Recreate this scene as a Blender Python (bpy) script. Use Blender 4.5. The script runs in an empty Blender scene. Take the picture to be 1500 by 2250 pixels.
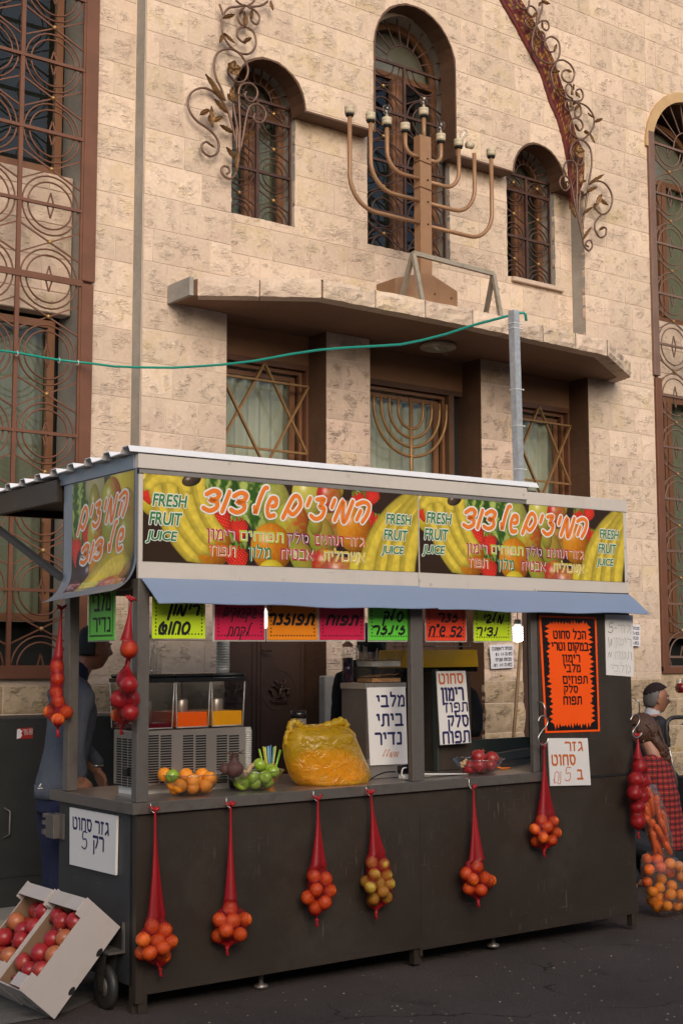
import bpy, bmesh, math, random
import numpy as np
from mathutils import Vector, Matrix, noise
random.seed(11)
PI = math.pi
scene = bpy.context.scene
COL = scene.collection

# ------------------------------------------------------------ camera
FPX = 3038.5                     # focal length in pixels of the 1500 x 2250 photograph
YAW, TILT, ROLL = math.radians(37.01), math.radians(6.249), math.radians(-0.075)
CAM = Vector((0, 0, 1.6))
FW = Vector((math.sin(YAW)*math.cos(TILT), math.cos(YAW)*math.cos(TILT), math.sin(TILT)))
_r0 = Vector((math.cos(YAW), -math.sin(YAW), 0)); _u0 = _r0.cross(FW)
RT = _r0*math.cos(ROLL) + _u0*math.sin(ROLL)
UP = -_r0*math.sin(ROLL) + _u0*math.cos(ROLL)
cd = bpy.data.cameras.new('camera'); cam = bpy.data.objects.new('camera', cd); COL.objects.link(cam)
cd.sensor_fit = 'VERTICAL'; cd.sensor_height = 36; cd.lens = FPX/2250*36
cd.clip_start = .1; cd.clip_end = 500
M3 = Matrix((RT, UP, -FW)).transposed()
cam.matrix_world = Matrix.Translation(CAM) @ M3.to_4x4()
scene.camera = cam

# ------------------------------------------------------------ light
SUN_EL, SUN_AZ = math.radians(27), math.radians(201)      # azimuth clockwise from +Y
w = bpy.data.worlds.new('World'); scene.world = w; w.use_nodes = True
nt = w.node_tree; bg = nt.nodes['Background']
sk = nt.nodes.new('ShaderNodeTexSky'); sk.sky_type = 'NISHITA'; sk.sun_disc = False
sk.sun_elevation = SUN_EL; sk.sun_rotation = SUN_AZ; sk.air_density = 1.0; sk.dust_density = 2.5; sk.ozone_density = 1.0
nt.links.new(sk.outputs[0], bg.inputs[0]); bg.inputs[1].default_value = 0.09
sl = bpy.data.lights.new('sun', 'SUN'); sl.energy = 1.3; sl.angle = math.radians(38); sl.color = (1, .90, .78)
so = bpy.data.objects.new('sun', sl); COL.objects.link(so)
sd = Vector((math.sin(SUN_AZ)*math.cos(SUN_EL), math.cos(SUN_AZ)*math.cos(SUN_EL), math.sin(SUN_EL)))
so.rotation_euler = sd.to_track_quat('Z', 'Y').to_euler(); so.location = sd*30
vs = scene.view_settings; vs.view_transform = 'Standard'; vs.look = 'None'; vs.exposure = 0.58; vs.gamma = 1
vs.use_curve_mapping = False

# ------------------------------------------------------------ survey: photo pixel -> point on a real plane
def ray(x, y): return FW + RT*((x-750)/FPX) - UP*((y-1125)/FPX)
def onY(x, y, Y):
    d = ray(x, y); return CAM + d*((Y-CAM.y)/d.y)
def onX(x, y, X):
    d = ray(x, y); return CAM + d*((X-CAM.x)/d.x)
def onZ(x, y, Z):
    d = ray(x, y); return CAM + d*((Z-CAM.z)/d.z)
def fz(x, y, Y=8.8):
    p = onY(x, y, Y); return (p.x, p.z)
# the stall's own frame: u along its front, v into its depth, w up
_w = Vector((-.00856, -.00089, 1)).normalized()
_u = Vector((math.cos(-.01107), math.sin(-.01107), 0)); _u = (_u-_w*_u.dot(_w)).normalized()
_v = _w.cross(_u)
SM = Matrix((_u, _v, _w)).transposed().to_4x4(); SM.translation = Vector((3.18, 5.79, 0))
SMI = SM.inverted()
def _sp(x, y, k, val):
    d = SMI.to_3x3() @ ray(x, y); o = SMI @ CAM
    return o + d*((val-o[k])/d[k])
def sV(x, y, v=0.): return _sp(x, y, 1, v)
def sU(x, y, u=0.): return _sp(x, y, 0, u)
def sW(x, y, ww): return _sp(x, y, 2, ww)

# ------------------------------------------------------------ materials
def nn(t, kind, **kw):
    n = t.nodes.new(kind)
    for k, v in kw.items():
        if k.startswith('i_'):
            n.inputs[k[2:].replace('_', ' ')].default_value = v
        else: setattr(n, k, v)
    return n
MATS = {}
def pm(name, base, rough=.5, metal=0., var=.12, sc=6., bump=0., bsc=60., spec=.5, coat=0., trans=0., coord='P', stretch=(1,1,1), alpha=1., emit=None, dirt=None, dsc=2., rvar=0., sss=0.):
    """Procedural Principled material: colour mottling, optional dirt, bump and roughness variation."""
    m = bpy.data.materials.new(name); m.use_nodes = True; t = m.node_tree; b = t.nodes['Principled BSDF']; L = t.links
    if coord == 'P': co = nn(t, 'ShaderNodeNewGeometry').outputs['Position']
    else: co = nn(t, 'ShaderNodeTexCoord').outputs['Object']
    mp = nn(t, 'ShaderNodeMapping'); mp.inputs['Scale'].default_value = stretch; L.new(co, mp.inputs[0])
    n1 = nn(t, 'ShaderNodeTexNoise', i_Scale=sc, i_Detail=5., i_Roughness=.6); L.new(mp.outputs[0], n1.inputs['Vector'])
    mr = nn(t, 'ShaderNodeMapRange'); mr.inputs[1].default_value = .25; mr.inputs[2].default_value = .75
    mr.inputs[3].default_value = 1-var; mr.inputs[4].default_value = 1+var; L.new(n1.outputs[0], mr.inputs[0])
    vm = nn(t, 'ShaderNodeVectorMath', operation='SCALE'); vm.inputs[0].default_value = base; L.new(mr.outputs[0], vm.inputs['Scale'])
    out = vm.outputs[0]
    if dirt:
        n2 = nn(t, 'ShaderNodeTexNoise', i_Scale=dsc, i_Detail=6., i_Roughness=.7); L.new(mp.outputs[0], n2.inputs['Vector'])
        r2 = nn(t, 'ShaderNodeMapRange'); r2.inputs[1].default_value = .5; r2.inputs[2].default_value = .72; r2.inputs[4].default_value = .8; L.new(n2.outputs[0], r2.inputs[0])
        mx = nn(t, 'ShaderNodeMix', data_type='RGBA'); L.new(r2.outputs[0], mx.inputs[0]); L.new(out, mx.inputs[6]); mx.inputs[7].default_value = (*dirt, 1)
        out = mx.outputs[2]
    L.new(out, b.inputs['Base Color'])
    b.inputs['Roughness'].default_value = rough; b.inputs['Metallic'].default_value = metal
    if rvar:
        rr = nn(t, 'ShaderNodeMapRange'); rr.inputs[3].default_value = max(0, rough-rvar); rr.inputs[4].default_value = min(1, rough+rvar); L.new(n1.outputs[0], rr.inputs[0]); L.new(rr.outputs[0], b.inputs['Roughness'])
    b.inputs['Specular IOR Level'].default_value = spec; b.inputs['Coat Weight'].default_value = coat
    b.inputs['Transmission Weight'].default_value = trans; b.inputs['Alpha'].default_value = alpha
    if sss: b.inputs['Subsurface Weight'].default_value = sss; b.inputs['Subsurface Scale'].default_value = .01
    if emit: b.inputs['Emission Color'].default_value = (*emit[0], 1); b.inputs['Emission Strength'].default_value = emit[1]
    if bump:
        n3 = nn(t, 'ShaderNodeTexNoise', i_Scale=bsc, i_Detail=4.); L.new(mp.outputs[0], n3.inputs['Vector'])
        bp = nn(t, 'ShaderNodeBump', i_Strength=1.); bp.inputs['Distance'].default_value = bump; L.new(n3.outputs[0], bp.inputs['Height']); L.new(bp.outputs[0], b.inputs['Normal'])
    MATS[name] = m
    return m

def stone_mat(name, c1, c2, c3, amp=1.0):
    m = bpy.data.materials.new(name); m.use_nodes = True; t = m.node_tree; b = t.nodes['Principled BSDF']; L = t.links
    g = nn(t, 'ShaderNodeNewGeometry'); P = g.outputs['Position']
    at = nn(t, 'ShaderNodeAttribute', attribute_name='tone')
    sep = nn(t, 'ShaderNodeSeparateColor'); L.new(at.outputs['Color'], sep.inputs[0])
    # colour
    n1 = nn(t, 'ShaderNodeTexNoise', i_Scale=5., i_Detail=8., i_Roughness=.65); L.new(P, n1.inputs['Vector'])
    add = nn(t, 'ShaderNodeMath', operation='ADD'); L.new(n1.outputs[0], add.inputs[0])
    sc = nn(t, 'ShaderNodeMath', operation='MULTIPLY_ADD'); L.new(sep.outputs[0], sc.inputs[0]); sc.inputs[1].default_value = .22; sc.inputs[2].default_value = -.11
    L.new(sc.outputs[0], add.inputs[1])
    cr = nn(t, 'ShaderNodeValToRGB'); L.new(add.outputs[0], cr.inputs[0])
    e = cr.color_ramp.elements; e[0].position = .32; e[0].color = (*c1, 1); e[1].position = .74; e[1].color = (*c3, 1)
    k = e.new(.55); k.color = (*c2, 1)
    n2 = nn(t, 'ShaderNodeTexNoise', i_Scale=38., i_Detail=6., i_Roughness=.7); L.new(P, n2.inputs['Vector'])
    v2 = nn(t, 'ShaderNodeMapRange'); v2.inputs[1].default_value = .3; v2.inputs[2].default_value = .7; v2.inputs[3].default_value = .88; v2.inputs[4].default_value = 1.08; L.new(n2.outputs[0], v2.inputs[0])
    tn = nn(t, 'ShaderNodeMath', operation='MULTIPLY_ADD'); L.new(sep.outputs[1], tn.inputs[0]); tn.inputs[1].default_value = .22; tn.inputs[2].default_value = .88
    mu = nn(t, 'ShaderNodeMath', operation='MULTIPLY'); L.new(v2.outputs[0], mu.inputs[0]); L.new(tn.outputs[0], mu.inputs[1])
    vm = nn(t, 'ShaderNodeVectorMath', operation='SCALE'); L.new(cr.outputs[0], vm.inputs[0]); L.new(mu.outputs[0], vm.inputs['Scale'])
    # chipped rock face: sharp-edged scallops running down to the right
    mp = nn(t, 'ShaderNodeMapping'); mp.inputs['Rotation'].default_value = (0, math.radians(28), 0); mp.inputs['Scale'].default_value = (8., 8., 20.); L.new(P, mp.inputs[0])
    nw = nn(t, 'ShaderNodeTexNoise', i_Scale=1.2, i_Detail=3.); L.new(mp.outputs[0], nw.inputs['Vector'])
    wv = nn(t, 'ShaderNodeVectorMath', operation='MULTIPLY_ADD'); L.new(nw.outputs['Color'], wv.inputs[0]); wv.inputs[1].default_value = (1.9, 1.9, 1.9); L.new(mp.outputs[0], wv.inputs[2])
    vo = nn(t, 'ShaderNodeTexVoronoi', feature='F1', i_Scale=.9); L.new(wv.outputs[0], vo.inputs['Vector'])
    vsd = nn(t, 'ShaderNodeSeparateColor'); L.new(vo.outputs['Color'], vsd.inputs[0])
    # sawtooth noise = broken ledges
    sn = nn(t, 'ShaderNodeTexNoise', i_Scale=1.0, i_Detail=5., i_Roughness=.55); L.new(wv.outputs[0], sn.inputs['Vector'])
    s6 = nn(t, 'ShaderNodeMath', operation='MULTIPLY'); s6.inputs[1].default_value = 4.5; L.new(sn.outputs[0], s6.inputs[0])
    fr = nn(t, 'ShaderNodeMath', operation='FRACT'); L.new(s6.outputs[0], fr.inputs[0])
    # keep the ledges only in patches
    pn = nn(t, 'ShaderNodeTexNoise', i_Scale=9., i_Detail=3.); L.new(P, pn.inputs['Vector'])
    pr = nn(t, 'ShaderNodeMapRange'); pr.inputs[1].default_value = .47; pr.inputs[2].default_value = .60; L.new(pn.outputs[0], pr.inputs[0])
    fm = nn(t, 'ShaderNodeMath', operation='MULTIPLY'); L.new(fr.outputs[0], fm.inputs[0]); L.new(pr.outputs[0], fm.inputs[1])
    hm = nn(t, 'ShaderNodeMath', operation='MULTIPLY_ADD'); L.new(vo.outputs['Distance'], hm.inputs[0]); hm.inputs[1].default_value = .14; L.new(fm.outputs[0], hm.inputs[2])
    h2 = nn(t, 'ShaderNodeMath', operation='MULTIPLY_ADD'); L.new(n2.outputs[0], h2.inputs[0]); h2.inputs[1].default_value = .20; L.new(hm.outputs[0], h2.inputs[2])
    # the dressed margin (blue channel) stays smoother
    h3 = nn(t, 'ShaderNodeMath', operation='MULTIPLY'); L.new(h2.outputs[0], h3.inputs[0]); L.new(sep.outputs[2], h3.inputs[1])
    bp = nn(t, 'ShaderNodeBump', i_Strength=1.); bp.inputs['Distance'].default_value = .009*amp; L.new(h3.outputs[0], bp.inputs['Height'])
    L.new(bp.outputs[0], b.inputs['Normal']); L.new(vm.outputs[0], b.inputs['Base Color'])
    b.inputs['Roughness'].default_value = .85; b.inputs['Specular IOR Level'].default_value = .25
    MATS[name] = m
    return m

def glass_mat(name, tint=(1, 1, 1), refl=1., rough=.02, ior=1.5):
    m = bpy.data.materials.new(name); m.use_nodes = True; t = m.node_tree; L = t.links
    t.nodes.remove(t.nodes['Principled BSDF']); o = t.nodes['Material Output']
    lw = nn(t, 'ShaderNodeLayerWeight'); lw.inputs[0].default_value = .5
    pw = nn(t, 'ShaderNodeMath', operation='POWER'); pw.inputs[1].default_value = 4.; L.new(lw.outputs['Facing'], pw.inputs[0])
    fr = nn(t, 'ShaderNodeMath', operation='MULTIPLY_ADD'); fr.inputs[1].default_value = .75; fr.inputs[2].default_value = .05; L.new(pw.outputs[0], fr.inputs[0])
    ge = nn(t, 'ShaderNodeNewGeometry'); ns = nn(t, 'ShaderNodeTexNoise', i_Scale=1.3, i_Detail=1.); L.new(ge.outputs['Position'], ns.inputs['Vector'])
    bp = nn(t, 'ShaderNodeBump', i_Strength=.15); bp.inputs['Distance'].default_value = .02; L.new(ns.outputs[0], bp.inputs['Height'])
    g = nn(t, 'ShaderNodeBsdfGlossy'); g.inputs['Roughness'].default_value = rough; L.new(bp.outputs[0], g.inputs['Normal'])
    tr = nn(t, 'ShaderNodeBsdfTransparent'); tr.inputs[0].default_value = (*tint, 1)
    mu = nn(t, 'ShaderNodeMath', operation='MULTIPLY'); mu.inputs[1].default_value = refl; mu.use_clamp = True; L.new(fr.outputs[0], mu.inputs[0])
    mx = nn(t, 'ShaderNodeMixShader'); L.new(mu.outputs[0], mx.inputs[0]); L.new(tr.outputs[0], mx.inputs[1]); L.new(g.outputs[0], mx.inputs[2]); L.new(mx.outputs[0], o.inputs[0])
    MATS[name] = m; return m

def film_mat(name, col, opacity, rough=.25, transl=.5):
    """thin plastic: part transparent, part diffuse / translucent, glossy coat"""
    m = bpy.data.materials.new(name); m.use_nodes = True; t = m.node_tree; L = t.links
    t.nodes.remove(t.nodes['Principled BSDF']); o = t.nodes['Material Output']
    df = nn(t, 'ShaderNodeBsdfDiffuse'); df.inputs[0].default_value = (*col, 1)
    tl = nn(t, 'ShaderNodeBsdfTranslucent'); tl.inputs[0].default_value = (*col, 1)
    ge = nn(t, 'ShaderNodeNewGeometry'); ns = nn(t, 'ShaderNodeTexNoise', i_Scale=14., i_Detail=4.); ns.inputs['Distortion'].default_value = 1.5; L.new(ge.outputs['Position'], ns.inputs['Vector'])
    bp = nn(t, 'ShaderNodeBump', i_Strength=.8); bp.inputs['Distance'].default_value = .025; L.new(ns.outputs[0], bp.inputs['Height'])
    gl = nn(t, 'ShaderNodeBsdfGlossy'); gl.inputs['Roughness'].default_value = rough
    for n in (df, tl, gl): L.new(bp.outputs[0], n.inputs['Normal'])
    tr = nn(t, 'ShaderNodeBsdfTransparent'); tr.inputs[0].default_value = (*[min(1, c*.5+.5) for c in col], 1)
    m1 = nn(t, 'ShaderNodeMixShader'); m1.inputs[0].default_value = transl; L.new(df.outputs[0], m1.inputs[1]); L.new(tl.outputs[0], m1.inputs[2])
    m2 = nn(t, 'ShaderNodeMixShader'); m2.inputs[0].default_value = opacity; L.new(tr.outputs[0], m2.inputs[1]); L.new(m1.outputs[0], m2.inputs[2])
    lw = nn(t, 'ShaderNodeLayerWeight'); lw.inputs[0].default_value = .5; L.new(bp.outputs[0], lw.inputs['Normal'])
    pw = nn(t, 'ShaderNodeMath', operation='POWER'); pw.inputs[1].default_value = 3.; L.new(lw.outputs['Facing'], pw.inputs[0])
    fr = nn(t, 'ShaderNodeMath', operation='MULTIPLY_ADD'); fr.inputs[1].default_value = .6; fr.inputs[2].default_value = .05; L.new(pw.outputs[0], fr.inputs[0])
    m3 = nn(t, 'ShaderNodeMixShader'); L.new(fr.outputs[0], m3.inputs[0]); L.new(m2.outputs[0], m3.inputs[1]); L.new(gl.outputs[0], m3.inputs[2]); L.new(m3.outputs[0], o.inputs[0])
    MATS[name] = m; return m

def net_mat(name, col):
    m = bpy.data.materials.new(name); m.use_nodes = True; t = m.node_tree; L = t.links
    b = t.nodes['Principled BSDF']; b.inputs['Base Color'].default_value = (*col, 1); b.inputs['Roughness'].default_value = .45
    o = t.nodes['Material Output']
    uv = nn(t, 'ShaderNodeUVMap', uv_map='UV'); sp = nn(t, 'ShaderNodeSeparateXYZ'); L.new(uv.outputs[0], sp.inputs[0])
    ds = []
    for op in ('ADD', 'SUBTRACT'):
        a = nn(t, 'ShaderNodeMath', operation=op); L.new(sp.outputs[0], a.inputs[0]); L.new(sp.outputs[1], a.inputs[1])
        f = nn(t, 'ShaderNodeMath', operation='PINGPONG'); f.inputs[1].default_value = .5; L.new(a.outputs[0], f.inputs[0]); ds.append(f)
    mi = nn(t, 'ShaderNodeMath', operation='MINIMUM'); L.new(ds[0].outputs[0], mi.inputs[0]); L.new(ds[1].outputs[0], mi.inputs[1])
    at = nn(t, 'ShaderNodeAttribute', attribute_name='dens')
    lt = nn(t, 'ShaderNodeMath', operation='LESS_THAN'); L.new(mi.outputs[0], lt.inputs[0]); L.new(at.outputs['Fac'], lt.inputs[1])
    tr = nn(t, 'ShaderNodeBsdfTransparent'); tl = nn(t, 'ShaderNodeBsdfTranslucent'); tl.inputs[0].default_value = (*col, 1)
    ms = nn(t, 'ShaderNodeMixShader'); ms.inputs[0].default_value = .3; L.new(b.outputs[0], ms.inputs[1]); L.new(tl.outputs[0], ms.inputs[2])
    mx = nn(t, 'ShaderNodeMixShader'); L.new(lt.outputs[0], mx.inputs[0]); L.new(tr.outputs[0], mx.inputs[1]); L.new(ms.outputs[0], mx.inputs[2]); L.new(mx.outputs[0], o.inputs[0])
    MATS[name] = m; return m

def plaid_mat(name):
    m = bpy.data.materials.new(name); m.use_nodes = True; t = m.node_tree; b = t.nodes['Principled BSDF']; L = t.links
    tc = nn(t, 'ShaderNodeTexCoord'); mpp = nn(t, 'ShaderNodeMapping'); mpp.inputs['Rotation'].default_value = (0, 0, math.radians(37)); L.new(tc.outputs['Object'], mpp.inputs[0])
    sp = nn(t, 'ShaderNodeSeparateXYZ'); L.new(mpp.outputs[0], sp.inputs[0])
    cur = None
    base = nn(t, 'ShaderNodeRGB'); base.outputs[0].default_value = (.34, .012, .016, 1); cur = base.outputs[0]
    for ch, ph, per, wd, col in ((0, 0, .040, .38, (.03, .010, .012)), (2, 0, .040, .38, (.03, .010, .012)), (2, .02, .040, .05, (.30, .22, .08)), (0, 0, .040, .06, (.01, .01, .01)), (2, 0, .040, .06, (.01, .01, .01))):
        a = nn(t, 'ShaderNodeMath', operation='MULTIPLY_ADD'); a.inputs[1].default_value = 1/per; a.inputs[2].default_value = ph/per; L.new(sp.outputs[ch], a.inputs[0])
        f = nn(t, 'ShaderNodeMath', operation='PINGPONG'); f.inputs[1].default_value = .5; L.new(a.outputs[0], f.inputs[0])
        lt = nn(t, 'ShaderNodeMath', operation='LESS_THAN'); lt.inputs[1].default_value = wd/2; L.new(f.outputs[0], lt.inputs[0])
        ml = nn(t, 'ShaderNodeMath', operation='MULTIPLY'); ml.inputs[1].default_value = .7; L.new(lt.outputs[0], ml.inputs[0])
        mx = nn(t, 'ShaderNodeMix', data_type='RGBA'); L.new(ml.outputs[0], mx.inputs[0]); L.new(cur, mx.inputs[6]); mx.inputs[7].default_value = (*col, 1); cur = mx.outputs[2]
    L.new(cur, b.inputs['Base Color']); b.inputs['Roughness'].default_value = .9
    MATS[name] = m; return m

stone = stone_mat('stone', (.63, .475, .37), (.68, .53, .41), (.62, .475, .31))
stone_shaded = stone_mat('low_stone_shaded', (.37, .27, .17), (.46, .35, .235), (.42, .30, .15), 1.8)  # rougher base course; the shade on it is painted into the darker colour
stone_rough = stone_mat('column_stone', (.58, .42, .33), (.64, .48, .37), (.58, .42, .25), 1.9)
pm('arch_ochre', (.50,.33,.17), .8, var=.15, sc=6)
pm('canopy_brown', (.24,.125,.075), .75, var=.12, sc=2.5, dirt=(.19,.095,.055), dsc=2)
pm('mortar', (.66, .53, .43), .9, var=.08, sc=3, bump=.003, bsc=40, spec=.2)
pm('cement', (.36, .33, .29), .85, var=.18, sc=5, bump=.004, bsc=35, spec=.2, dirt=(.27, .25, .21))
pm('brown_plaster', (.115, .056, .03), .6, var=.18, sc=5, bump=.004, bsc=25, dirt=(.075, .04, .024))
pm('brown_paint', (.26, .125, .06), .7, var=.12, sc=2.5, bump=.002, bsc=50)
pm('iron', (.065, .030, .022), .5, metal=.1, var=.25, sc=9, dirt=(.15, .07, .045), dsc=7)
pm('rust_iron', (.16, .062, .032), .5, metal=.1, var=.2, sc=5, dirt=(.17, .07, .045), dsc=4, bump=.001, bsc=60)
pm('grey_iron', (.19, .115, .085), .5, metal=.1, var=.2, sc=4, dirt=(.17, .07, .045), dsc=3)
pm('scroll_iron', (.17, .095, .065), .45, metal=.3, var=.3, sc=12)
pm('leaf_gold', (.20, .105, .04), .5, metal=.4, var=.4, sc=14, bump=.003, bsc=70)
pm('brass', (.42, .25, .09), .35, metal=.5, var=.15, sc=20)
pm('star_bronze', (.30, .16, .06), .45, metal=.3, var=.15, sc=20)
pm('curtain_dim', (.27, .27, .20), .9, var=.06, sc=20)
pm('alu_brown', (.24, .11, .055), .4, metal=.25, var=.08, sc=6)
pm('alu_dark', (.16, .07, .04), .4, metal=.2, var=.1, sc=6)
pm('copper_paint', (.32, .175, .09), .5, metal=.15, var=.12, sc=7, dirt=(.28, .13, .06), dsc=6)
pm('socket_cream', (.52, .44, .31), .5, var=.1, sc=30, dirt=(.3, .25, .17), dsc=25)
pm('frame_beige', (.36, .31, .24), .5, metal=.2, var=.1, sc=9, dirt=(.2, .15, .1), dsc=10)
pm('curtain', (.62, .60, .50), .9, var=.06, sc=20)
pm('unlit_room_black', (.012, .013, .012), .9)
pm('white_paint', (.75, .73, .68), .5)
pm('tile_red', (.13, .022, .016), .35, var=.25, sc=25); pm('tile_gold', (.33, .15, .035), .3, metal=.2, var=.25, sc=25); pm('tile_brown', (.19, .075, .03), .3, var=.3, sc=25)
pm('steel_dark', (.046, .034, .026), .42, metal=.2, var=.16, sc=2.2, bump=.0006, bsc=90, dirt=(.075, .060, .048), dsc=1.6, rvar=.12)
pm('steel_side_sky_tint', (.045, .045, .048), .5, metal=.2, var=.14, sc=2.5, dirt=(.032, .032, .035), dsc=1.8)  # same stall steel, with the sides' bluish skylight painted into the colour
pm('steel_post', (.17, .15, .135), .4, metal=.4, var=.12, sc=7, dirt=(.11, .09, .08), dsc=7, bump=.0005, bsc=80)
pm('steel_top', (.40, .35, .31), .3, metal=.8, var=.12, sc=5, dirt=(.2, .16, .13), dsc=5)
pm('aluminium', (.62, .56, .50), .42, metal=.05, var=.06, sc=2.2, dirt=(.52, .465, .41), dsc=2.2, rvar=.08)
pm('flap_sky_tint', (.29,.36,.50), .42, metal=.3, var=.03, sc=2, spec=.5)  # blue of the reflected sky is put into the base colour
pm('side_metal', (.30,.33,.38), .4, metal=.5, var=.1, sc=5, dirt=(.26,.28,.32), dsc=5)
pm('sheet_white', (.78, .78, .80), .4, var=.04, sc=8)
pm('galvanised', (.55, .55, .55), .4, metal=.6, var=.22, sc=35)
pm('dark_paint', (.035, .035, .033), .5, var=.2, sc=4, dirt=(.06, .06, .055), dsc=4)
pm('green_dark', (.035, .045, .035), .5, var=.2, sc=5)
pm('bronze_door', (.085, .047, .034), .45, metal=.3, var=.2, sc=4, bump=.002, bsc=30)
pm('steel_light', (.42, .37, .33), .35, metal=.7, var=.08, sc=5, rvar=.08)
pm('slot_dark', (.008, .008, .008), .8)
pm('black_plastic', (.010, .010, .011), .25, var=.1)
pm('black_cloth', (.010, .010, .012), .9, var=.3, sc=30, bump=.004, bsc=40)
pm('white_card', (.74, .71, .69), .6, var=.03, sc=5)
pm('card_edge', (.6, .58, .55), .7)
pm('ink_blue', (.015, .014, .09), .6, var=.1); pm('ink_black', (.006, .006, .008), .5); pm('ink_orange', (.55, .13, .02), .6, var=.15, sc=25); pm('ink_grey', (.22, .19, .17), .7)
pm('card_yellow', (.58, .78, .02), .35, var=.05); pm('card_pink', (.62, .015, .07), .35, var=.06); pm('card_orange', (.85, .25, .008), .35, var=.05)
pm('card_green', (.13, .62, .05), .35, var=.05); pm('card_red', (.78, .06, .02), .35, var=.06)
pm('poster_orange', (.95, .10, .008), .35, var=.03, spec=.4); pm('poster_black', (.012, .008, .008), .35)
pm('sleeve', (.62, .60, .56), .2, alpha=.45, spec=.6)
pm('paper', (.72, .70, .74), .7, var=.03)
pm('orange_skin', (.82, .145, .010), .38, var=.12, sc=22, bump=.0011, bsc=420, coord='O', spec=.5, sss=.1)
pm('orange_ripe', (.90, .30, .012), .38, var=.12, sc=22, bump=.0011, bsc=420, coord='O', spec=.5, sss=.1)
pm('mandarin_green', (.50, .33, .03), .42, var=.25, sc=16, bump=.001, bsc=420, coord='O', dirt=(.22, .24, .03), dsc=14)
pm('pom_skin', (.33, .018, .022), .34, var=.3, sc=14, bump=.0008, bsc=90, coord='P', dirt=(.42, .10, .04), dsc=12)
pm('pom_yellow', (.42, .13, .05), .38, var=.3, sc=14, coord='P', dirt=(.42, .05, .03), dsc=11)
pm('apple_green', (.27, .42, .03), .3, var=.18, sc=14, coord='P', dirt=(.20, .17, .04), dsc=14, coat=.2)
pm('beet', (.085, .035, .03), .7, var=.4, sc=24, bump=.004, bsc=60); pm('ginger', (.42, .28, .15), .7, var=.3, sc=30, bump=.003, bsc=70)
pm('carrot', (.75, .13, .015), .5, var=.18, sc=25, bump=.002, bsc=70)
pm('peel', (.80, .24, .02), .6, var=.35, sc=30, bump=.01, bsc=45)
glass_mat('window_glass', (.74, .78, .74), 1.25, .01, 1.55)
glass_mat('clear_plastic', (.93, .93, .93), 1.3, .06, 1.45)
glass_mat('tank_plastic', (.86, .84, .82), 1.4, .08, 1.5)
pm('juice_red', (.10, .004, .010), .2); pm('juice_orange', (.85, .12, .006), .25); pm('juice_yellow', (.80, .36, .008), .25)
film_mat('yellow_film', (.95, .70, .03), .60, .2, .6)
film_mat('clear_film', (.85, .72, .62), .05, .12, .3)
net_mat('red_net', (.42, .008, .014))
pm('red_knot', (.38, .010, .015), .6, var=.2, sc=60)
pm('wire', (.55, .52, .48), .3, metal=.9)
pm('cable_green', (.01, .30, .22), .4); pm('cable_white', (.7, .7, .68), .4); pm('cable_orange', (.8, .2, .02), .4)
pm('carton_white', (.50, .44, .41), .7, var=.05, sc=4, dirt=(.42, .36, .31), dsc=4); pm('carton_brown', (.22, .13, .075), .8, var=.12, sc=8)
pm('rubber', (.03, .028, .026), .5, var=.2, sc=12)
pm('skin', (.34, .155, .095), .5, var=.1, sc=18, bump=.0015, bsc=90, sss=.1)
pm('skin_pale', (.42, .21, .15), .5, var=.1, sc=18, bump=.0015, bsc=90, sss=.1)
pm('hair_black', (.010, .009, .010), .5, var=.3, sc=60, bump=.006, bsc=90, stretch=(3, 3, 1))
pm('hair_brown', (.075, .030, .015), .4, var=.5, sc=28, bump=.008, bsc=60, stretch=(3, 3, .7)); pm('hair_grey', (.10, .09, .085), .6, var=.2, sc=60)
pm('sweater', (.085, .095, .125), .9, var=.12, sc=90, bump=.003, bsc=150); pm('navy', (.010, .013, .045), .8, var=.2, sc=20, bump=.003, bsc=30)
pm('velvet', (.012, .003, .005), .9); pm('shirt_white', (.45, .45, .50), .8)
pm('yellow_panel', (.88, .50, .02), .4, var=.05, sc=8); pm('wood', (.22, .13, .06), .6, var=.2, sc=12, stretch=(8, 8, 1))
pm('peanut', (.50, .25, .09), .8, var=.45, sc=90, bump=.01, bsc=120); pm('coconut', (.75, .72, .66), .9, var=.1, sc=60, bump=.006, bsc=120)
pm('syrup', (.03, .01, .03), .2); pm('bottle_cap', (.55, .30, .25), .4)
pm('straw_green', (.25, .60, .08), .4); pm('straw_yellow', (.72, .65, .05), .4); pm('straw_blue', (.15, .32, .55), .4)
pm('sticker_red', (.35, .02, .02), .5)
pm('bulb_lit', (.9, .9, .9), .4, emit=((1, .98, .92), 5.))
pm('opp_stone', (.55, .42, .30), .85, var=.15, sc=1.2, bump=.01, bsc=6); pm('opp_shutter', (.25, .27, .28), .6)
plaid_mat('plaid')

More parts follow.
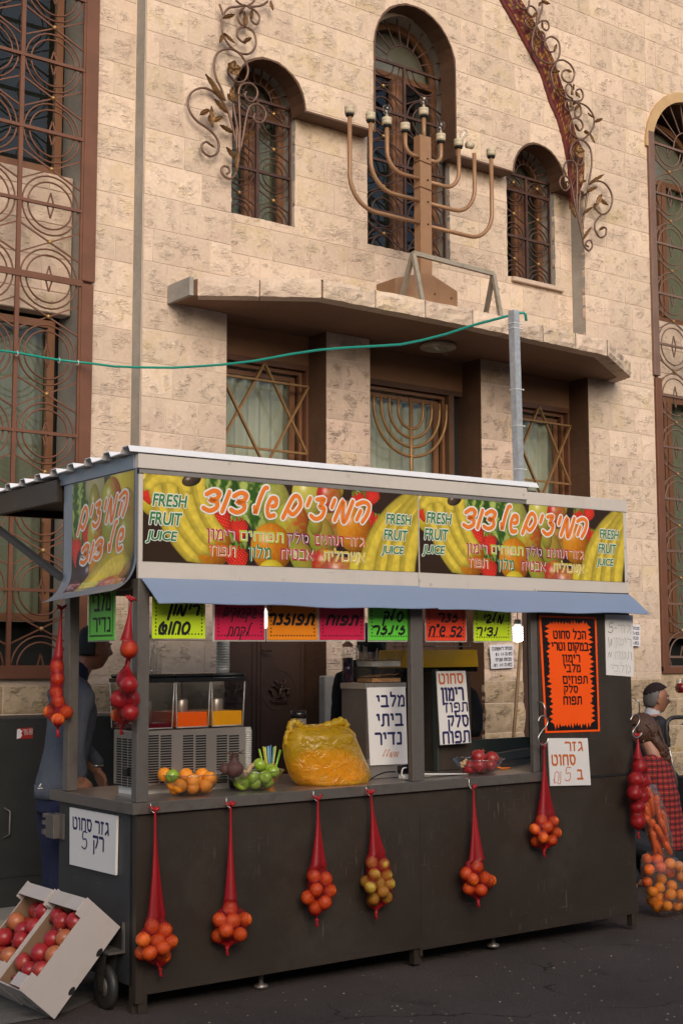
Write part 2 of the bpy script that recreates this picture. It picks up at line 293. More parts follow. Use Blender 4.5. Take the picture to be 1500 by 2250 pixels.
def scratches(name, col, amt=.5):
    """fine wear: short pale scuffs in scattered patches, and a rough grimy bloom"""
    m=MATS[name]; t=m.node_tree; L=t.links; b=t.nodes['Principled BSDF']; src=b.inputs['Base Color'].links[0].from_socket
    g=nn(t,'ShaderNodeNewGeometry'); cur=src
    for rot,sc_ in ((18,(9,9,150)),(-62,(120,120,9)),(80,(60,60,6))):
        mp=nn(t,'ShaderNodeMapping'); mp.inputs['Rotation'].default_value=(0,math.radians(rot),0); mp.inputs['Scale'].default_value=sc_; L.new(g.outputs['Position'],mp.inputs[0])
        n=nn(t,'ShaderNodeTexNoise',i_Scale=1.,i_Detail=1.); L.new(mp.outputs[0],n.inputs['Vector'])
        r=nn(t,'ShaderNodeMapRange'); r.inputs[1].default_value=.70; r.inputs[2].default_value=.76; L.new(n.outputs[0],r.inputs[0])
        n2=nn(t,'ShaderNodeTexNoise',i_Scale=2.7,i_Detail=3.); L.new(g.outputs['Position'],n2.inputs['Vector']); r2=nn(t,'ShaderNodeMapRange'); r2.inputs[1].default_value=.50; r2.inputs[2].default_value=.62; r2.inputs[4].default_value=amt; L.new(n2.outputs[0],r2.inputs[0])
        ml=nn(t,'ShaderNodeMath',operation='MULTIPLY'); L.new(r.outputs[0],ml.inputs[0]); L.new(r2.outputs[0],ml.inputs[1])
        mx=nn(t,'ShaderNodeMix',data_type='RGBA'); L.new(ml.outputs[0],mx.inputs[0]); L.new(cur,mx.inputs[6]); mx.inputs[7].default_value=(*col,1); cur=mx.outputs[2]
    L.new(cur,b.inputs['Base Color'])
scratches('steel_dark',(.17,.14,.12),.55); scratches('steel_side_sky_tint',(.15,.15,.15),.5); scratches('aluminium',(.36,.31,.27),.35); scratches('steel_post',(.35,.32,.29),.5); scratches('flap_sky_tint',(.22,.28,.38),.4)
# asphalt and pavement
def asphalt():
    m = pm('asphalt', (.088, .068, .062), .85, var=.22, sc=1.2, spec=.3, dirt=(.062, .049, .045), dsc=.9); t = m.node_tree; L = t.links; b = t.nodes['Principled BSDF']
    g = nn(t, 'ShaderNodeNewGeometry')
    vo = nn(t, 'ShaderNodeTexVoronoi', i_Scale=95.); L.new(g.outputs['Position'], vo.inputs['Vector'])
    nz = nn(t, 'ShaderNodeTexNoise', i_Scale=180., i_Detail=3.); L.new(g.outputs['Position'], nz.inputs['Vector'])
    ad = nn(t, 'ShaderNodeMath', operation='ADD'); L.new(vo.outputs['Distance'], ad.inputs[0]); L.new(nz.outputs[0], ad.inputs[1])
    bp = nn(t, 'ShaderNodeBump', i_Strength=1.); bp.inputs['Distance'].default_value = .012; L.new(ad.outputs[0], bp.inputs['Height']); L.new(bp.outputs[0], b.inputs['Normal'])
    # pale grit
    src = b.inputs['Base Color'].links[0].from_socket
    v2 = nn(t, 'ShaderNodeTexVoronoi', i_Scale=26.); v2.inputs['Randomness'].default_value = 1.; L.new(g.outputs['Position'], v2.inputs['Vector'])
    lt = nn(t, 'ShaderNodeMath', operation='LESS_THAN'); lt.inputs[1].default_value = .10; L.new(v2.outputs['Distance'], lt.inputs[0])
    sc = nn(t, 'ShaderNodeSeparateColor'); L.new(v2.outputs['Color'], sc.inputs[0])
    gt = nn(t, 'ShaderNodeMath', operation='GREATER_THAN'); gt.inputs[1].default_value = .80; L.new(sc.outputs[0], gt.inputs[0])
    ml = nn(t, 'ShaderNodeMath', operation='MULTIPLY'); L.new(lt.outputs[0], ml.inputs[0]); L.new(gt.outputs[0], ml.inputs[1])
    mx = nn(t, 'ShaderNodeMix', data_type='RGBA'); L.new(ml.outputs[0], mx.inputs[0]); L.new(src, mx.inputs[6]); mx.inputs[7].default_value = (.19, .155, .13, 1)
    # hairline cracks and darker damp patches
    nd = nn(t, 'ShaderNodeTexNoise', i_Scale=2.2, i_Detail=4.); L.new(g.outputs['Position'], nd.inputs['Vector'])
    wv = nn(t, 'ShaderNodeVectorMath', operation='MULTIPLY_ADD'); L.new(nd.outputs['Color'], wv.inputs[0]); wv.inputs[1].default_value = (.7, .7, 0); L.new(g.outputs['Position'], wv.inputs[2])
    ve = nn(t, 'ShaderNodeTexVoronoi', feature='DISTANCE_TO_EDGE', i_Scale=.75); L.new(wv.outputs[0], ve.inputs['Vector'])
    lc = nn(t, 'ShaderNodeMath', operation='LESS_THAN'); lc.inputs[1].default_value = .006; L.new(ve.outputs['Distance'], lc.inputs[0])
    cm = nn(t, 'ShaderNodeMapRange'); cm.inputs[1].default_value = .46; cm.inputs[2].default_value = .56; cm.inputs[4].default_value = .8; L.new(nd.outputs[0], cm.inputs[0])
    cc = nn(t, 'ShaderNodeMath', operation='MULTIPLY'); L.new(lc.outputs[0], cc.inputs[0]); L.new(cm.outputs[0], cc.inputs[1])
    m4 = nn(t, 'ShaderNodeMix', data_type='RGBA'); L.new(cc.outputs[0], m4.inputs[0]); L.new(mx.outputs[2], m4.inputs[6]); m4.inputs[7].default_value = (.016, .013, .012, 1)
    np_ = nn(t, 'ShaderNodeTexNoise', i_Scale=2.6, i_Detail=5., i_Roughness=.65); L.new(g.outputs['Position'], np_.inputs['Vector'])
    pr = nn(t, 'ShaderNodeMapRange'); pr.inputs[1].default_value = .60; pr.inputs[2].default_value = .70; pr.inputs[4].default_value = .55; L.new(np_.outputs[0], pr.inputs[0])
    m5 = nn(t, 'ShaderNodeMix', data_type='RGBA'); L.new(pr.outputs[0], m5.inputs[0]); L.new(m4.outputs[2], m5.inputs[6]); m5.inputs[7].default_value = (.024, .019, .018, 1); L.new(m5.outputs[2], b.inputs['Base Color'])
asphalt()
pm('kerb_stone', (.15, .135, .12), .9, var=.3, sc=9, bump=.006, bsc=70, dirt=(.07, .062, .056), dsc=6)
pm('pavement', (.30, .27, .23), .9, var=.2, sc=4, bump=.004, bsc=60)
def MAT(n): return MATS[n] if isinstance(n, str) else n

# ------------------------------------------------------------ mesh builder
class MB:
    def __init__(s): s.v = []; s.f = []; s.sm = []; s.mi = []; s.cur = 0
    def add(s, vs, fs, smooth=False):
        o = len(s.v); s.v += [tuple(p) for p in vs]; s.f += [tuple(i+o for i in f) for f in fs]
        s.sm += [smooth]*len(fs); s.mi += [s.cur]*len(fs); return s
    def box(s, a, b):
        x0, y0, z0 = a; x1, y1, z1 = b
        return s.add([(x0,y0,z0),(x1,y0,z0),(x1,y1,z0),(x0,y1,z0),(x0,y0,z1),(x1,y0,z1),(x1,y1,z1),(x0,y1,z1)],
                     [(0,3,2,1),(4,5,6,7),(0,1,5,4),(1,2,6,5),(2,3,7,6),(3,0,4,7)])
    def bbox(s, a, b, bev=.003):
        """box with chamfered vertical/horizontal edges (8-corner chamfer)"""
        x0,y0,z0=a; x1,y1,z1=b; e=bev
        bm=bmesh.new(); bmesh.ops.create_cube(bm,size=1)
        for v in bm.verts: v.co=Vector((x0+(x1-x0)*(v.co.x+.5),y0+(y1-y0)*(v.co.y+.5),z0+(z1-z0)*(v.co.z+.5)))
        bmesh.ops.bevel(bm,geom=list(bm.edges),offset=e,segments=1,affect='EDGES')
        return s.frombm(bm)
    def frombm(s, bm, smooth=False, M=None):
        bm.verts.index_update()
        vs=[(M@v.co if M else v.co) for v in bm.verts]; fs=[[v.index for v in f.verts] for f in bm.faces]; bm.free()
        return s.add(vs, fs, smooth)
    def bar(s, p, q, w, h=None, up=(0,1,0)):
        """rectangular bar from p to q"""
        p=Vector(p); q=Vector(q); h=h or w; d=(q-p).normalized(); u=Vector(up)
        a=d.cross(u)
        if a.length<1e-4: a=d.cross(Vector((1,0,0)))
        a.normalize(); b=d.cross(a).normalized()
        vs=[]
        for c in (p,q):
            for i,j in ((-1,-1),(1,-1),(1,1),(-1,1)): vs.append(c+a*(i*w/2)+b*(j*h/2))
        return s.add(vs,[(0,3,2,1),(4,5,6,7),(0,1,5,4),(1,2,6,5),(2,3,7,6),(3,0,4,7)])
    def tube(s, pts, r, seg=8, cap=True, closed=False, smooth=True, taper=None):
        P=[Vector(p) for p in pts]; n=len(P)
        R=[r]*n if not hasattr(r,'__len__') else list(r)
        o=len(s.v); up=None; vs=[]
        for i in range(n):
            if closed: d=(P[(i+1)%n]-P[i-1])
            else: d=(P[min(i+1,n-1)]-P[max(i-1,0)])
            if d.length<1e-9: d=Vector((0,0,1))
            d.normalize()
            if up is None:
                up=Vector((0,0,1)) if abs(d.z)<.9 else Vector((0,1,0))
                up=(up-d*up.dot(d)).normalized()
            else:
                up=up-d*up.dot(d)
                if up.length<1e-6: up=Vector((1,0,0))
                up.normalize()
            b=d.cross(up)
            for k in range(seg):
                a=2*PI*k/seg; vs.append(P[i]+(up*math.cos(a)+b*math.sin(a))*R[i])
        fs=[]
        for i in range(n if closed else n-1):
            j=(i+1)%n
            for k in range(seg):
                l=(k+1)%seg; fs.append((i*seg+k,i*seg+l,j*seg+l,j*seg+k))
        if cap and not closed: fs.append(tuple(range(seg))[::-1]); fs.append(tuple((n-1)*seg+k for k in range(seg)))
        return s.add(vs,fs,smooth)
    def ring(s, c, r, t, axis='Y', n=28, seg=5, flat=None):
        c=Vector(c); pts=[]
        for i in range(n):
            a=2*PI*i/n
            if axis=='Y': pts.append(c+Vector((r*math.cos(a),0,r*math.sin(a))))
            elif axis=='Z': pts.append(c+Vector((r*math.cos(a),r*math.sin(a),0)))
            else: pts.append(c+Vector((0,r*math.cos(a),r*math.sin(a))))
        return s.tube(pts,t,seg,closed=True)
    def arc(s, c, r, a0, a1, t, n=14, seg=5):
        c=Vector(c); return s.tube([c+Vector((r*math.cos(a0+(a1-a0)*i/n),0,r*math.sin(a0+(a1-a0)*i/n))) for i in range(n+1)],t,seg)
    def strip_arc(s, c, r0, r1, y0, y1, a0, a1, n=20):
        """flat arched band in the XZ plane between radii r0..r1, thickness y0..y1"""
        vs=[];fs=[]
        for i in range(n+1):
            a=a0+(a1-a0)*i/n
            for r,y in ((r0,y0),(r1,y0),(r1,y1),(r0,y1)): vs.append((c[0]+r*math.cos(a),y,c[1]+r*math.sin(a)))
        for i in range(n):
            for k in range(4):
                l=(k+1)%4; fs.append((i*4+k,i*4+l,(i+1)*4+l,(i+1)*4+k))
        fs.append((0,1,2,3)); fs.append(tuple(n*4+k for k in (3,2,1,0)))
        return s.add(vs,fs)
    def lathe(s, prof, c=(0,0,0), n=20, M=None, smooth=True):
        """prof: (r,z) list"""
        vs=[];fs=[];c=Vector(c)
        for r,z in prof:
            for k in range(n):
                a=2*PI*k/n; p=Vector((r*math.cos(a),r*math.sin(a),z))
                if M is not None: p=M@p
                vs.append(p+c)
        for i in range(len(prof)-1):
            for k in range(n):
                l=(k+1)%n; fs.append((i*n+k,i*n+l,(i+1)*n+l,(i+1)*n+k))
        return s.add(vs,fs,smooth)
    def ball(s, c, r, n=10, sc=(1,1,1)):
        m=n//2+1
        prof=[(max(1e-5,math.sin(PI*i/m)),-math.cos(PI*i/m)) for i in range(m+1)]
        c=Vector(c);vs=[];fs=[]
        for rr,z in prof:
            for k in range(n):
                a=2*PI*k/n; vs.append(c+Vector((rr*math.cos(a)*r*sc[0],rr*math.sin(a)*r*sc[1],z*r*sc[2])))
        for i in range(m):
            for k in range(n):
                l=(k+1)%n; fs.append((i*n+k,i*n+l,(i+1)*n+l,(i+1)*n+k))
        return s.add(vs,fs,True)
    def prism(s, poly, y0, y1):
        """polygon in XZ extruded along Y (y0 front)"""
        n=len(poly); vs=[(x,y0,z) for x,z in poly]+[(x,y1,z) for x,z in poly]
        fs=[tuple(range(n)),tuple(range(2*n-1,n-1,-1))]+[(i,(i+1)%n+0,(i+1)%n+n,i+n)[::-1] for i in range(n)]
        return s.add(vs,fs)
    def prismz(s, poly, z0, z1):
        n=len(poly); vs=[(x,y,z0) for x,y in poly]+[(x,y,z1) for x,y in poly]
        fs=[tuple(range(n))[::-1],tuple(range(n,2*n))]+[(i,(i+1)%n,(i+1)%n+n,i+n) for i in range(n)]
        return s.add(vs,fs)
    def ext(s, o):
        k=len(s.v); s.v+=o.v; s.f+=[tuple(i+k for i in f) for f in o.f]; s.sm+=o.sm; s.mi+=o.mi; return s
    def xf(s, M): s.v=[tuple(M@Vector(p)) for p in s.v]; return s

OFF = {}      # object name -> (base point in its frame)
def mesh_of(mb, name, mats, off=(0,0,0)):
    me=bpy.data.meshes.new(name); ox,oy,oz=off
    me.from_pydata([(x-ox,y-oy,z-oz) for x,y,z in mb.v],[],mb.f)
    for m in (mats if isinstance(mats,(list,tuple)) else [mats]): me.materials.append(MAT(m))
    if any(mb.sm): me.polygons.foreach_set('use_smooth',mb.sm)
    if any(mb.mi): me.polygons.foreach_set('material_index',mb.mi)
    me.update(); return me
def fixn(me):
    bm=bmesh.new(); bm.from_mesh(me); bmesh.ops.recalc_face_normals(bm,faces=bm.faces); bm.to_mesh(me); bm.free()
def tag(o, label=None, cat=None, group=None, kind=None):
    if label: o['label']=label
    if cat: o['category']=cat
    if group: o['group']=group
    if kind: o['kind']=kind
    return o
def T(name, label, cat, loc, group=None, M=None):
    """a thing: an Empty at its base; M is the frame its coordinates live in"""
    o=bpy.data.objects.new(name,None); COL.objects.link(o); o.empty_display_size=.1
    o.matrix_world=(M or Matrix())@Matrix.Translation(Vector(loc)); OFF[o.name]=tuple(loc)
    return tag(o,label,cat,group)
def part(name, mb, mat, parent, label=None, kind=None, fix=True):
    off=OFF[parent.name]
    me=mesh_of(mb,name,mat,off)
    if fix: fixn(me)
    o=bpy.data.objects.new(name,me); COL.objects.link(o); o.parent=parent; OFF[o.name]=off
    return tag(o,label,None,None,kind)
def one(name, mb, mat, label, cat, base, group=None, M=None, kind=None, fix=True):
    """a thing that is one mesh"""
    me=mesh_of(mb,name,mat,base)
    if fix: fixn(me)
    o=bpy.data.objects.new(name,me); COL.objects.link(o)
    o.matrix_world=(M or Matrix())@Matrix.Translation(Vector(base)); OFF[o.name]=tuple(base)
    return tag(o,label,cat,group,kind)
def inst(name, me, label, cat, M, group=None):
    o=bpy.data.objects.new(name,me); COL.objects.link(o); o.matrix_world=M; return tag(o,label,cat,group)
def copy_tree(o, parent=None):
    c=o.copy(); COL.objects.link(c); c.parent=parent
    for ch in list(o.children): copy_tree(ch,c)
    return c

# ------------------------------------------------------------ lettering
TMP=bpy.data.scenes.new('workshop')      # small side scene: evaluating modifiers there is quick
def evaluated(o):
    TMP.collection.objects.link(o); vl=TMP.view_layers[0]; vl.update(); dg=vl.depsgraph; dg.update()
    m=bpy.data.meshes.new_from_object(o.evaluated_get(dg)); TMP.collection.objects.unlink(o); return m
_gcache={}
def glyph(ch):
    """one letter as flat polygons with its own width (letters are meshed one at a time)"""
    if ch not in _gcache:
        c=bpy.data.curves.new('lettering','FONT'); c.body=ch; c.resolution_u=3
        o=bpy.data.objects.new('lettering',c); m=evaluated(o)
        vs=[(v.co.x,v.co.y) for v in m.vertices]; fs=[tuple(p.vertices) for p in m.polygons]
        bpy.data.objects.remove(o); bpy.data.curves.remove(c); bpy.data.meshes.remove(m)
        x0=min(p[0] for p in vs) if vs else 0; x1=max(p[0] for p in vs) if vs else .22
        _gcache[ch]=([(x-x0,y) for x,y in vs],fs,x1-x0)
    return _gcache[ch]
def text_mesh(s, bold=0., shear=0.):
    x=0.; V=[];F=[]
    for ch in s:
        if ch==' ': x+=.27; continue
        vs,fs,wd=glyph(ch); o=len(V); V+=[(x+p[0]+shear*p[1],p[1]) for p in vs]; F+=[tuple(i+o for i in f) for f in fs]; x+=wd+.085
    return V,F
def heb(s):
    """visual order for a right-to-left line (digit runs keep their order)"""
    out=[];run=''
    for ch in s:
        if ch.isdigit() or (ch==':' and run): run+=ch
        else:
            if run: out.append(run); run=''
            out.append({'(':')',')':'('}.get(ch,ch))
    if run: out.append(run)
    return ''.join(reversed(out))
BLK={'א':(.7,[[(0,1),(.7,0)],[(.68,1),(.66,.72),(.45,.45)],[(.22,.65),(.04,.35),(.04,0)]]),'ב':(.68,[[(.05,1),(.5,1),(.55,.9),(.55,0)],[(0,0),(.68,0)]]),
'ג':(.45,[[(.1,1),(.35,1),(.38,.6),(.45,0)],[(.37,.38),(.03,0)]]),'ד':(.65,[[(0,1),(.65,1)],[(.52,1),(.52,0)]]),'ה':(.62,[[(0,1),(.58,1),(.62,.9),(.62,0)],[(.1,.6),(.1,0)]]),
'ו':(.18,[[(0,1),(.15,1),(.18,.9),(.18,0)]]),'ז':(.3,[[(0,1),(.3,1)],[(.15,1),(.13,0)]]),'ח':(.6,[[(.06,0),(.06,1),(.55,1),(.6,.9),(.6,0)]]),
'ט':(.62,[[(.03,1),(.03,.2),(.13,0),(.5,0),(.62,.2),(.62,.8),(.5,1),(.34,1)]]),'י':(.17,[[(0,1),(.15,1),(.17,.55)]]),'כ':(.52,[[(0,1),(.4,1),(.52,.85),(.52,.15),(.4,0),(0,0)]]),
'ל':(.52,[[(.06,1.35),(.06,1),(.5,1),(.52,.8),(.2,0)]]),'מ':(.62,[[(.0,1),(.2,.78),(.06,0)],[(.2,.78),(.36,1),(.55,.95),(.62,.75),(.62,0),(.34,0)]]),
'ם':(.6,[[(0,1),(.55,1),(.6,.9),(.6,0),(.07,0),(.07,1)]]),'נ':(.36,[[(.08,1),(.32,1),(.36,.9),(.36,0),(0,0)]]),'ן':(.16,[[(0,1),(.13,1),(.16,.9),(.16,-.35)]]),
'ס':(.64,[[(0,1),(.5,1),(.64,.7),(.55,.15),(.35,0),(.17,.12),(.07,.5),(.1,1)]]),'פ':(.6,[[(.32,.52),(.08,.52),(.06,.88),(.15,1),(.5,1),(.6,.85),(.6,.12),(.5,0),(.03,0)]]),
'ק':(.6,[[(0,1),(.6,1),(.58,.6),(.38,.15)],[(.08,.62),(.08,-.35)]]),'ר':(.55,[[(0,1),(.45,1),(.55,.88),(.55,0)]]),'ש':(.72,[[(.03,1),(.1,0),(.6,0),(.72,.3),(.72,1)],[(.4,1),(.38,.55),(.1,.38)]]),
'ת':(.64,[[(0,0),(.12,.04),(.16,.2),(.16,1),(.58,1),(.64,.88),(.64,0)]]),' ':(.15,[])}
def block(mb, s, box, place, bold):
    """Hebrew print letters from square-cut strokes; place(a,b) in board units"""
    o=Vector(place(0,0)); ex=Vector(place(1,0))-o; ey=Vector(place(0,1))-o; A,B=ex.length,ey.length; nr=ex.cross(ey).normalized()
    a0,b0,a1,b1=box; H=(b1-b0)*B; W=(a1-a0)*A; sw=H*(.14+bold*1.6)
    adv=[BLK[c][0] if c in BLK else .6 for c in s]; gap=.26; tot=sum(adv)+gap*(len(s)-1)
    kx=(W-sw)/tot; ky=(H-sw); x=0.; n=0
    def at(px,py,e): return Vector(place(a0+(px+sw/2)/A,b0+(py+sw/2)/B))+nr*e
    for c,ad in zip(s,adv):
        if c in BLK:
            for line in BLK[c][1]:
                P=[Vector(((x+p[0])*kx,p[1]*ky)) for p in line]
                for i in range(len(P)-1):
                    n+=1; e=(n%12)*3e-5; d=(P[i+1]-P[i]).normalized(); q=Vector((-d.y,d.x))*sw/2
                    mb.add([at(*(P[i]+q),e),at(*(P[i+1]+q),e),at(*(P[i+1]-q),e),at(*(P[i]-q),e)],[(0,1,2,3)])
                for i,p in enumerate(P):
                    h=sw/2*(1. if 0<i<len(P)-1 else .98); mb.add([at(p.x+h*math.cos(PI/4*k+PI/8)*1.05,p.y+h*math.sin(PI/4*k+PI/8)*1.05,5e-6*(i%2)+13*3e-5) for k in range(8)],[tuple(range(8))])
        else:
            vs,fs,wd=glyph(c); y0=min(p[1] for p in vs); y1=max(p[1] for p in vs); y0=min(y0,0) if c!=':' else 0; y1=max(y1,.7)
            mb.add([at((x+p[0]/max(wd,.01)*ad*(.85 if c!=':' else .2))*kx,(p[1]-y0)/(y1-y0)*ky,4e-4) for p in vs],fs)
        x+=ad+gap
def write(mb, s, box, place, bold=0., shear=0., ref=None):
    if any(c in BLK and c!=' ' for c in s): return block(mb,s,box,place,bold)
    """fit text s in box (a0,b0,a1,b1); place(a,b)->3D point"""
    vs,fs=text_mesh(s,bold,shear)
    rv=text_mesh(ref or s,0.,shear)[0]
    x0=min(p[0] for p in rv); x1=max(p[0] for p in rv); y0=min(p[1] for p in rv); y1=max(p[1] for p in rv)
    a0,b0,a1,b1=box
    A=Vector(place(0,0)); nr=(Vector(place(1,0))-A).cross(Vector(place(0,1))-A); nr.normalize()
    n=1 if bold<=.004 else (5 if bold<.04 else 9)
    for k in range(n):
        dx,dy=(0,0) if k==0 else (bold*math.cos(2*PI*k/(n-1)+.785),bold*math.sin(2*PI*k/(n-1)+.785))
        mb.add([Vector(place(a0+(x+dx-x0)/(x1-x0)*(a1-a0), b0+(y+dy-y0)/(y1-y0)*(b1-b0)))+nr*(k*3.5e-5) for x,y in vs],fs)
# a small hand-lettered (cursive) alphabet as strokes
CUR={
'ב':(.8,[[(.05,.8),(.3,1),(.62,.8),(.5,.45),(.1,.03),(.75,.03)]]),
'ג':(.6,[[(.3,1.),(.12,.6),(.4,.62),(.5,.3),(.3,0),(.02,.1)]]),
'ד':(.75,[[(0,.8),(.3,1),(.62,.9),(.55,.62),(.25,.52),(.62,.45),(.68,.18),(.4,0),(.05,.12)]]),
'ה':(.8,[[(0,.85),(.35,1),(.7,.85),(.72,.4),(.55,0)],[(.3,.55),(.2,.1)]]),
'ו':(.25,[[(.15,1),(.08,0)]]),
'ז':(.55,[[(.05,.9),(.42,.95),(.25,.6),(.45,.35),(.3,.05),(0,.02)]]),
'ח':(.75,[[(.02,0),(.12,.95),(.45,1),(.65,.8),(.62,0)]]),
'ט':(.8,[[(.3,1),(.03,.6),(.12,.1),(.5,.02),(.7,.4),(.6,.75),(.35,.6),(.38,.3)]]),
'י':(.25,[[(.15,1),(.1,.62)]]),
'כ':(.7,[[(.05,1),(.5,.9),(.6,.5),(.45,.08),(.02,.02)]]),
'ל':(.7,[[(.62,1.5),(.42,1.42),(.25,.8),(.18,.15),(.02,.45)]]),
'מ':(.85,[[(.0,0),(.2,1),(.42,.1),(.6,.0),(.75,1)]]),
'ם':(.85,[[(.0,-.05),(.25,.95),(.55,1.),(.75,.6),(.5,.15),(.2,.3)]]),
'נ':(.4,[[(.28,1),(.25,.15),(.02,.02)]]),
'ן':(.25,[[(.15,1),(.05,-.5)]]),
'ס':(.85,[[(.4,1),(.08,.7),(.1,.2),(.4,0),(.7,.3),(.7,.75),(.4,1)]]),
'פ':(.8,[[(.4,.42),(.15,.55),(.2,.9),(.55,.95),(.7,.5),(.5,.05),(.05,.02)]]),
'צ':(.75,[[(.1,.95),(.5,1),(.35,.6),(.62,.55),(.6,.15),(.3,0),(0,.15)]]),
'ק':(.75,[[(0,.95),(.45,1),(.62,.75),(.45,.3)],[(.15,.6),(.05,-.45)]]),
'ר':(.7,[[(0,.9),(.35,1),(.6,.8),(.55,0)]]),
'ש':(.8,[[(.35,.55),(.6,.62),(.55,.95),(.2,.95),(.05,.5),(.25,.05),(.65,.1)]]),
'ת':(.85,[[(0,0),(.2,.12),(.25,.95),(.55,1),(.75,.75),(.72,0)]]),
'5':(.65,[[(.6,1),(.18,1),(.14,.58),(.5,.6),(.6,.25),(.35,0),(.02,.1)]]),
'"':(.3,[[(.0,1.25),(.02,1.05)],[(.18,1.25),(.2,1.05)]]),
' ':(.35,[]),
}
def smooth_line(pts, k=5):
    P=[Vector((p[0],p[1])) for p in pts]
    if len(P)<3: return P
    out=[]; closed=(P[0]-P[-1]).length<1e-6
    for i in range(len(P)-1):
        p0=P[i-1] if i>0 else (P[-2] if closed else P[0]); p1=P[i]; p2=P[i+1]; p3=P[i+2] if i+2<len(P) else (P[1] if closed else P[-1])
        for j in range(k):
            t=j/k; out.append(.5*((2*p1)+(-p0+p2)*t+(2*p0-5*p1+4*p2-p3)*t*t+(-p0+3*p1-3*p2+p3)*t**3))
    out.append(P[-1]); return out
_bk=[0]
def brush(mb, pts, w, place):
    """flat round-ended stroke; pts already in a,b units"""
    _bk[0]+=1; n=len(pts); L=[];R=[]
    A=Vector(place(0,0)); nr=(Vector(place(1,0))-A).cross(Vector(place(0,1))-A); nr.normalize()
    pl0=place; ex=(_bk[0]%16)*3e-5
    def place(a,b,e=0.): return Vector(pl0(a,b))+nr*(ex+e)
    for i in range(n):
        d=pts[min(i+1,n-1)]-pts[max(i-1,0)]
        if d.length<1e-9: d=Vector((1,0))
        d.normalize(); q=Vector((-d.y,d.x))*w/2; L.append(pts[i]+q); R.append(pts[i]-q)
    vs=[place(*p) for p in L]+[place(*p) for p in R]
    mb.add(vs,[(i,i+1,n+i+1,n+i) for i in range(n-1)])
    for c in (pts[0],pts[-1]):
        m=8; mb.add([place(c.x+w/2*math.cos(2*PI*k/m),c.y+w/2*math.sin(2*PI*k/m),1.5e-5) for k in range(m)],[tuple(range(m))])
def cursive(mbs, s, box, place, widths, slant=.15):
    """write a right-to-left word with strokes; mbs/widths: one mesh and stroke width per layer; place(a,b,layer)"""
    seq=[]; x=0
    for ch in heb(s):
        wd,st=CUR[ch]; seq.append((x,st)); x+=wd+.18
    tot=x-.18; a0,b0,a1,b1=box
    for x0,st in seq:
        for line in st:
            q=[Vector((a0+((x0+p.x)+slant*(p.y-.5))/tot*(a1-a0), b0+p.y*(b1-b0))) for p in smooth_line(line)]
            for k,(m,wd) in enumerate(zip(mbs,widths)): brush(m,q,wd,lambda a,b,k=k: place(a,b,k))
def P2(*pts): return [tuple(p) for p in pts]
pm('steel_cab', (.12,.10,.09), .4, metal=.4, var=.15, sc=5); pm('tub_white', (.66,.66,.64), .35, var=.05); pm('cup_clear', (.62,.60,.56), .25, alpha=.55)
pm('cabinet_paint', (.030,.031,.030), .5, var=.2, sc=4, dirt=(.045,.045,.043), dsc=5)
pm('suit', (.012,.013,.02), .8, var=.2, sc=20, bump=.003, bsc=30); pm('juice_red2', (.30,.01,.015), .2); pm('grit', (.20,.16,.12), .9, var=.4, sc=30)
pm('edge_plastic', (.45,.43,.41), .15, alpha=.6, spec=.8)
# ============================================================ THE BUILDING
MY, NY, LY = 8.80, 8.96, 8.94          # main face, niche face, left bay face
BLD = T('stone_building', 'pale stone building with arched upper windows, curved canopy and dark bronze doors behind the stall', 'building', (4.8, 8.8, 0))

def inside(px, pz, poly):
    px=np.asarray(px); pz=np.asarray(pz); r=np.zeros(px.shape,bool); n=len(poly)
    for i in range(n):
        x1,z1=poly[i]; x2,z2=poly[(i+1)%n]
        if z1==z2: continue
        c=((z1>pz)!=(z2>pz))&(px<(x2-x1)*(pz-z1)/(z2-z1)+x1); r^=c
    return r
def nearest(x, z, poly):
    best=None
    for i in range(len(poly)):
        a=poly[i]; b=poly[(i+1)%len(poly)]; dx=b[0]-a[0]; dz=b[1]-a[1]; L=dx*dx+dz*dz
        t=0 if L==0 else max(0,min(1,((x-a[0])*dx+(z-a[1])*dz)/L)); q=(a[0]+t*dx,a[1]+t*dz); d=(q[0]-x)**2+(q[1]-z)**2
        if best is None or d<best[0]: best=(d,q)
    return best[1]
def arcpts(cx, cz, r, a0, a1, n=14): return [(cx+r*math.cos(a0+(a1-a0)*i/n), cz+r*math.sin(a0+(a1-a0)*i/n)) for i in range(n+1)]
NICHE = [(5.57,4.3),(9.51,4.3),(9.51,6.05)]+arcpts(8.925,6.05,.335,0,PI)+[(7.89,6.05)]+arcpts(7.435,6.83,.455,0,PI)+[(6.98,6.05)]+arcpts(5.92,6.05,.34,0,PI)+[(5.57,6.05)]
def rect(x0,z0,x1,z1): return [(x0,z0),(x1,z0),(x1,z1),(x0,z1)]
D1=(5.54,6.48); D2=(6.93,8.16); D3=(8.62,9.52)
DOORS=[rect(a,-.2,b,4.27) for a,b in (D1,D2,D3)]
def archw(x0,x1,zb,zs,n=14):
    c=(x0+x1)/2; r=(x1-x0)/2; return [(x0,zb),(x1,zb)]+arcpts(c,zs,r,0,PI,n)
RW=[(10.46,1.50),(11.75,1.50)]+arcpts(11.105,6.72,.645,0,PI,18)
LW=rect(2.6,1.5,4.41,9.5)
WINL=archw(5.62,6.28,5.13,6.09); WINC=archw(7.03,7.96,5.13,6.80); WINR=archw(8.66,9.28,5.13,6.09)

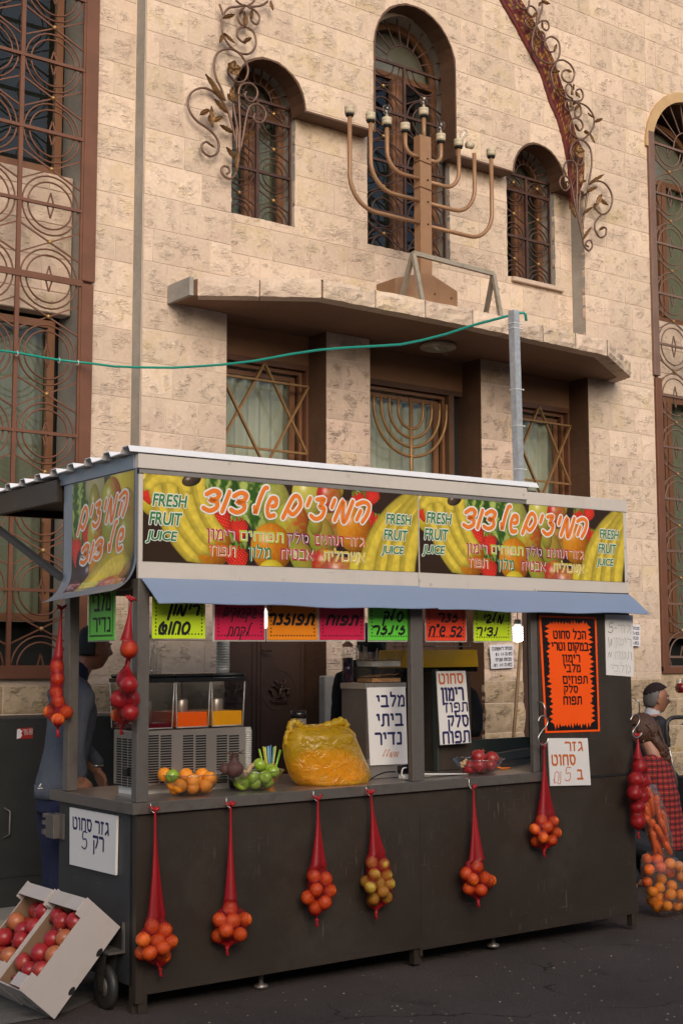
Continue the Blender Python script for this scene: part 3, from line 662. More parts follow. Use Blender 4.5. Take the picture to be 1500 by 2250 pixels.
def cells(x0,x1,z0,z1,cell,holes):
    nx=max(1,round((x1-x0)/cell)); nz=max(1,round((z1-z0)/cell))
    X=np.linspace(x0,x1,nx+1); Z=np.linspace(z0,z1,nz+1); GX,GZ=np.meshgrid(X,Z)
    ins=np.zeros(GX.shape,int)-1
    for h,poly in enumerate(holes): ins[inside(GX,GZ,poly)]=h
    keep={};vs=[];fs=[]
    def vid(j,i):
        k=(j,i)
        if k not in keep:
            x,z=GX[j,i],GZ[j,i]; h=ins[j,i]
            if h>=0: x,z=nearest(x,z,holes[h])
            keep[k]=len(vs); vs.append((x,z,h>=0))
        return keep[k]
    for j in range(nz):
        for i in range(nx):
            q=[(j,i),(j,i+1),(j+1,i+1),(j+1,i)]
            if all(ins[a]>=0 for a in q): continue
            f=[vid(*a) for a in q]
            P=[vs[k] for k in f]; ar=abs(sum(P[k][0]*P[(k+1)%4][1]-P[(k+1)%4][0]*P[k][1] for k in range(4)))/2
            if ar>1e-6: fs.append(f)
    for poly in holes:       # sharp corners of an opening keep their vertex
        n=len(poly)
        for i in range(n):
            a=Vector(poly[i-1]);b=Vector(poly[i]);c=Vector(poly[(i+1)%n])
            if (b-a).length<.02 or (c-b).length<.02: continue
            if abs((b-a).normalized().dot((c-b).normalized()))>.6: continue
            best=None
            for k,(x,z,h) in enumerate(vs):
                if h:
                    d=math.hypot(x-b.x,z-b.y)
                    if d<cell*1.3 and (best is None or d<best[0]): best=(d,k)
            if best: vs[best[1]]=(b.x,b.y,True)
    return vs,fs
STONES=[]
def lay_stones(x0,x1,z0,z1,Y,holes,mat,pitch=.2535,anchor=4.30,lmin=.30,lmax=.62,rel=.016,seed=1,joint=.009,edge_clip=True):
    rnd=random.Random(seed); k0=math.floor((z0-anchor)/pitch); z=anchor+k0*pitch; row=0
    while z<z1:
        a=max(z,z0); b=min(z+pitch,z1)
        if b-a>.04:
            x=x0-rnd.random()*.3
            while x<x1:
                L=rnd.uniform(lmin,lmax) if row%2 else rnd.uniform(lmin*.8,lmax*.9)
                xa=max(x,x0); xb=min(x+L,x1); x+=L
                if x1-x<.12: xb=x1; x=x1
                if xb-xa<.05: continue
                one_stone(xa+joint/2,xb-joint/2,a+joint/2,b-joint/2,Y,holes,mat,rel,rnd)
        z+=pitch; row+=1
def one_stone(xa,xb,za,zb,Y,holes,mat,rel,rnd):
    hs=[h for h in holes if max(p[0] for p in h)>xa-.01 and min(p[0] for p in h)<xb+.01 and max(p[1] for p in h)>za-.01 and min(p[1] for p in h)<zb+.01]
    cut=False
    if hs:
        gx,gz=np.meshgrid(np.linspace(xa,xb,9),np.linspace(za,zb,7))
        i=np.zeros(gx.shape,bool)
        for h in hs: i|=inside(gx,gz,h)
        if i.all(): return
        cut=bool(i.any())
    cell=.035 if cut else .055
    vs,fs=cells(xa,xb,za,zb,cell,hs if cut else [])
    if not fs: return
    seedv=Vector((rnd.random()*50,rnd.random()*50,rnd.random()*50)); amp=rel*rnd.uniform(.5,1.3); tilt=rnd.uniform(-.35,.35)
    tone=(rnd.random(),rnd.random())
    V=[];B=[]
    for x,z,h in vs:
        e=min(x-xa,xb-x,z-za,zb-z)
        m=max(0,min(1,e/.055)); m=m*m*(3-2*m)
        nz=noise.noise(Vector((x*6,z*9,0))+seedv)*.6+noise.noise(Vector((x*15,z*22,3))+seedv)*.5
        d=m*(amp*(.25+nz*1.1)+amp*tilt*((z-za)/(zb-za)-.5)*1.2)
        if h: x+=rnd.uniform(-.004,.004); z+=rnd.uniform(-.004,.004)
        V.append((x,Y-.003-max(-.0005,d),z)); B.append(.35+.65*m)
    bm=bmesh.new(); bv=[bm.verts.new(p) for p in V]
    for f in fs:
        try: bm.faces.new([bv[i] for i in f])
        except ValueError: pass
    be=[e for e in bm.edges if len(e.link_faces)==1]
    r=bmesh.ops.extrude_edge_only(bm,edges=be); nv=[v for v in r['geom'] if isinstance(v,bmesh.types.BMVert)]
    for v in nv: v.co.y=Y+.03
    bmesh.ops.split_edges(bm,edges=be)
    bm.verts.index_update(); P=[tuple(v.co) for v in bm.verts]; B=B+[.35]*(len(P)-len(B)); B=B[:len(P)]; F=[[v.index for v in f.verts] for f in bm.faces]; bm.free()
    c=Vector(((xa+xb)/2,Y,(za+zb)/2)); STONES.append(((xb-xa)*(zb-za)/(c-CAM).length_squared*vis(c),P,F,B,tone,mat))
def vis(c):
    d=c-CAM; z=d.dot(FW)
    x=750+FPX*d.dot(RT)/z; y=1125-FPX*d.dot(UP)/z
    return 1. if (-60<x<1560 and -60<y<2300) else .02
def emit_stones(root, limit=292):
    STONES.sort(key=lambda s:-s[0])
    def mk(lst,name):
        me=bpy.data.meshes.new(name); V=[];F=[];C=[];mats=[];MI=[]
        ox,oy,oz=OFF[root.name]
        for _,P,Fc,B,tn,mt in lst:
            o=len(V); V+=[(x-ox,y-oy,z-oz) for x,y,z in P]; F+=[[i+o for i in f] for f in Fc]
            if mt not in mats: mats.append(mt)
            MI+=[mats.index(mt)]*len(Fc); C+=[(tn[0],tn[1],b,1.) for b in B]
        me.from_pydata(V,[],F)
        for m_ in mats: me.materials.append(MAT(m_))
        me.polygons.foreach_set('material_index',MI)
        a=me.color_attributes.new('tone','FLOAT_COLOR','POINT'); a.data.foreach_set('color',np.array(C,np.float32).ravel())
        fixn(me); me.polygons.foreach_set('use_smooth',[True]*len(me.polygons))
        me.update()
        o=bpy.data.objects.new(name,me); COL.objects.link(o); o.parent=root; return o
    for s in STONES[:limit]: mk([s],'stone')
    if STONES[limit:]: mk(STONES[limit:],'small_stones')['kind']='stuff'

# walls: mortar beds (holes cut) and their stones
def bed(name,x0,x1,z0,z1,Y,holes,mat='mortar',cell=.05):
    vs,fs=cells(x0,x1,z0,z1,cell,holes); m=MB(); m.add([(x,Y+.0012,z) for x,z,h in vs],fs); o=part(name,m,mat,BLD,fix=False); return o
MAINH=[NICHE]+DOORS
bed('wall',4.80,10.2,.0,9.4,MY,MAINH); bed('wall',10.2,12.6,.0,9.4,MY,[RW])
bed('wall',2.2,4.82,.0,9.4,LY,[LW]); bed('wall',5.5,9.6,4.275,7.4,NY,[WINL,WINC,WINR])
lay_stones(4.81,10.45,.0,1.45,MY,DOORS,'low_stone_shaded',rel=.03,seed=5,lmin=.4,lmax=.7)
lay_stones(4.81,5.54,1.45,4.26,MY,[],'stone',lmin=.28,lmax=.5,seed=2)
lay_stones(6.48,6.93,1.45,4.26,MY,[],'column_stone',lmin=.5,lmax=.5,rel=.02,seed=3,pitch=.25)
lay_stones(8.16,8.62,1.45,4.26,MY,[],'column_stone',lmin=.5,lmax=.5,rel=.02,seed=4,pitch=.25)
lay_stones(9.52,10.45,1.45,4.26,MY,[],'stone',lmin=.3,lmax=.5,seed=6)
lay_stones(4.81,10.45,4.26,8.9,MY,[NICHE],'stone',seed=7,rel=.013)
lay_stones(10.45,12.3,4.26,8.9,MY,[RW],'stone',seed=8)
lay_stones(10.45,12.3,.0,1.50,MY,[],'low_stone_shaded',seed=9,rel=.025)
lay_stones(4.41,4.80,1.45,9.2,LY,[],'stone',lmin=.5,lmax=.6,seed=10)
lay_stones(2.4,4.80,.2,1.45,LY,[],'low_stone_shaded',seed=11,rel=.035,lmin=.4,lmax=.8)
lay_stones(5.57,9.51,4.34,6.95,NY,[WINL,WINC,WINR],'stone',seed=12,rel=.012,lmin=.34,lmax=.66)
emit_stones(BLD)

def reveal(poly,y0,y1,closed=True,lip=0.):
    m=MB(); n=len(poly); vs=[(x,y0,z) for x,z in poly]+[(x,y1,z) for x,z in poly]
    m.add(vs,[(i,(i+1)%n,(i+1)%n+n,i+n) for i in range(n if closed else n-1)]); return m
# arch soffits and jambs of the niche, painted brown; the right return is bare cement
def inset(poly,d):
    out=[];n=len(poly)
    for i in range(n):
        a=Vector(poly[i-1]) if i>0 else Vector(poly[0])*2-Vector(poly[1]); b=Vector(poly[i]); c=Vector(poly[i+1]) if i<n-1 else b*2-a
        t1=(b-a); t2=(c-b); t=(t1.normalized()+t2.normalized())
        if t.length<1e-6: t=t1
        t.normalize(); nrm=Vector((-t.y,t.x)); k=1/max(.5,abs(nrm.dot(Vector((-t1.y,t1.x)).normalized())))
        out.append((b.x+nrm.x*d*k,b.y+nrm.y*d*k))
    return out
NP=NICHE[2:]; NI=inset(NP,.007); rj=random.Random(9)
NO=[(x+rj.uniform(-.004,.006),z+rj.uniform(-.004,.006)) for x,z in inset(NP,-.010)]
m=reveal(NI,MY-.016,NY+.01,False); n_=len(NI)
m.add([(x,MY-.016,z) for x,z in NI]+[(x,MY-.015,z) for x,z in NO],[(i,i+1,n_+i+1,n_+i) for i in range(n_-1)])
part('arch_soffit',m,'brown_plaster',BLD,'dark brown painted soffit of the arched niche',fix=False)
m=MB(); m.add([(9.51,MY-.004,4.3),(9.51,NY+.09,4.3),(9.51,NY+.09,6.05),(9.51,MY-.004,6.05)],[(0,1,2,3)]); part('niche_return',m,'cement',BLD,'bare grey cement return of the niche',fix=False)
m=MB(); m.add([(4.804,MY-.008,0),(4.804,LY+.03,0),(4.804,LY+.03,9.3),(4.804,MY-.008,9.3)],[(0,1,2,3)]); part('corner_return',m,'cement',BLD,fix=False)

# ---------------------------------------------------------------- windows and grilles
def window(label,poly_x,zb,zs,yg,arched=True,curtain=True,frame_y=9.12,mull=True,cmat='curtain'):
    """aluminium window behind a grille: returns the window part"""
    x0,x1=poly_x; m=MB(); fw=.055
    m.box((x0,frame_y,zb),(x0+fw,frame_y+.05,zs)); m.box((x1-fw,frame_y,zb),(x1,frame_y+.05,zs))
    m.box((x0+fw,frame_y,zb),(x1-fw,frame_y+.05,zb+fw)); m.box((x0+fw,frame_y,zs-fw),(x1-fw,frame_y+.05,zs))
    if mull:
        c=(x0+x1)/2
        m.box((c-.06,frame_y-.01,zb+fw),(c-.022,frame_y+.045,zs-fw)); m.box((c-.02,frame_y-.02,zb+fw),(c+.02,frame_y+.04,zs-fw)); m.box((c+.022,frame_y-.01,zb+fw),(c+.06,frame_y+.045,zs-fw))
    wn=part('window_frame',m,'alu_brown',BLD,label)
    if arched:
        r=(x1-x0)/2; a=MB(); a.strip_arc(((x0+x1)/2,zs),r-fw,r,frame_y+.001,frame_y+.048,0,PI); part('arch_frame',a,'alu_brown',wn)
    cx=(x0+x1)/2
    for s in ((x0+fw,cx-.06),(cx+.06,x1-fw)) if mull else ((x0+fw,x1-fw),):
        p=MB(); p.add([(s[0],frame_y+.02,zb+fw),(s[1],frame_y+.02,zb+fw),(s[1],frame_y+.02,zs-fw),(s[0],frame_y+.02,zs-fw)],[(0,1,2,3)]); part('pane',p,'window_glass',wn,fix=False)
    if arched:
        p=MB(); pl=arcpts(cx,zs,(x1-x0)/2-fw,0,PI,16); p.add([(x,frame_y+.02,z) for x,z in pl],[tuple(range(len(pl)))]); part('pane',p,'window_glass',wn,fix=False)
        p=MB(); pl=arcpts(cx,zs,(x1-x0)/2-.01,0,PI,16); p.add([(x,frame_y+.10,z) for x,z in pl],[tuple(range(len(pl)))]); part('blind',p,'arch_blind',wn,fix=False)
    if curtain: 
        p=MB(); n=46; vs=[];fs=[]
        for i in range(n+1):
            x=x0+(x1-x0)*i/n; y=frame_y+.16+.028*math.sin(i*1.15)+.01*math.sin(i*.41+1)
            vs+=[(x,y,zb),(x,y,zs)]
        fs=[(2*i,2*i+2,2*i+3,2*i+1) for i in range(n)]; p.add(vs,fs,True); part('curtain',p,cmat,wn,fix=False)
    return wn
pm('arch_blind', (.30,.26,.22), .8, var=.1, sc=3)

def rib_grille(name,label,x0,x1,zb,zs,yg,rows,balls,mat='iron',arch=True,bw=.022,rs=(.44,.31),dia=True,frame=.03,xm=None,left_open=False,rails=None,fan_r=.42):
    """wrought grille: outer frame, centre mullion, rails through ring pairs, crossing rods with a brass ball"""
    m=MB(); cx=(x0+x1)/2 if xm is None else xm; t=.010
    Z=zs
    m.bar((x0,yg,zb),(x0,yg,Z),frame,.02); m.bar((x1,yg,zb),(x1,yg,Z),frame,.02); m.bar((cx,yg,zb),(cx,yg,Z),bw*1.15,.022)
    m.bar((x0,yg,zb),(x1,yg,zb),frame,.02,(0,1,0))
    for z in (rails if rails is not None else rows): m.bar((x0,yg-.002,z),(x1,yg-.002,z),.022,bw)
    half=[(x0,cx),(cx,x1)]
    bl=[]
    for a,b in half:
        c=(a+b)/2; wd=b-a
        for z in rows:
            for q,rr in enumerate(rs):
                R=wd*rr
                a0,a1=0,2*PI
                if z>=Z-.01: a0,a1=PI,2*PI
                elif z<=zb+.01: a0,a1=0,PI
                if a1-a0>6: m.ring((c,yg+.012,z),R,.007,n=30,seg=5)
                else: m.arc((c,yg+.012,z),R,a0,a1,.007)
            if dia:
                h=wd*.19; q=wd*.055
                D=[(c,z+h),(c+q,z),(c,z-h),(c-q,z)]
                for i in range(4):
                    p1,p2=D[i],D[(i+1)%4]
                    if (max(p1[1],p2[1])>Z) or (min(p1[1],p2[1])<zb-.001): continue
                    m.bar((p1[0],yg+.01,p1[1]),(p2[0],yg+.01,p2[1]),.009)
        for z in balls:
            h=wd*.235
            m.bar((a,yg+.012,z+h),(b,yg+.012,z-h),.011); m.bar((a,yg+.022,z-h),(b,yg+.022,z+h),.010)
            bl.append((c,z))
    if arch:
        R=(x1-x0)/2; C=((x0+x1)/2,Z)
        m.strip_arc(C,R-.004,R+.018,yg-.012,yg+.012,0,PI,24)
        r0=R*fan_r
        m.arc((C[0],yg,C[1]),r0,0,PI,.007,16)
        for i in range(1,9):
            a=PI*i/9+0; m.bar((C[0]+r0*math.cos(a),yg,C[1]+r0*math.sin(a)),(C[0]+R*math.cos(a),yg,C[1]+R*math.sin(a)),.010)
        if dia: m.bar((C[0]-.06*R,yg,Z),(C[0],yg,Z+R*.25),.009); m.bar((C[0]+.06*R,yg,Z),(C[0],yg,Z+R*.25),.009)
    g=part(name,m,mat,BLD,label)
    for c,z in bl:
        b=MB(); b.ball((c,yg+.005,z),.017,10); part('ball',b,'brass',g)
    return g
# three niche windows
GY=9.02
def zrow(p): return [onY(x,y,GY).z for x,y in p]
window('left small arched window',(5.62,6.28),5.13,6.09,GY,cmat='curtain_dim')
rib_grille('window_grille','iron grille with brass balls over left arched window',5.62,6.28,5.13,6.14,GY,[5.985,5.545,5.14],[6.065,5.765,5.335],rails=[6.14,5.985,5.545],dia=False)
window('tall central arched window',(7.03,7.96),5.13,6.80,GY,curtain=False)
rib_grille('window_grille','tall iron grille over central arched window',7.03,7.96,5.13,6.83,GY,[6.83,6.38,5.92,5.47,5.14],[6.605,6.15,5.70,5.28],rails=[6.83,6.38,5.92,5.47],rs=(.41,.27),dia=False)
window('right small arched window',(8.66,9.28),5.13,6.09,GY,curtain=False)
rib_grille('window_grille','iron grille with brass balls over right arched window',8.66,9.28,5.13,6.14,GY,[5.985,5.545,5.14],[6.065,5.765,5.335],rails=[6.14,5.985,5.545],dia=False)
# jambs (grey) of the three windows, sills
for poly in (WINL,WINC,WINR):
    part('window_jamb',reveal(poly,NY-.004,9.42),'cement',BLD,fix=False)
m=MB(); m.bbox((8.70,NY-.045,5.085),(9.36,9.05,5.128),.006); part('sill',m,'stone',BLD)
# near-black sheets behind every window, painted as the dark of unlit rooms
m=MB(); m.box((2.2,9.42,1.2),(4.6,9.5,9.4)); m.box((5.0,9.75,.0),(9.9,9.8,8.3)); m.box((10.3,9.42,1.2),(12.4,9.5,8.0)); m.box((5.0,9.42,4.3),(9.9,9.75,4.34)); part('room_backing',m,'unlit_room_black',BLD)
m=MB(); m.box((10.46,MY+.40,1.5),(11.8,MY+.45,1.56)); part('room_backing',m,'unlit_room_black',BLD)

# tall left grille and its windows
def bay(x0,x1,yy,mat_frame): pass
GL=8.90
k=(GL-1e-9)/8.8
def zl(z): return 1.6+(z-1.6)*GL/8.8
rowsL=[zl(z) for z in (8.0,7.45,6.92,6.40,5.87,5.35,4.82,4.29,3.745,3.19,2.65,2.10,1.575)]
railL=[z for z in rowsL if abs(z-zl(3.745))>.1]
ballL=[(rowsL[i]+rowsL[i+1])/2 for i in range(len(rowsL)-1)]
XL0,XLM,XL1=3.39,3.875,4.36
g=rib_grille('window_grille','tall rusty brown grille of rings at the left edge',XL0,XL1,rowsL[-1],9.2,GL,rowsL,ballL,'rust_iron',arch=False,rails=railL,rs=(.445,.355),bw=.026,dia=True)
m=MB(); m.bbox((4.362,GL-.02,1.52),(4.455,GL+.03,4.325),.003); m.bbox((4.362,GL-.02,4.345),(4.465,GL+.035,9.2),.003); m.box((3.2,GL-.018,1.50),(4.36,GL+.02,1.575)); m.box((3.2,GL-.02,4.30),(4.36,GL+.0,4.345)); part('grille_frame',m,'rust_iron',BLD,'wide flat rusty frame of the left grille')
m=MB(); m.add([(4.41,LY-.002,1.5),(4.41,9.35,1.5),(4.41,9.35,9.3),(4.41,LY-.002,9.3)],[(0,1,2,3)]); part('window_jamb',m,'cement',BLD,fix=False)
# stone spandrel between the two storeys of the left bay
def spandrel(x0,x1,z0,z1,Y,seed):
    STONES.clear(); lay_stones(x0,x1,z0,z1,Y,[],'stone',seed=seed,rel=.01,lmin=.35,lmax=.6)
    sp=MB(); sp.box((x0,Y+.005,z0),(x1,Y+.12,z1)); o=part('spandrel',sp,'mortar',BLD)
    for _,P,F,B,tn,mt in list(STONES):
        me=bpy.data.meshes.new('stone'); me.from_pydata([(x-OFF[o.name][0],y-OFF[o.name][1],z-OFF[o.name][2]) for x,y,z in P],[],F); me.materials.append(MAT(mt))
        a=me.color_attributes.new('tone','FLOAT_COLOR','POINT'); a.data.foreach_set('color',np.array([(tn[0],tn[1],b,1.) for b in B],np.float32).ravel()); fixn(me)
        me.polygons.foreach_set('use_smooth',[True]*len(me.polygons))
        s=bpy.data.objects.new('stone',me); COL.objects.link(s); s.parent=o
SPY=9.14
zt=onY(150,390,SPY).z; zb_=onY(130,690,SPY).z
spandrel(2.6,4.40,zb_,zt,SPY,31)
WY=9.18
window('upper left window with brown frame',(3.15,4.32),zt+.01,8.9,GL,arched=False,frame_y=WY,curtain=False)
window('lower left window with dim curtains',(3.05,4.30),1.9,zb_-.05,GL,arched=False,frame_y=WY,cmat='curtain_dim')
# tall right window
GR=8.83
rowsR=[6.70,6.24,5.78,5.315,4.85,4.385,3.92,3.46,2.99,2.53,2.06,1.60]
rowsR=[onY(1460,y,GR).z for y in (322,418,523,633,752,856,970,1095)]+[]
st=(rowsR[0]-rowsR[-1])/7
rowsR=[rowsR[0]-st*i for i in range(12)]
ballR=[(rowsR[i]+rowsR[i+1])/2 for i in range(len(rowsR)-1)]
rib_grille('window_grille','tall arched grille of rings at the right edge',10.54,11.68,1.56,rowsR[0],GR,[z for z in rowsR if z>1.55],[z for z in ballR if z>1.6],'grey_iron',arch=True,rails=[z for z in rowsR if z>1.55],rs=(.42,.33),bw=.022,fan_r=.38)
m=MB(); m.bbox((10.44,MY-.035,4.40),(10.525,MY+.03,6.88),.003); part('grille_frame',m,'grey_iron',BLD); m=MB(); m.bbox((10.46,MY-.03,1.52),(10.55,MY+.03,4.38),.003); m.box((10.46,MY-.028,1.50),(11.75,MY+.02,1.56)); part('grille_frame',m,'rust_iron',BLD)
m=MB(); m.strip_arc((11.105,6.72),.60,.70,MY-.03,MY+.05,0,PI,24); part('arch_moulding',m,'arch_ochre',BLD) if 'arch_ochre' in MATS else None
part('window_jamb',reveal(RW,MY,9.40),'brown_plaster',BLD,fix=False)
zt2=onY(1475,710,SPY).z; zb2=onY(1475,868,SPY).z
spandrel(10.46,11.76,zb2,zt2,SPY,37)
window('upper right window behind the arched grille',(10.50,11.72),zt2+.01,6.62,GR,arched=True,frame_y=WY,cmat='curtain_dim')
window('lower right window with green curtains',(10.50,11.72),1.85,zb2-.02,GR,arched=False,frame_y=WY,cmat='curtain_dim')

# ---------------------------------------------------------------- openings under the canopy
RY=9.04
def opening(x0,x1,kind,lab):
    # jamb, lintel panel, window
    m=MB(); m.add([(x1,MY-.003,0),(x1,9.3,0),(x1,9.3,4.27),(x1,MY-.003,4.27)],[(0,1,2,3)]); m.add([(x0,MY-.003,0),(x0,9.3,0),(x0,9.3,4.27),(x0,MY-.003,4.27)],[(3,2,1,0)])
    part('door_jamb',m,'brown_plaster',BLD,fix=False)
    zt={1:4.02,2:4.0,3:4.0}[kind]
    m=MB(); m.box((x0,RY,zt),(x1,RY+.2,4.2605)); part('lintel',m,'brown_paint',BLD)
    xr=x1-.0; fx1={1:6.51,2:7.98,3:9.53}[kind]
    fx1=min(fx1,x1-.005); fx0=x0+.0
    if kind==2: fx1=8.02
    m=MB(); m.box((fx0,RY+.0,zt-.045),(x1,RY+.10,zt-.001)); m.box((fx1-.02,RY+.0,2.6),(x1,RY+.1,zt-.046)) if kind!=2 else m.box((fx1-.02,RY,2.6),(fx1+.04,RY+.10,zt-.046)); m.box((x0,RY,2.52),(x1,RY+.1,2.6)); fr=part('window_surround',m,'alu_dark' if kind!=2 else 'brown_plaster',BLD,lab)
    if kind==2:
        m=MB(); m.box((fx1+.05,RY+.06,2.6),(x1,RY+.1,zt)); part('side_panel',m,'slot_dark',BLD)
    a,b=fx0+.0,fx1-.025; t=zt-.05
    m=MB(); y=RY+.05
    m.box((b-.03,y,2.6),(b,y+.04,t)); m.box((a,y,t-.03),(b-.03,y+.04,t)); m.box((b-.10,y+.03,2.6),(b-.05,y+.06,t-.05)); m.box((a,y+.03,t-.085),(b-.10,y+.06,t-.05)); m.box((a,y,2.6),(b-.03,y+.04,2.64)); f2=part('window_frame',m,'alu_brown',BLD)
    p=MB(); p.add([(a,y+.045,2.6),(b-.1,y+.045,2.6),(b-.1,y+.045,t-.08),(a,y+.045,t-.08)],[(0,1,2,3)]); part('pane',p,'window_glass',f2,fix=False)
    p=MB(); n=52; vs=[]
    for i in range(n+1):
        x=a+(b-a)*i/n; yy=y+.13+.026*math.sin(i*.95)+.008*math.sin(i*.37); vs+=[(x,yy,2.5),(x,yy,t)]
    p.add(vs,[(2*i,2*i+2,2*i+3,2*i+1) for i in range(n)],True); part('curtain',p,'curtain',f2,fix=False)
opening(*D1,1,'brown surround of the left star window'); opening(*D2,2,'brown surround of the window with the candelabrum'); opening(*D3,3,'brown surround of the right star window')
def star(cx,zt,zb,w,label):
    m=MB(); H=(zt-zb); up=zt-H*.175; lo=zb+H*.175; y=9.0
    A=[(cx,zt),(cx+w,lo),(cx-w,lo)]; B=[(cx,zb),(cx+w,up),(cx-w,up)]
    for tri,yy in ((A,y),(B,y-.016)):
        for i in range(3):
            p,q=tri[i],tri[(i+1)%3]; m.bar((p[0],yy,p[1]),(q[0],yy,q[1]),.016,.026)
    part('star_grille',m,'star_bronze',BLD,label)
star(6.02,3.977,3.135,.415,'six pointed star grille of bronze bars in left window')
star(9.075,3.97,3.12,.395,'six pointed star grille of bronze bars in right window')
# nine-branched grille in the middle window
m=MB(); cx=7.53; y=9.0; zc=3.83
def zz(y_): return onY(902,y_,9.0).z
joins=[(zz(942),.135),(zz(962),.235),(zz(982),.325),(zz(1003),.405)]
m.tube([(cx,y,2.6),(cx,y,3.87)],.016,8)
for zj,R in joins:
    for s in (-1,1):
        P=[(cx,y,zj)]
        zt_=3.855
        for i in range(13):
            a=PI/2*i/12; P.append((cx+s*R*math.sin(a),y,zj+R*1.02*(1-math.cos(a))))
        P=P[1:]; P.append((cx+s*R,y,max(zt_,P[-1][2]+.02)))
        m.tube(P,.0135,8)
part('candelabrum_grille',m,'star_bronze',BLD,'nine branched candelabrum grille of bronze tubes')

# ---------------------------------------------------------------- canopy
CP=[(5.03,8.79),(5.03,8.61),(5.07,8.46),(5.83,7.97),(7.3,7.965),(8.94,8.04),(9.80,8.53),(9.88,8.79)]
m=MB(); m.prismz(CP,4.262,4.38); m.box((5.5,8.791,4.2615),(9.56,9.35,4.285)); cn=part('canopy',m,'canopy_brown',BLD,'thin bowed canopy slab, brown underneath') if 'canopy_brown' in MATS else part('canopy',m,'brown_plaster',BLD,'thin bowed canopy slab, brown underneath')
rnd=random.Random(4)
def edge_stones(a,b,n):
    for i in range(n):
        t0,t1=i/n,(i+1)/n; A=Vector(a).lerp(Vector(b),t0); B=Vector(a).lerp(Vector(b),t1); d=(B-A); L=d.length; d.normalize(); nrm=Vector((d.y,-d.x)); 
        k=8; vs=[];h0,h1=4.255,4.392
        sd=rnd.random()*40
        rows=4
        for r in range(rows+1):
            for j in range(k+1):
                s=.004+(L-.008)*j/k; e=0 if r in(0,rows) or j in (0,k) else 1
                o=.012+e*(.012+.016*noise.noise(Vector((s*9,r*1.1,sd))))
                p=A+d*s+nrm*o; vs.append((p.x,p.y,h0+(h1-h0)*r/rows+ (0 if 0<r<rows else rnd.uniform(-.003,.003))))
        nb=len(vs)
        for r in range(rows+1):
            for j in (0,k):
                pass
        fs=[(r*(k+1)+j,r*(k+1)+j+1,(r+1)*(k+1)+j+1,(r+1)*(k+1)+j) for r in range(rows) for j in range(k)]
        # top and bottom returns
        for r,hh in ((0,h0),(rows,h1)):
            o=len(vs)
            for j in range(k+1):
                s=.004+(L-.008)*j/k; p=A+d*s-nrm*.11; vs.append((p.x,p.y,hh))
            fs+=[(r*(k+1)+j,r*(k+1)+j+1,o+j+1,o+j) for j in range(k)]
        bmv=MB(); bmv.add(vs,fs,False)
        me=mesh_of(bmv,'edge_stone',['stone'],OFF[cn.name]); fixn(me)
        at=me.color_attributes.new('tone','FLOAT_COLOR','POINT'); tn=(rnd.random(),rnd.random(),.9,1); at.data.foreach_set('color',np.array([tn]*len(me.vertices),np.float32).ravel())
        o=bpy.data.objects.new('edge_stone',me); COL.objects.link(o); o.parent=cn
edge_stones(CP[2],CP[3],2); edge_stones(CP[3],CP[4],3); edge_stones(CP[4],CP[5],4); edge_stones(CP[5],CP[6],3); edge_stones(CP[6],CP[7],1)
m=MB(); m.box((5.012,8.47,4.256),(5.045,8.79,4.391)); part('edge_cement',m,'cement',cn)
# canopy lamp
c=onZ(962,757,4.258); m=MB(); m.lathe([(.0,0),(.135,0),(.15,-.012),(.15,-.035),(.135,-.04),(.125,-.02),(.0,-.018)],c,24); lp=one('ceiling_lamp',m,'socket_cream','round cream lamp without its cover under the stone canopy','lamp',c)
m=MB(); m.tube([c+Vector((-.05,-.01,-.02)),c+Vector((-.01,-.03,-.045))],.018,8); part('lamp_holder',m,'white_paint',lp)
m=MB(); m.ball(c+Vector((.025,-.05,-.065)),.03,12,(1,1,1.15)); part('light_bulb',m,'clear_plastic',lp)
# mosaic band: a shallow rendered channel with small tesserae
L_=[(1092,-14),(1130,52),(1158,105),(1188,160),(1208,225),(1225,262),(1236,300),(1246,345),(1250,385),(1252,420),(1254,458)]
R_=[(1136,-14),(1165,35),(1190,75),(1215,130),(1228,170),(1243,215),(1254,258),(1264,295),(1280,330),(1283,362),(1281,400)]
Lw=[onY(x,y,8.775) for x,y in L_]; Rw=[onY(x,y,8.775) for x,y in R_]
def polyat(P,t):
    n=len(P)-1; f=min(n-1e-6,t*n); i=int(f); return P[i].lerp(P[i+1],f-i)
m=MB(); N=60; vs=[]
for i in range(N+1):
    a=polyat(Lw,i/N); b=polyat(Rw,i/N); jt=.006*noise.noise(Vector((i*.9,0,0)))
    vs+=[(a.x+jt,8.80,a.z),(a.x+jt,8.772,a.z),(b.x,8.772,b.z),(b.x,8.80,b.z)]
m.add(vs,[(4*i+k,4*i+k+1,4*i+k+5,4*i+k+4) for i in range(N) for k in range(3)]); mb_=part('mosaic_band',m,'tile_red',BLD,'curved dark red mosaic band')
m=MB(); rnd=random.Random(3); N=82
for i in range(N):
    for j in range(5):
        if rnd.random()<.03: continue
        s0=.16+.84*j/5; s1=s0+.84/5*.86; t0,t1=i/N,(i+.84)/N
        q=[polyat(Lw,t0).lerp(polyat(Rw,t0),s0),polyat(Lw,t0).lerp(polyat(Rw,t0),s1),polyat(Lw,t1).lerp(polyat(Rw,t1),s1),polyat(Lw,t1).lerp(polyat(Rw,t1),s0)]
        y=8.768-rnd.random()*.002; m.cur=rnd.choice([0,0,1,1,2,1]) if (i+j)%2 else rnd.choice([0,0,2,0,1])
        m.add([(p.x,y,p.z) for p in q]+[(p.x,8.773,p.z) for p in q],[(0,1,2,3),(0,4,5,1),(1,5,6,2),(2,6,7,3),(3,7,4,0)])
me=part('tesserae',m,['tile_red','tile_gold','tile_brown'],mb_,kind='stuff')

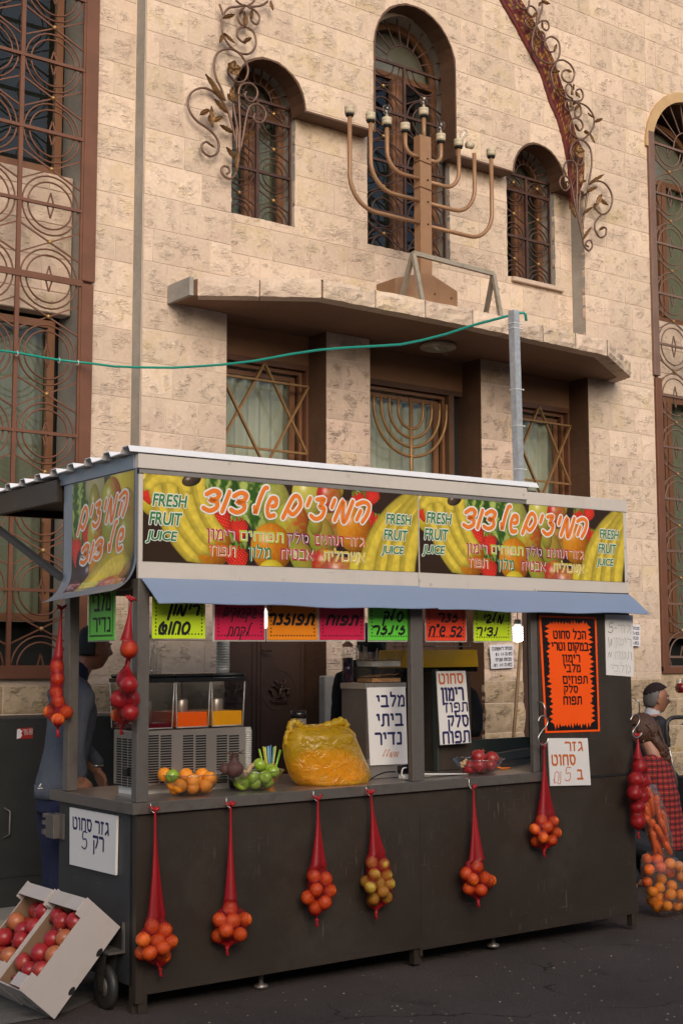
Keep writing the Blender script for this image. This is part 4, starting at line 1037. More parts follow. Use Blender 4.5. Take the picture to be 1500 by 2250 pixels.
# ---------------------------------------------------------------- bronze doors
DY=9.08
def door(x0,x1,z1,med=None,lab=None):
    m=MB(); m.bbox((x0,DY,.14),(x1,DY+.05,z1),.006)
    for zz0,zz1 in ((.3,.85),(1.0,1.1),(1.15,2.4)): pass
    d=part('door',m,'bronze_door',BLD,lab)
    r=MB()
    r.box((x0+.03,DY-.008,.2),(x0+.045,DY+.001,z1-.06)); r.box((x1-.045,DY-.008,.2),(x1-.03,DY+.001,z1-.06)); r.box((x0+.045,DY-.008,z1-.075),(x1-.045,DY+.001,z1-.06))
    part('moulding',r,'bronze_door',d)
    if med:
        c=(med[0],DY-.004,med[1]); R=med[2]; q=MB()
        Mx=Matrix.Rotation(PI/2,3,'X')
        q.lathe([(0,-.012),(R*.82,-.012),(R*.84,-.026),(R*.9,-.03),(R*.93,-.012),(R*.96,-.026),(R,-.02),(R*1.02,.0)],c,36,M=Matrix.Rotation(-PI/2,3,'X')@Matrix.Scale(-1,3,Vector((0,0,1))))
        ym=DY-.018
        tr=[(0,-.35),(0,-.1),(.05,.05),(.15,.2),(.1,.42)]
        q.tube([(med[0]+a*R,ym,med[1]+b*R) for a,b in tr],[.016,.012,.01,.008,.005],6)
        for pts in ([(0,-.1),(-.15,.15),(-.35,.3),(-.5,.2)],[(.03,0),(.3,.1),(.5,.25)],[(-.1,.05),(-.1,.35),(-.3,.55)],[(.1,.2),(.35,.4),(.3,.6)],[(-.2,-.35),(0,-.3),(.25,-.36)]):
            q.tube([(med[0]+a*R,ym,med[1]+b*R) for a,b in pts],.007,6)
        rr=random.Random(2)
        for gx,gz in ((-.48,-.02),(.5,.0),(.12,.35)):
            for i in range(12): q.ball((med[0]+(gx+rr.uniform(-.11,.11))*R,ym,med[1]+(gz-rr.uniform(-.1,.16))*R),.011,6)
        for i in range(7): q.tube([(med[0]+(-.42+i*.14)*R,ym,med[1]-.62*R),(med[0]+(-.38+i*.14)*R,ym,med[1]-.5*R),(med[0]+(-.34+i*.14)*R,ym,med[1]-.6*R)],.005,5)
        q.bar((med[0]-.6*R,ym,med[1]-.44*R),(med[0]+.6*R,ym,med[1]-.44*R),.006)
        part('medallion',q,'bronze_door',d,'round bronze relief of a fruit tree')
        h=MB(); h.tube([(x0+.02,DY-.05,1.73),(x0+.02,DY-.05,1.70),(x0+.1,DY-.05,1.70)],.008,6); part('handle',h,'bronze_door',d)
o1=onY(612,1518,DY); o2=onY(530,1518,DY)
door(5.545,6.015,2.5,(5.80,o1.z,.155)); door(6.02,6.475,2.5,(o1.x,o1.z,.155),'bronze door leaf with round tree medallion')
door(6.935,7.54,2.5); door(7.55,8.155,2.5); door(8.625,9.07,2.5); door(9.08,9.515,2.5)
# grey cement plinth block at first column
a=onY(677,1485,8.74); m=MB(); m.bbox((6.40,8.70,0),(6.60,8.79,a.z),.01); part('plinth',m,'cement',BLD)

# ---------------------------------------------------------------- ground
m=MB(); m.add([(-60,-40,0),(90,-40,0),(90,120,0),(-60,120,0)],[(0,1,2,3)]); tag(one('road',m,'asphalt',None,None,(0,0,0),fix=False),kind='structure')
m=MB(); m.box((-40,7.75,-.1),(60,8.79,.12)); tag(one('pavement',m,'pavement',None,None,(0,8,0)),kind='structure')
# worn light concrete strip under the cartons
P=[onZ(*p,.004) for p in ((-220,2150),(60,2120),(255,2118),(205,2196),(150,2222),(100,2236),(-60,2262),(-220,2275))]
m=MB(); m.add([(p.x,p.y,.004) for p in P],[tuple(range(len(P)))]); tag(one('concrete_strip',m,'kerb_stone',None,None,(P[1].x,P[1].y,0),fix=False),kind='structure')
# houses across the street, behind the camera: they fill the panes with their reflection
OP=T('street_house','pale stone house across the street with shuttered windows','house',(4,-7,0))
m=MB(); m.box((-22,-9,0),(34,-7,5.6)); part('wall',m,'opp_stone',OP)
for i in range(16):
    for zf in (.9,3.3):
        x=-20+i*3.4; f=MB(); f.box((x,-7.04,zf),(x+1.3,-6.98,zf+1.8)); wq=part('window',f,'white_paint',OP)
        f=MB(); f.box((x+.08,-6.98,zf+.08),(x+1.22,-6.95,zf+1.72)); part('shutter',f,'opp_shutter',wq)
# ============================================================ THE STALL
W_=3.39; D_=.83; CT=.955        # width, depth, counter height
ST=T('juice_stall','long dark steel juice stall with fruit banners, sky-tinted flap awning and counter','market stall',(0,0,0),M=SM)
def SB(name,a,b,mat,bev=.003,label=None,par=None):
    m=MB(); m.bbox(a,b,bev); return part(name,m,mat,par or ST,label)
# lower body
SB('front_panel',(.012,0,.085),(1.697,.012,.915),'steel_dark',.002); SB('front_panel',(1.703,0,.072),(3.385,.012,.905),'steel_dark',.002)
fr=MB(); fr.box((0,-.004,.05),(.045,.03,.92)); fr.box((0,-.002,.085),(3.39,-.0005,.125)); fr.box((1.69,.004,.04),(1.71,.03,.92)); fr.box((3.35,.013,0),(3.39,.04,.9)); fr.box((.0,.031,.0),(.035,.06,.9)); part('body_frame',fr,'steel_dark',ST)
SB('side_panel',(0,.03,.12),(.012,D_,.905),'steel_side_sky_tint',.002); SB('side_panel',(3.378,.03,.09),(3.39,D_,.9),'steel_side_sky_tint',.002); SB('back_panel',(.012,.82,.12),(3.378,.83,.9),'steel_side_sky_tint',.002)
for u,v in ((.02,.004),(3.34,.004),(1.66,.013),(.02,.78),(3.34,.78)): SB('leg',(u,v,.0),(u+.045,v+.045,.09),'steel_dark',.002)
for u in (.75,2.3):
    m=MB(); m.lathe([(0,0),(.035,0),(.035,.012),(.012,.02),(.012,.12)],(u,.10,0),12); part('levelling_foot',m,'steel_light',ST)
# counter
SB('counter',(-.02,-.015,.935),(2.60,D_+.05,CT),'steel_top',.003,'bright worn steel counter top')
SB('counter_lip',(-.022,-.022,.905),(2.62,-.0155,.957),'steel_top',.002); SB('counter_lip',(-.028,-.022,.905),(-.0205,D_+.06,.957),'steel_post',.002)
# posts
SB('post',(0,0,.957),(.062,.055,2.0),'steel_post'); SB('post',(1.655,0,.957),(1.738,.04,2.0),'steel_post'); SB('post',(.0,.735,.957),(.055,.80,2.0),'steel_post'); SB('post',(3.33,.76,.957),(3.385,.82,2.0),'steel_dark')
SB('post',(2.55,.0,.957),(2.60,.03,2.0),'steel_post',.002,'greenish grey upright beside the service window')
SB('door_panel',(2.605,-.002,.91),(3.385,.02,2.0),'steel_dark',.002,'tall dark steel panel at right of the counter')
SB('counter',(2.605,.024,.935),(3.37,D_+.03,CT),'steel_top'); SB('door_rail',(2.605,-.0055,.897),(3.39,-.0025,.911),'slot_dark',.001)
SB('top_rail',(.062,.0,1.955),(2.55,.03,2.0),'steel_dark'); SB('top_rail',(.0,.06,1.955),(.035,.735,2.0),'steel_dark'); SB('top_rail',(.0,.80,1.955),(3.38,.83,2.0),'steel_dark')
# lower lock case on the left side
m=MB(); m.bbox((-.045,.80,.715),(-.005,.90,.835),.004); m.box((-.05,.90,.73),(-.01,.93,.755)); m.box((-.05,.90,.78),(-.01,.93,.80)); m.box((-.05,.90,.815),(-.01,.925,.835)); m.box((-.012,.76,.715),(-.001,.86,.84)); part('hinge_block',m,'steel_light' if 0 else 'steel_post',ST)
# header
SB('header_sheet',(.0,-.001,2.000),(1.712,.02,2.50),'aluminium',.002); SB('header_sheet',(1.716,-.001,1.995),(3.375,.02,2.50),'aluminium',.002)
SB('header_trim',(-.01,-.014,2.525),(2.53,.03,2.595),'aluminium',.003); SB('header_trim',(2.53,-.008,2.50),(3.385,.03,2.575),'aluminium',.003); SB('header_rail',(.0,-.006,2.502),(2.53,-.0015,2.523),'steel_light',.001)
SB('header_end',(3.376,.0,2.0),(3.386,D_,2.56),'aluminium',.002); SB('header_back',(.0,D_-.02,2.0),(3.376,D_,2.55),'steel_dark',.002)
# flap awning, two sheets
def flap(u0,u1,l,r,wj=0):
    m=MB(); n=24; vs=[]
    for i in range(n+1):
        t=i/n
        for s in range(4):
            f=s/3; uu=(u0+(u1-u0)*t)*(1-f)+((u0+l)+(u1+r-u0-l)*t)*f
            wv=(.004*math.sin(t*7+u0)+.003*math.sin(t*19+u0*3))*f
            vs.append((uu,-.004-.112*f,2.004-.006*(u0>1)-.112*f-.012*f*f+wv-.006*t*(u0>1)))
    o=len(vs); vs+=[(a,b+.001,c-.0025) for a,b,c in vs]
    fs=[]
    for i in range(n):
        for s in range(3):
            q=(i*4+s,i*4+s+1,(i+1)*4+s+1,(i+1)*4+s); fs.append(q); fs.append(tuple(k+o for k in q[::-1]))
    m.add(vs,fs,True); return m
part('awning_flap',flap(.012,1.712,.035,.04),'flap_sky_tint',ST,fix=False); part('awning_flap',flap(1.716,3.386,.04,.055),'flap_sky_tint',ST,fix=False)
# screws
def screws(pts,par=ST,r=.0075):
    for p in pts:
        m=MB(); m.lathe([(0,-.006),(r*.6,-.006),(r,-.002),(r,0)],Vector((p[0],p[1],p[2])),8,M=Matrix.Rotation(-PI/2,3,'X').inverted()); part('screw',m,'steel_post',par)
screws([(*[tuple(sV(x,y,-.003))][0],) for x,y in ((316,1035),(316,1231),(913,1074),(913,1238),(916,1191),(623,1274),(946,1285),(1174,1297),(922,1276),(1371,1123),(1372,1204),(1376,1277))]+[tuple(sV(x,y,-.016)) for x,y in ((505,1018),(765,1046),(1150,1087))])

# ---- the printed banner picture (a flat print of fruit)
def paint(w,h,items,bgc=(.035,.018,.01),seed=1):
    rs=np.random.RandomState(seed)
    yy,xx=np.mgrid[0:h,0:w].astype(np.float32); yy=(h-1-yy)/h; xx=xx/h     # units of banner height, y up
    img=np.ones((h,w,3),np.float32)*np.array(bgc,np.float32)
    low=rs.rand(h//12+2,w//12+2).astype(np.float32); ii=(np.arange(h)/12); jj=(np.arange(w)/12)
    i0=ii.astype(int); j0=jj.astype(int); fi=(ii-i0)[:,None]; fj=(jj-j0)[None,:]
    nz=(low[i0][:,j0]*(1-fi)*(1-fj)+low[i0+1][:,j0]*fi*(1-fj)+low[i0][:,j0+1]*(1-fi)*fj+low[i0+1][:,j0+1]*fi*fj)
    fine=rs.rand(h,w).astype(np.float32)
    for it in items:
        k=it[0]
        if k=='e':     # ellipse fruit: cx,cy,rx,ry,angle,colour,second colour
            _,cx,cy,rx,ry,an,c1,c2=it; ca,sa=math.cos(an),math.sin(an)
            dx=(xx-cx)*ca+(yy-cy)*sa; dy=-(xx-cx)*sa+(yy-cy)*ca; d=(dx/rx)**2+(dy/ry)**2; m=d<1
            zz=np.sqrt(np.clip(1-d,0,1)); sh=.35+.65*np.clip(zz*.75-dx/rx*.25+dy/ry*.35,0,1)
            mixv=np.clip(.5+dx/rx*.8+(nz-.5)*1.2,0,1)[...,None]
            col=np.array(c1)*(1-mixv)+np.array(c2)*mixv
            hl=np.exp(-(((dx/rx+.3)**2+(dy/ry-.35)**2)/.03))*.35
            edge=np.clip((1-d)*12,0,1)[...,None]
            colr=col*sh[...,None]*(.92+.16*nz[...,None])+hl[...,None]
            img=np.where(m[...,None],img*(1-edge)+colr*edge,img)
        elif k=='b':   # banana: arc cx,cy,R,thick,a0,a1
            _,cx,cy,R,th,a0,a1=it; r=np.hypot(xx-cx,yy-cy); a=np.arctan2(yy-cy,xx-cx); a=np.where(a<a0-1e-6,a+2*PI,a)
            t=(a-a0)/(a1-a0); m0=(t>0)&(t<1); tw=th*np.clip(np.minimum(t,1-t)*9,0.25,1)
            q=(r-R)/tw; m=m0&(np.abs(q)<1)
            sh=.22+.78*np.sqrt(np.clip(1-q*q,0,1)); face=np.where(q>.25,.78,1.)
            col=np.array((.70,.53,.06))*(sh*face*(.85+.3*nz))[...,None]
            tip=np.clip((np.abs(t-.5)-.40)*10,0,1)[...,None]; col=col*(1-tip)+np.array((.28,.22,.03))*tip
            edge=np.clip((1-np.abs(q))*5,0,1)[...,None]
            img=np.where(m[...,None],img*(1-edge)+col*edge,img)
        elif k=='w':   # watermelon: cx,cy,rx,ry
            _,cx,cy,rx,ry=it; dx=(xx-cx)/rx; dy=(yy-cy)/ry; d=dx*dx+dy*dy; m=d<1
            st=np.sin((dx/np.sqrt(np.clip(1-dy*dy,.05,1)))*11+nz*3.2)*.5+.5; st=st**2
            sh=.35+.65*np.sqrt(np.clip(1-d,0,1))
            col=(np.array((.035,.10,.012))*(1-st[...,None])+np.array((.42,.50,.12))*st[...,None])*sh[...,None]
            img=np.where(m[...,None],col,img)
        elif k=='s':   # strawberry
            _,cx,cy,r,an=it; ca,sa=math.cos(an),math.sin(an); dx=((xx-cx)*ca+(yy-cy)*sa)/r; dy=(-(xx-cx)*sa+(yy-cy)*ca)/r
            wd=np.clip(.95-.45*(-dy+.2),.2,1); d=(dx/wd)**2+(dy/1.15)**2; m=d<1
            seeds=(np.sin(dx*22)*np.sin(dy*22)>.72)
            sh=.4+.6*np.sqrt(np.clip(1-d,0,1)); col=np.array((.62,.02,.015))*(sh*(.85+.3*nz))[...,None]
            col=np.where(seeds[...,None],col*1.1+np.array((.25,.18,.04)),col)
            img=np.where(m[...,None],col,img)
            lf=(np.abs(dy-1.02)<.22)&(np.abs(dx)<.6)&(np.sin(dx*14)>-.2); img=np.where(lf[...,None],np.array((.14,.26,.03))*(.6+.7*nz[...,None]),img)
    img*= (.96+.06*fine[...,None])
    return np.clip(img,0,1)
ORA=((.80,.33,.02),(.62,.19,.01)); APG=((.50,.50,.05),(.55,.12,.02)); APR=((.60,.05,.03),(.45,.30,.05)); PEAR=((.34,.36,.04),(.45,.30,.05)); LEM=((.80,.65,.05),(.68,.50,.03)); PLM=((.05,.02,.03),(.09,.04,.06)); MAN=((.50,.10,.06),(.60,.32,.06))
def img_mat(name,arr,vary=True):
    h,w,_=arr.shape; im=bpy.data.images.new(name,w,h,float_buffer=False)
    a=np.ones((h,w,4),np.float32); s=np.where(arr<=.0031308,arr*12.92,1.055*np.power(np.maximum(arr,1e-6),1/2.4)-.055); a[...,:3]=s[::-1]
    im.pixels.foreach_set(a.ravel()); im.update(); im.pack()
    m=bpy.data.materials.new(name); m.use_nodes=True; t=m.node_tree; b=t.nodes['Principled BSDF']
    n=t.nodes.new('ShaderNodeTexImage'); n.image=im; t.links.new(n.outputs[0],b.inputs['Base Color']); b.inputs['Roughness'].default_value=.32; b.inputs['Specular IOR Level'].default_value=.35
    nz=nn(t,'ShaderNodeTexNoise',i_Scale=2.5); g=nn(t,'ShaderNodeNewGeometry'); t.links.new(g.outputs['Position'],nz.inputs['Vector']); bp=nn(t,'ShaderNodeBump',i_Strength=.3); bp.inputs['Distance'].default_value=.01; t.links.new(nz.outputs[0],bp.inputs['Height']); t.links.new(bp.outputs[0],b.inputs['Normal'])
    MATS[name]=m; return m
AS=1.69/.44
def fit(items): return items
front_items=[('e',.10,.78,.20,.30,.2,*LEM),('e',.25,1.0,.2,.16,0,*LEM),('s',.05,.72,.09,.3),('w',1.30,.80,.48,.62),('w',.95,.95,.25,.5),
 ('e',1.72,.72,.22,.32,.2,(.30,.36,.05),(.42,.40,.08)),('e',2.18,.86,.24,.28,.0,(.66,.58,.10),(.55,.50,.08)),('e',2.5,.98,.2,.2,0,*LEM),
 ('e',1.95,.52,.24,.26,.1,*APG),('e',2.45,.45,.22,.26,0,*APR),('e',2.48,.86,.19,.20,0,(.60,.04,.03),(.5,.2,.04)),('e',2.75,.62,.20,.22,.3,*APR),('e',2.95,.9,.14,.2,0,(.1,.12,.02),(.2,.2,.03)),
 ('s',2.92,.82,.12,.4),('s',3.05,.62,.13,.1),('s',3.12,.90,.12,-.4),('s',3.20,.58,.10,-.1),
 ('e',1.30,.40,.08,.13,.3,*PLM),('e',1.42,.30,.09,.12,-.2,*PLM),('s',.98,.48,.17,.5),('s',1.22,.40,.13,.1),
 ('e',2.36,.38,.20,.26,.3,*PEAR),('e',2.28,.52,.10,.14,0,*PEAR),('e',1.55,.16,.2,.22,0,*PLM),
 ('e',.83,.22,.29,.29,0,*ORA),('e',1.66,.22,.29,.29,0,*ORA),('e',1.66,-.10,.20,.18,0,*LEM),('s',1.20,.04,.16,.2),('e',2.1,.1,.17,.28,.6,*PEAR),('e',2.42,.05,.2,.2,0,*APR),('e',2.66,-.05,.33,.20,0,*MAN),('e',2.93,.03,.16,.18,0,*LEM),
 ('e',2.84,.50,.26,.30,0,*ORA),('e',3.2,.0,.2,.12,0,*MAN),
 ('b',1.42,1.10,1.30,.105,PI*.99,PI*1.32),('b',1.42,1.06,1.12,.11,PI*.97,PI*1.33),('b',1.50,1.02,1.0,.10,PI*.98,PI*1.30),('b',.30,.62,.33,.085,PI*.15,PI*.85),('b',1.68,1.02,1.0,.10,PI*.99,PI*1.28),
 ('e',.60,.93,.13,.07,.3,(.10,.06,.03),(.05,.03,.02)),
 ('b',4.25,-.25,1.25,.14,PI*.60,PI*1.0),('b',4.50,-.2,1.25,.14,PI*.62,PI*1.02),('b',4.72,-.15,1.28,.14,PI*.64,PI*1.03),('b',4.95,-.1,1.3,.14,PI*.66,PI*1.04)]
img_mat('fruit_print',paint(1229,320,front_items))
side_items=[('w',.15,.85,.30,.6),('e',.50,.95,.26,.30,0,(.55,.48,.25),(.45,.40,.18)),('e',.72,1.05,.14,.3,0,(.10,.07,.03),(.2,.15,.05)),('e',.95,.95,.25,.45,.3,*LEM),('e',.42,.72,.10,.24,.1,*PEAR),('e',.72,.75,.18,.24,0,*APG),('e',.98,.60,.16,.25,0,*APR),('s',.28,.42,.09,.2),('e',.45,.42,.16,.22,.2,*APG),('e',.75,.45,.20,.34,.2,*PEAR),('e',.98,.35,.16,.28,0,*PEAR),('s',.08,.28,.11,0),('e',.22,.15,.14,.17,0,*PLM),('e',.34,.02,.15,.16,0,*PLM),('e',.5,.14,.18,.28,0,*ORA),('e',.70,.08,.12,.2,0,*PEAR),('e',.90,.06,.17,.16,0,*APR),('e',.1,-.15,.2,.14,0,*PLM),('b',.9,-.9,.75,.13,PI*.45,PI*.85),('e',.82,-.12,.2,.1,0,*MAN)]
def shift(it):    # side picture: lower part of the sheet is the curled skirt
    it=list(it); 
    return it
_side=[]
for it in side_items:
    it=list(it)
    if it[0] in 'ewsb': it[1]*=1.; it[2]=it[2]*.72+.28
    if it[0]=='e': it[4]*=.72
    if it[0]=='w': it[4]*=.72
    _side.append(tuple(it))
img_mat('fruit_print_side',paint(620,560,_side,seed=4))
def uvplane(name,P,mat,par,uvs,faces,label=None,smooth=True):
    me=bpy.data.meshes.new(name); off=OFF[par.name]; me.from_pydata([tuple(Vector(p)-Vector(off)) for p in P],[],faces); me.materials.append(MAT(mat))
    ul=me.uv_layers.new(name='UV')
    for l in me.loops: ul.data[l.index].uv=uvs[l.vertex_index]
    me.polygons.foreach_set('use_smooth',[smooth]*len(me.polygons))
    o=bpy.data.objects.new(name,me); COL.objects.link(o); o.parent=par; OFF[o.name]=off; return tag(o,label)
def banner(u0,u1,w0l,w0r,h,label):
    P=[(u0,-.004,w0l),(u1,-.004,w0r),(u1,-.004,w0r+h),(u0,-.004,w0l+h)]
    b=uvplane('banner',P,'fruit_print',ST,[(0,0),(1,0),(1,1),(0,1)],[(0,1,2,3)],label)
    pl=lambda a,c,k=0:(u0+(u1-u0)*a,-.0052-.0009*k,w0l+(w0r-w0l)*a+h*c)
    lay=[MB(),MB()]
    # logo (three words)
    asp=(u1-u0)/h
    def plh(a,c,k=0): return pl(a/asp,c,k)       # units: banner heights
    for wd,x0,x1,b0,b1 in (('המיצים',.484,.80,.585,.83),('של',.372,.455,.575,.80),('דוד',.20,.345,.60,.83)):
        cursive(lay,wd,(x0*asp,b0,x1*asp,b1),lambda a,c,k:plh(a,c,k),(.090,.052),.30)
    part('lettering',lay[0],'print_white',b,'white outline of the hand lettered name',fix=False); part('lettering',lay[1],'print_orange',b,'orange hand lettered name',fix=False)
    # two lines of fruit names
    l1=[('רימון',.207,.308,'print_crimson'),('תפוחים',.318,.477,'print_lime'),('סלק',.487,.572,'print_plum'),('תותים',.588,.700,'print_crimson'),('גזר',.705,.786,'print_rust')]
    l2=[('תפוז',.216,.310,'print_rust'),('מלון',.350,.430,'print_green'),('אבטיח',.462,.590,'print_crimson'),('אשכולית',.618,.786,'print_gold')]
    for ls,b0,b1 in ((l1,.27,.40),(l2,.08,.215)):
        for wd,x0,x1,mt in ls:
            s=heb(wd)
            for k,(bd,mm) in enumerate(((.055,'print_white'),(.010,mt))):
                t=MB(); write(t,s,(x0,b0,x1,b1),lambda a,c,k=k:pl(a,c,k+.1),bd,0.,ref=s); part('lettering',t,mm,b,fix=False)
    for (x0,x1,b0,st_,hh) in ((.030,.142,.615,.205,.135),(.868,.972,.585,.20,.125)):
        for i,wd in enumerate(('FRESH','FRUIT','JUICE')):
            sh=-.01*i
            for k,(bd,mm) in enumerate(((.085,'print_white'),(.028,'print_green'))):
                t=MB(); write(t,wd,(x0+sh,b0-i*st_,x1+sh-(.006*i),b0+hh-i*st_),lambda a,c,k=k:pl(a,c,k+.1),bd,.18,ref=wd); part('lettering',t,mm,b,fix=False)
    return b
for n_,c_ in (('print_white',(.78,.76,.72)),('print_orange',(.80,.20,.02)),('print_crimson',(.45,.03,.05)),('print_lime',(.45,.55,.05)),('print_plum',(.22,.02,.08)),('print_rust',(.60,.14,.04)),('print_green',(.04,.20,.06)),('print_gold',(.65,.48,.05))): pm(n_,c_,.35,var=.03)
banner(.02,1.709,2.083,2.080,.435,'left half of the printed fruit banner'); banner(1.72,3.352,2.080,2.066,.445,'right half of the printed fruit banner')

# ---- side sheet: straight, then curled outward at the bottom
def side_pt(t,s):
    """t 0..1 from the front edge to the back; s metres down the sheet from its top"""
    v=.008+t*.80
    top=2.575; straight=.50-.03*(1-t); 
    if s<=straight: return (-.006,v,top-s)
    a=min((s-straight)/.17,1.35)
    return (-.006-.17*(1-math.cos(a)),v,top-straight-.17*math.sin(a))
n1,n2=10,34; Ls=.735
P=[];UVs=[]
for j in range(n2+1):
    for i in range(n1+1):
        P.append(side_pt(i/n1,Ls*j/n2)); UVs.append((1-i/n1,1-j/n2))
fs=[(j*(n1+1)+i,j*(n1+1)+i+1,(j+1)*(n1+1)+i+1,(j+1)*(n1+1)+i) for j in range(n2) for i in range(n1)]
me_=MB(); me_.add(P,fs,True); part('side_sheet',me_,'side_metal',ST,'curled side sheet of the header',fix=False)
def side_off(t,s,k=0):
    p=Vector(side_pt(t,s)); e=Vector(side_pt(t,s+.01)); d=(e-p).normalized(); nrm=Vector((-abs(d.z),0,-abs(d.x) if d.x<0 else 0)).normalized()
    return p+nrm*(.0022+.0009*k)
P=[];UVs=[];n1=12
for j in range(n2+1):
    for i in range(n1+1):
        t=.03+.84*i/n1; P.append(side_off(t,.055+(Ls-.057)*j/n2)); UVs.append((1-i/n1,1-j/n2))
fs=[(j*(n1+1)+i,j*(n1+1)+i+1,(j+1)*(n1+1)+i+1,(j+1)*(n1+1)+i) for j in range(n2) for i in range(n1)]
sb=uvplane('side_banner',P,'fruit_print_side',ST,UVs,fs,'fruit print on the curled left side')
sp_=lambda a,c,k=0: side_off(.87-.84*a,.055+.678*(1-c),k)
lay=[MB(),MB()]; asp=.70/.678
for wd,x0,x1,b0,b1 in (('המיצים',.13,.90,.66,.82),('של',.62,.86,.42,.56),('דוד',.17,.52,.42,.54)):
    cursive(lay,wd,(x0*asp,b0,x1*asp,b1),lambda a,c,k:sp_(a/asp,c+.10*(a/asp-.5),k+1),(.058,.030),.30)
part('lettering',lay[0],'print_white',sb,fix=False); part('lettering',lay[1],'print_orange',sb,fix=False)
for ls,b0,b1 in (([('רימון',.04,.22,'print_crimson'),('תפוחים',.24,.50,'print_lime'),('סלק',.52,.64,'print_plum'),('תותים',.66,.84,'print_crimson'),('גזר',.86,.97,'print_rust')],.185,.235),([('תפוז',.06,.20,'print_rust'),('מלון',.26,.40,'print_green'),('אבטיח',.46,.64,'print_crimson'),('אשכולית',.68,.96,'print_gold')],.11,.16)):
    for wd,x0,x1,mt in ls:
        for k,(bd,mm) in enumerate(((.055,'print_white'),(.010,mt))):
            t=MB(); write(t,heb(wd),(x0,b0,x1,b1),lambda a,c,k=k:sp_(a,c,k+1),bd,0.,ref=heb(wd)); part('lettering',t,mm,sb,fix=False)
SB('header_trim',(-.014,.03,2.525),(-.002,.86,2.595),'side_metal',.002)
# roof sheets: ribs run along the stall, the sheet falls away to the back
def roof_w(v): return 2.60-.025*v
rm=MB(); prof=[]; v=-.02
while v<1.75:
    prof+=[(v,.004),(v+.02,.032),(v+.075,.032),(v+.095,.004)]; v+=.20
prof.append((1.86,.004))
def rprof(u): return [(u,v,roof_w(v)+h) for v,h in prof]
for (ua,ub,nm) in ((-.06,1.2,0),(1.19,2.62,.001)):
    A=rprof(ua);B=rprof(ub); vs=[(a,b,c+nm) for a,b,c in A]+[(a,b,c+nm) for a,b,c in B]; n=len(A)
    q=MB(); q.add(vs+[(a,b,c-.004) for a,b,c in vs],[(i,i+1,n+i+1,n+i) for i in range(n-1)]+[(2*n+n+i,2*n+n+i+1,2*n+i+1,2*n+i) for i in range(n-1)]+[(i,i+2*n,i+1+2*n,i+1) for i in range(n-1)]+[(0,n,3*n,2*n)])
    part('roof_sheet',q,'sheet_white',ST,fix=False)
SB('roof_beam',(-.035,.84,2.44),(-.0,1.9,2.56),'steel_dark'); SB('roof_beam',(-.02,1.82,2.46),(2.6,1.86,2.56),'steel_dark')
m=MB(); m.box((.0,.85,2.50),(2.6,1.82,2.52)); part('rear_soffit',m,'dark_paint',ST)
SB('roof_beam',(2.56,.0,2.50),(2.62,1.86,2.585),'steel_dark')
a=sU(138,1285,-.015); b=(-.015,1.86,2.44); m=MB(); m.bar((-.015,.80,2.04),b,.035,.03); part('brace',m,'steel_side_sky_tint',ST)
# caster wheel under the left side
CA=T('caster_wheel','black rubber caster wheel under the left end of the stall','wheel',tuple(sU(245,2180,-.12)),M=SM) if False else None
m=MB(); CB,CV=-.052,.19; m.box((-.085,.10,.262),(-.001,.30,.272)); m.add([(-.003,.29,.272),(-.003,.30,.42),(-.075,.29,.272)],[(0,1,2),(2,1,0)]); m.box((-.008,.10,.272),(-.001,.12,.40)); part('caster_bracket',m,'steel_post',ST)
wh=MB(); wh.lathe([(.045,-.016),(.088,-.020),(.100,-.012),(.103,0),(.100,.012),(.088,.020),(.045,.016)],(CB,CV,.103),28,M=Matrix.Rotation(PI/2,3,'Y')); wo=part('caster_wheel',wh,'rubber',ST)
q=MB(); q.lathe([(0,-.02),(.046,-.018),(.046,.018),(0,.02)],(CB,CV,.103),18,M=Matrix.Rotation(PI/2,3,'Y')); 
for uu in (CB-.028,CB+.028): q.add([(uu,CV-.06,.262),(uu,CV+.06,.262),(uu,CV+.018,.085),(uu,CV-.018,.085)],[(0,1,2,3),(3,2,1,0)])
part('caster_fork',q,'steel_post',wo)

# ---------------------------------------------------------------- pole and cable
PL=T('metal_pole','square galvanised pole rising from the stall roof to hold the cable','pole',tuple(Vector((2.575,.10,2.55))),M=SM)
m=MB(); m.bar((2.575,.10,2.55),(2.56,.10,3.68),.046,.046,(0,1,0)); part('tube',m,'galvanised',PL)
for z in (3.60,3.57,3.20,2.98,2.72): 
    m=MB(); x=2.575-.015*(z-2.55)/1.13; m.tube([(x-.027,.075,z),(x+.027,.075,z),(x+.027,.127,z),(x-.027,.127,z)],.003,5,closed=True,smooth=False); m.ball((x+.04,.08,z),.006,6); part('zip_tie',m,'cable_white',PL)
cp=[(-60,758),(0,770),(45,776),(93,785),(130,791),(175,796),(205,799),(250,805),(300,807),(380,808),(450,804),(500,800),(560,793),(640,778),(700,769),(760,764),(815,761),(880,757),(925,748),(980,734),(1040,714),(1100,698),(1140,688),(1149,687),(1154,692),(1155,705)]
pts=[]
for i,(x,y) in enumerate(cp):
    if x<=175: Y=8.84
    else:
        t=(x-175)/(1143-175); Y=8.84+(5.87-8.84)*min(1,t)
    pts.append(onY(x,y,Y))
m=MB(); m.tube(pts,[.0085]*len(pts),7); one('green_cable',m,'cable_green','green cable strung from the left window grille to the metal pole','cable',pts[6])
m=MB(); 
for x,y in ((38,777),(130,792),(171,797)):
    p=onY(x,y,8.84); m.ring(p,.018,.003,'X',12,4)
one('cable_tie',m,'cable_white','white ties binding the green cable to the rusty grille','cable tie',onY(38,777,8.84))

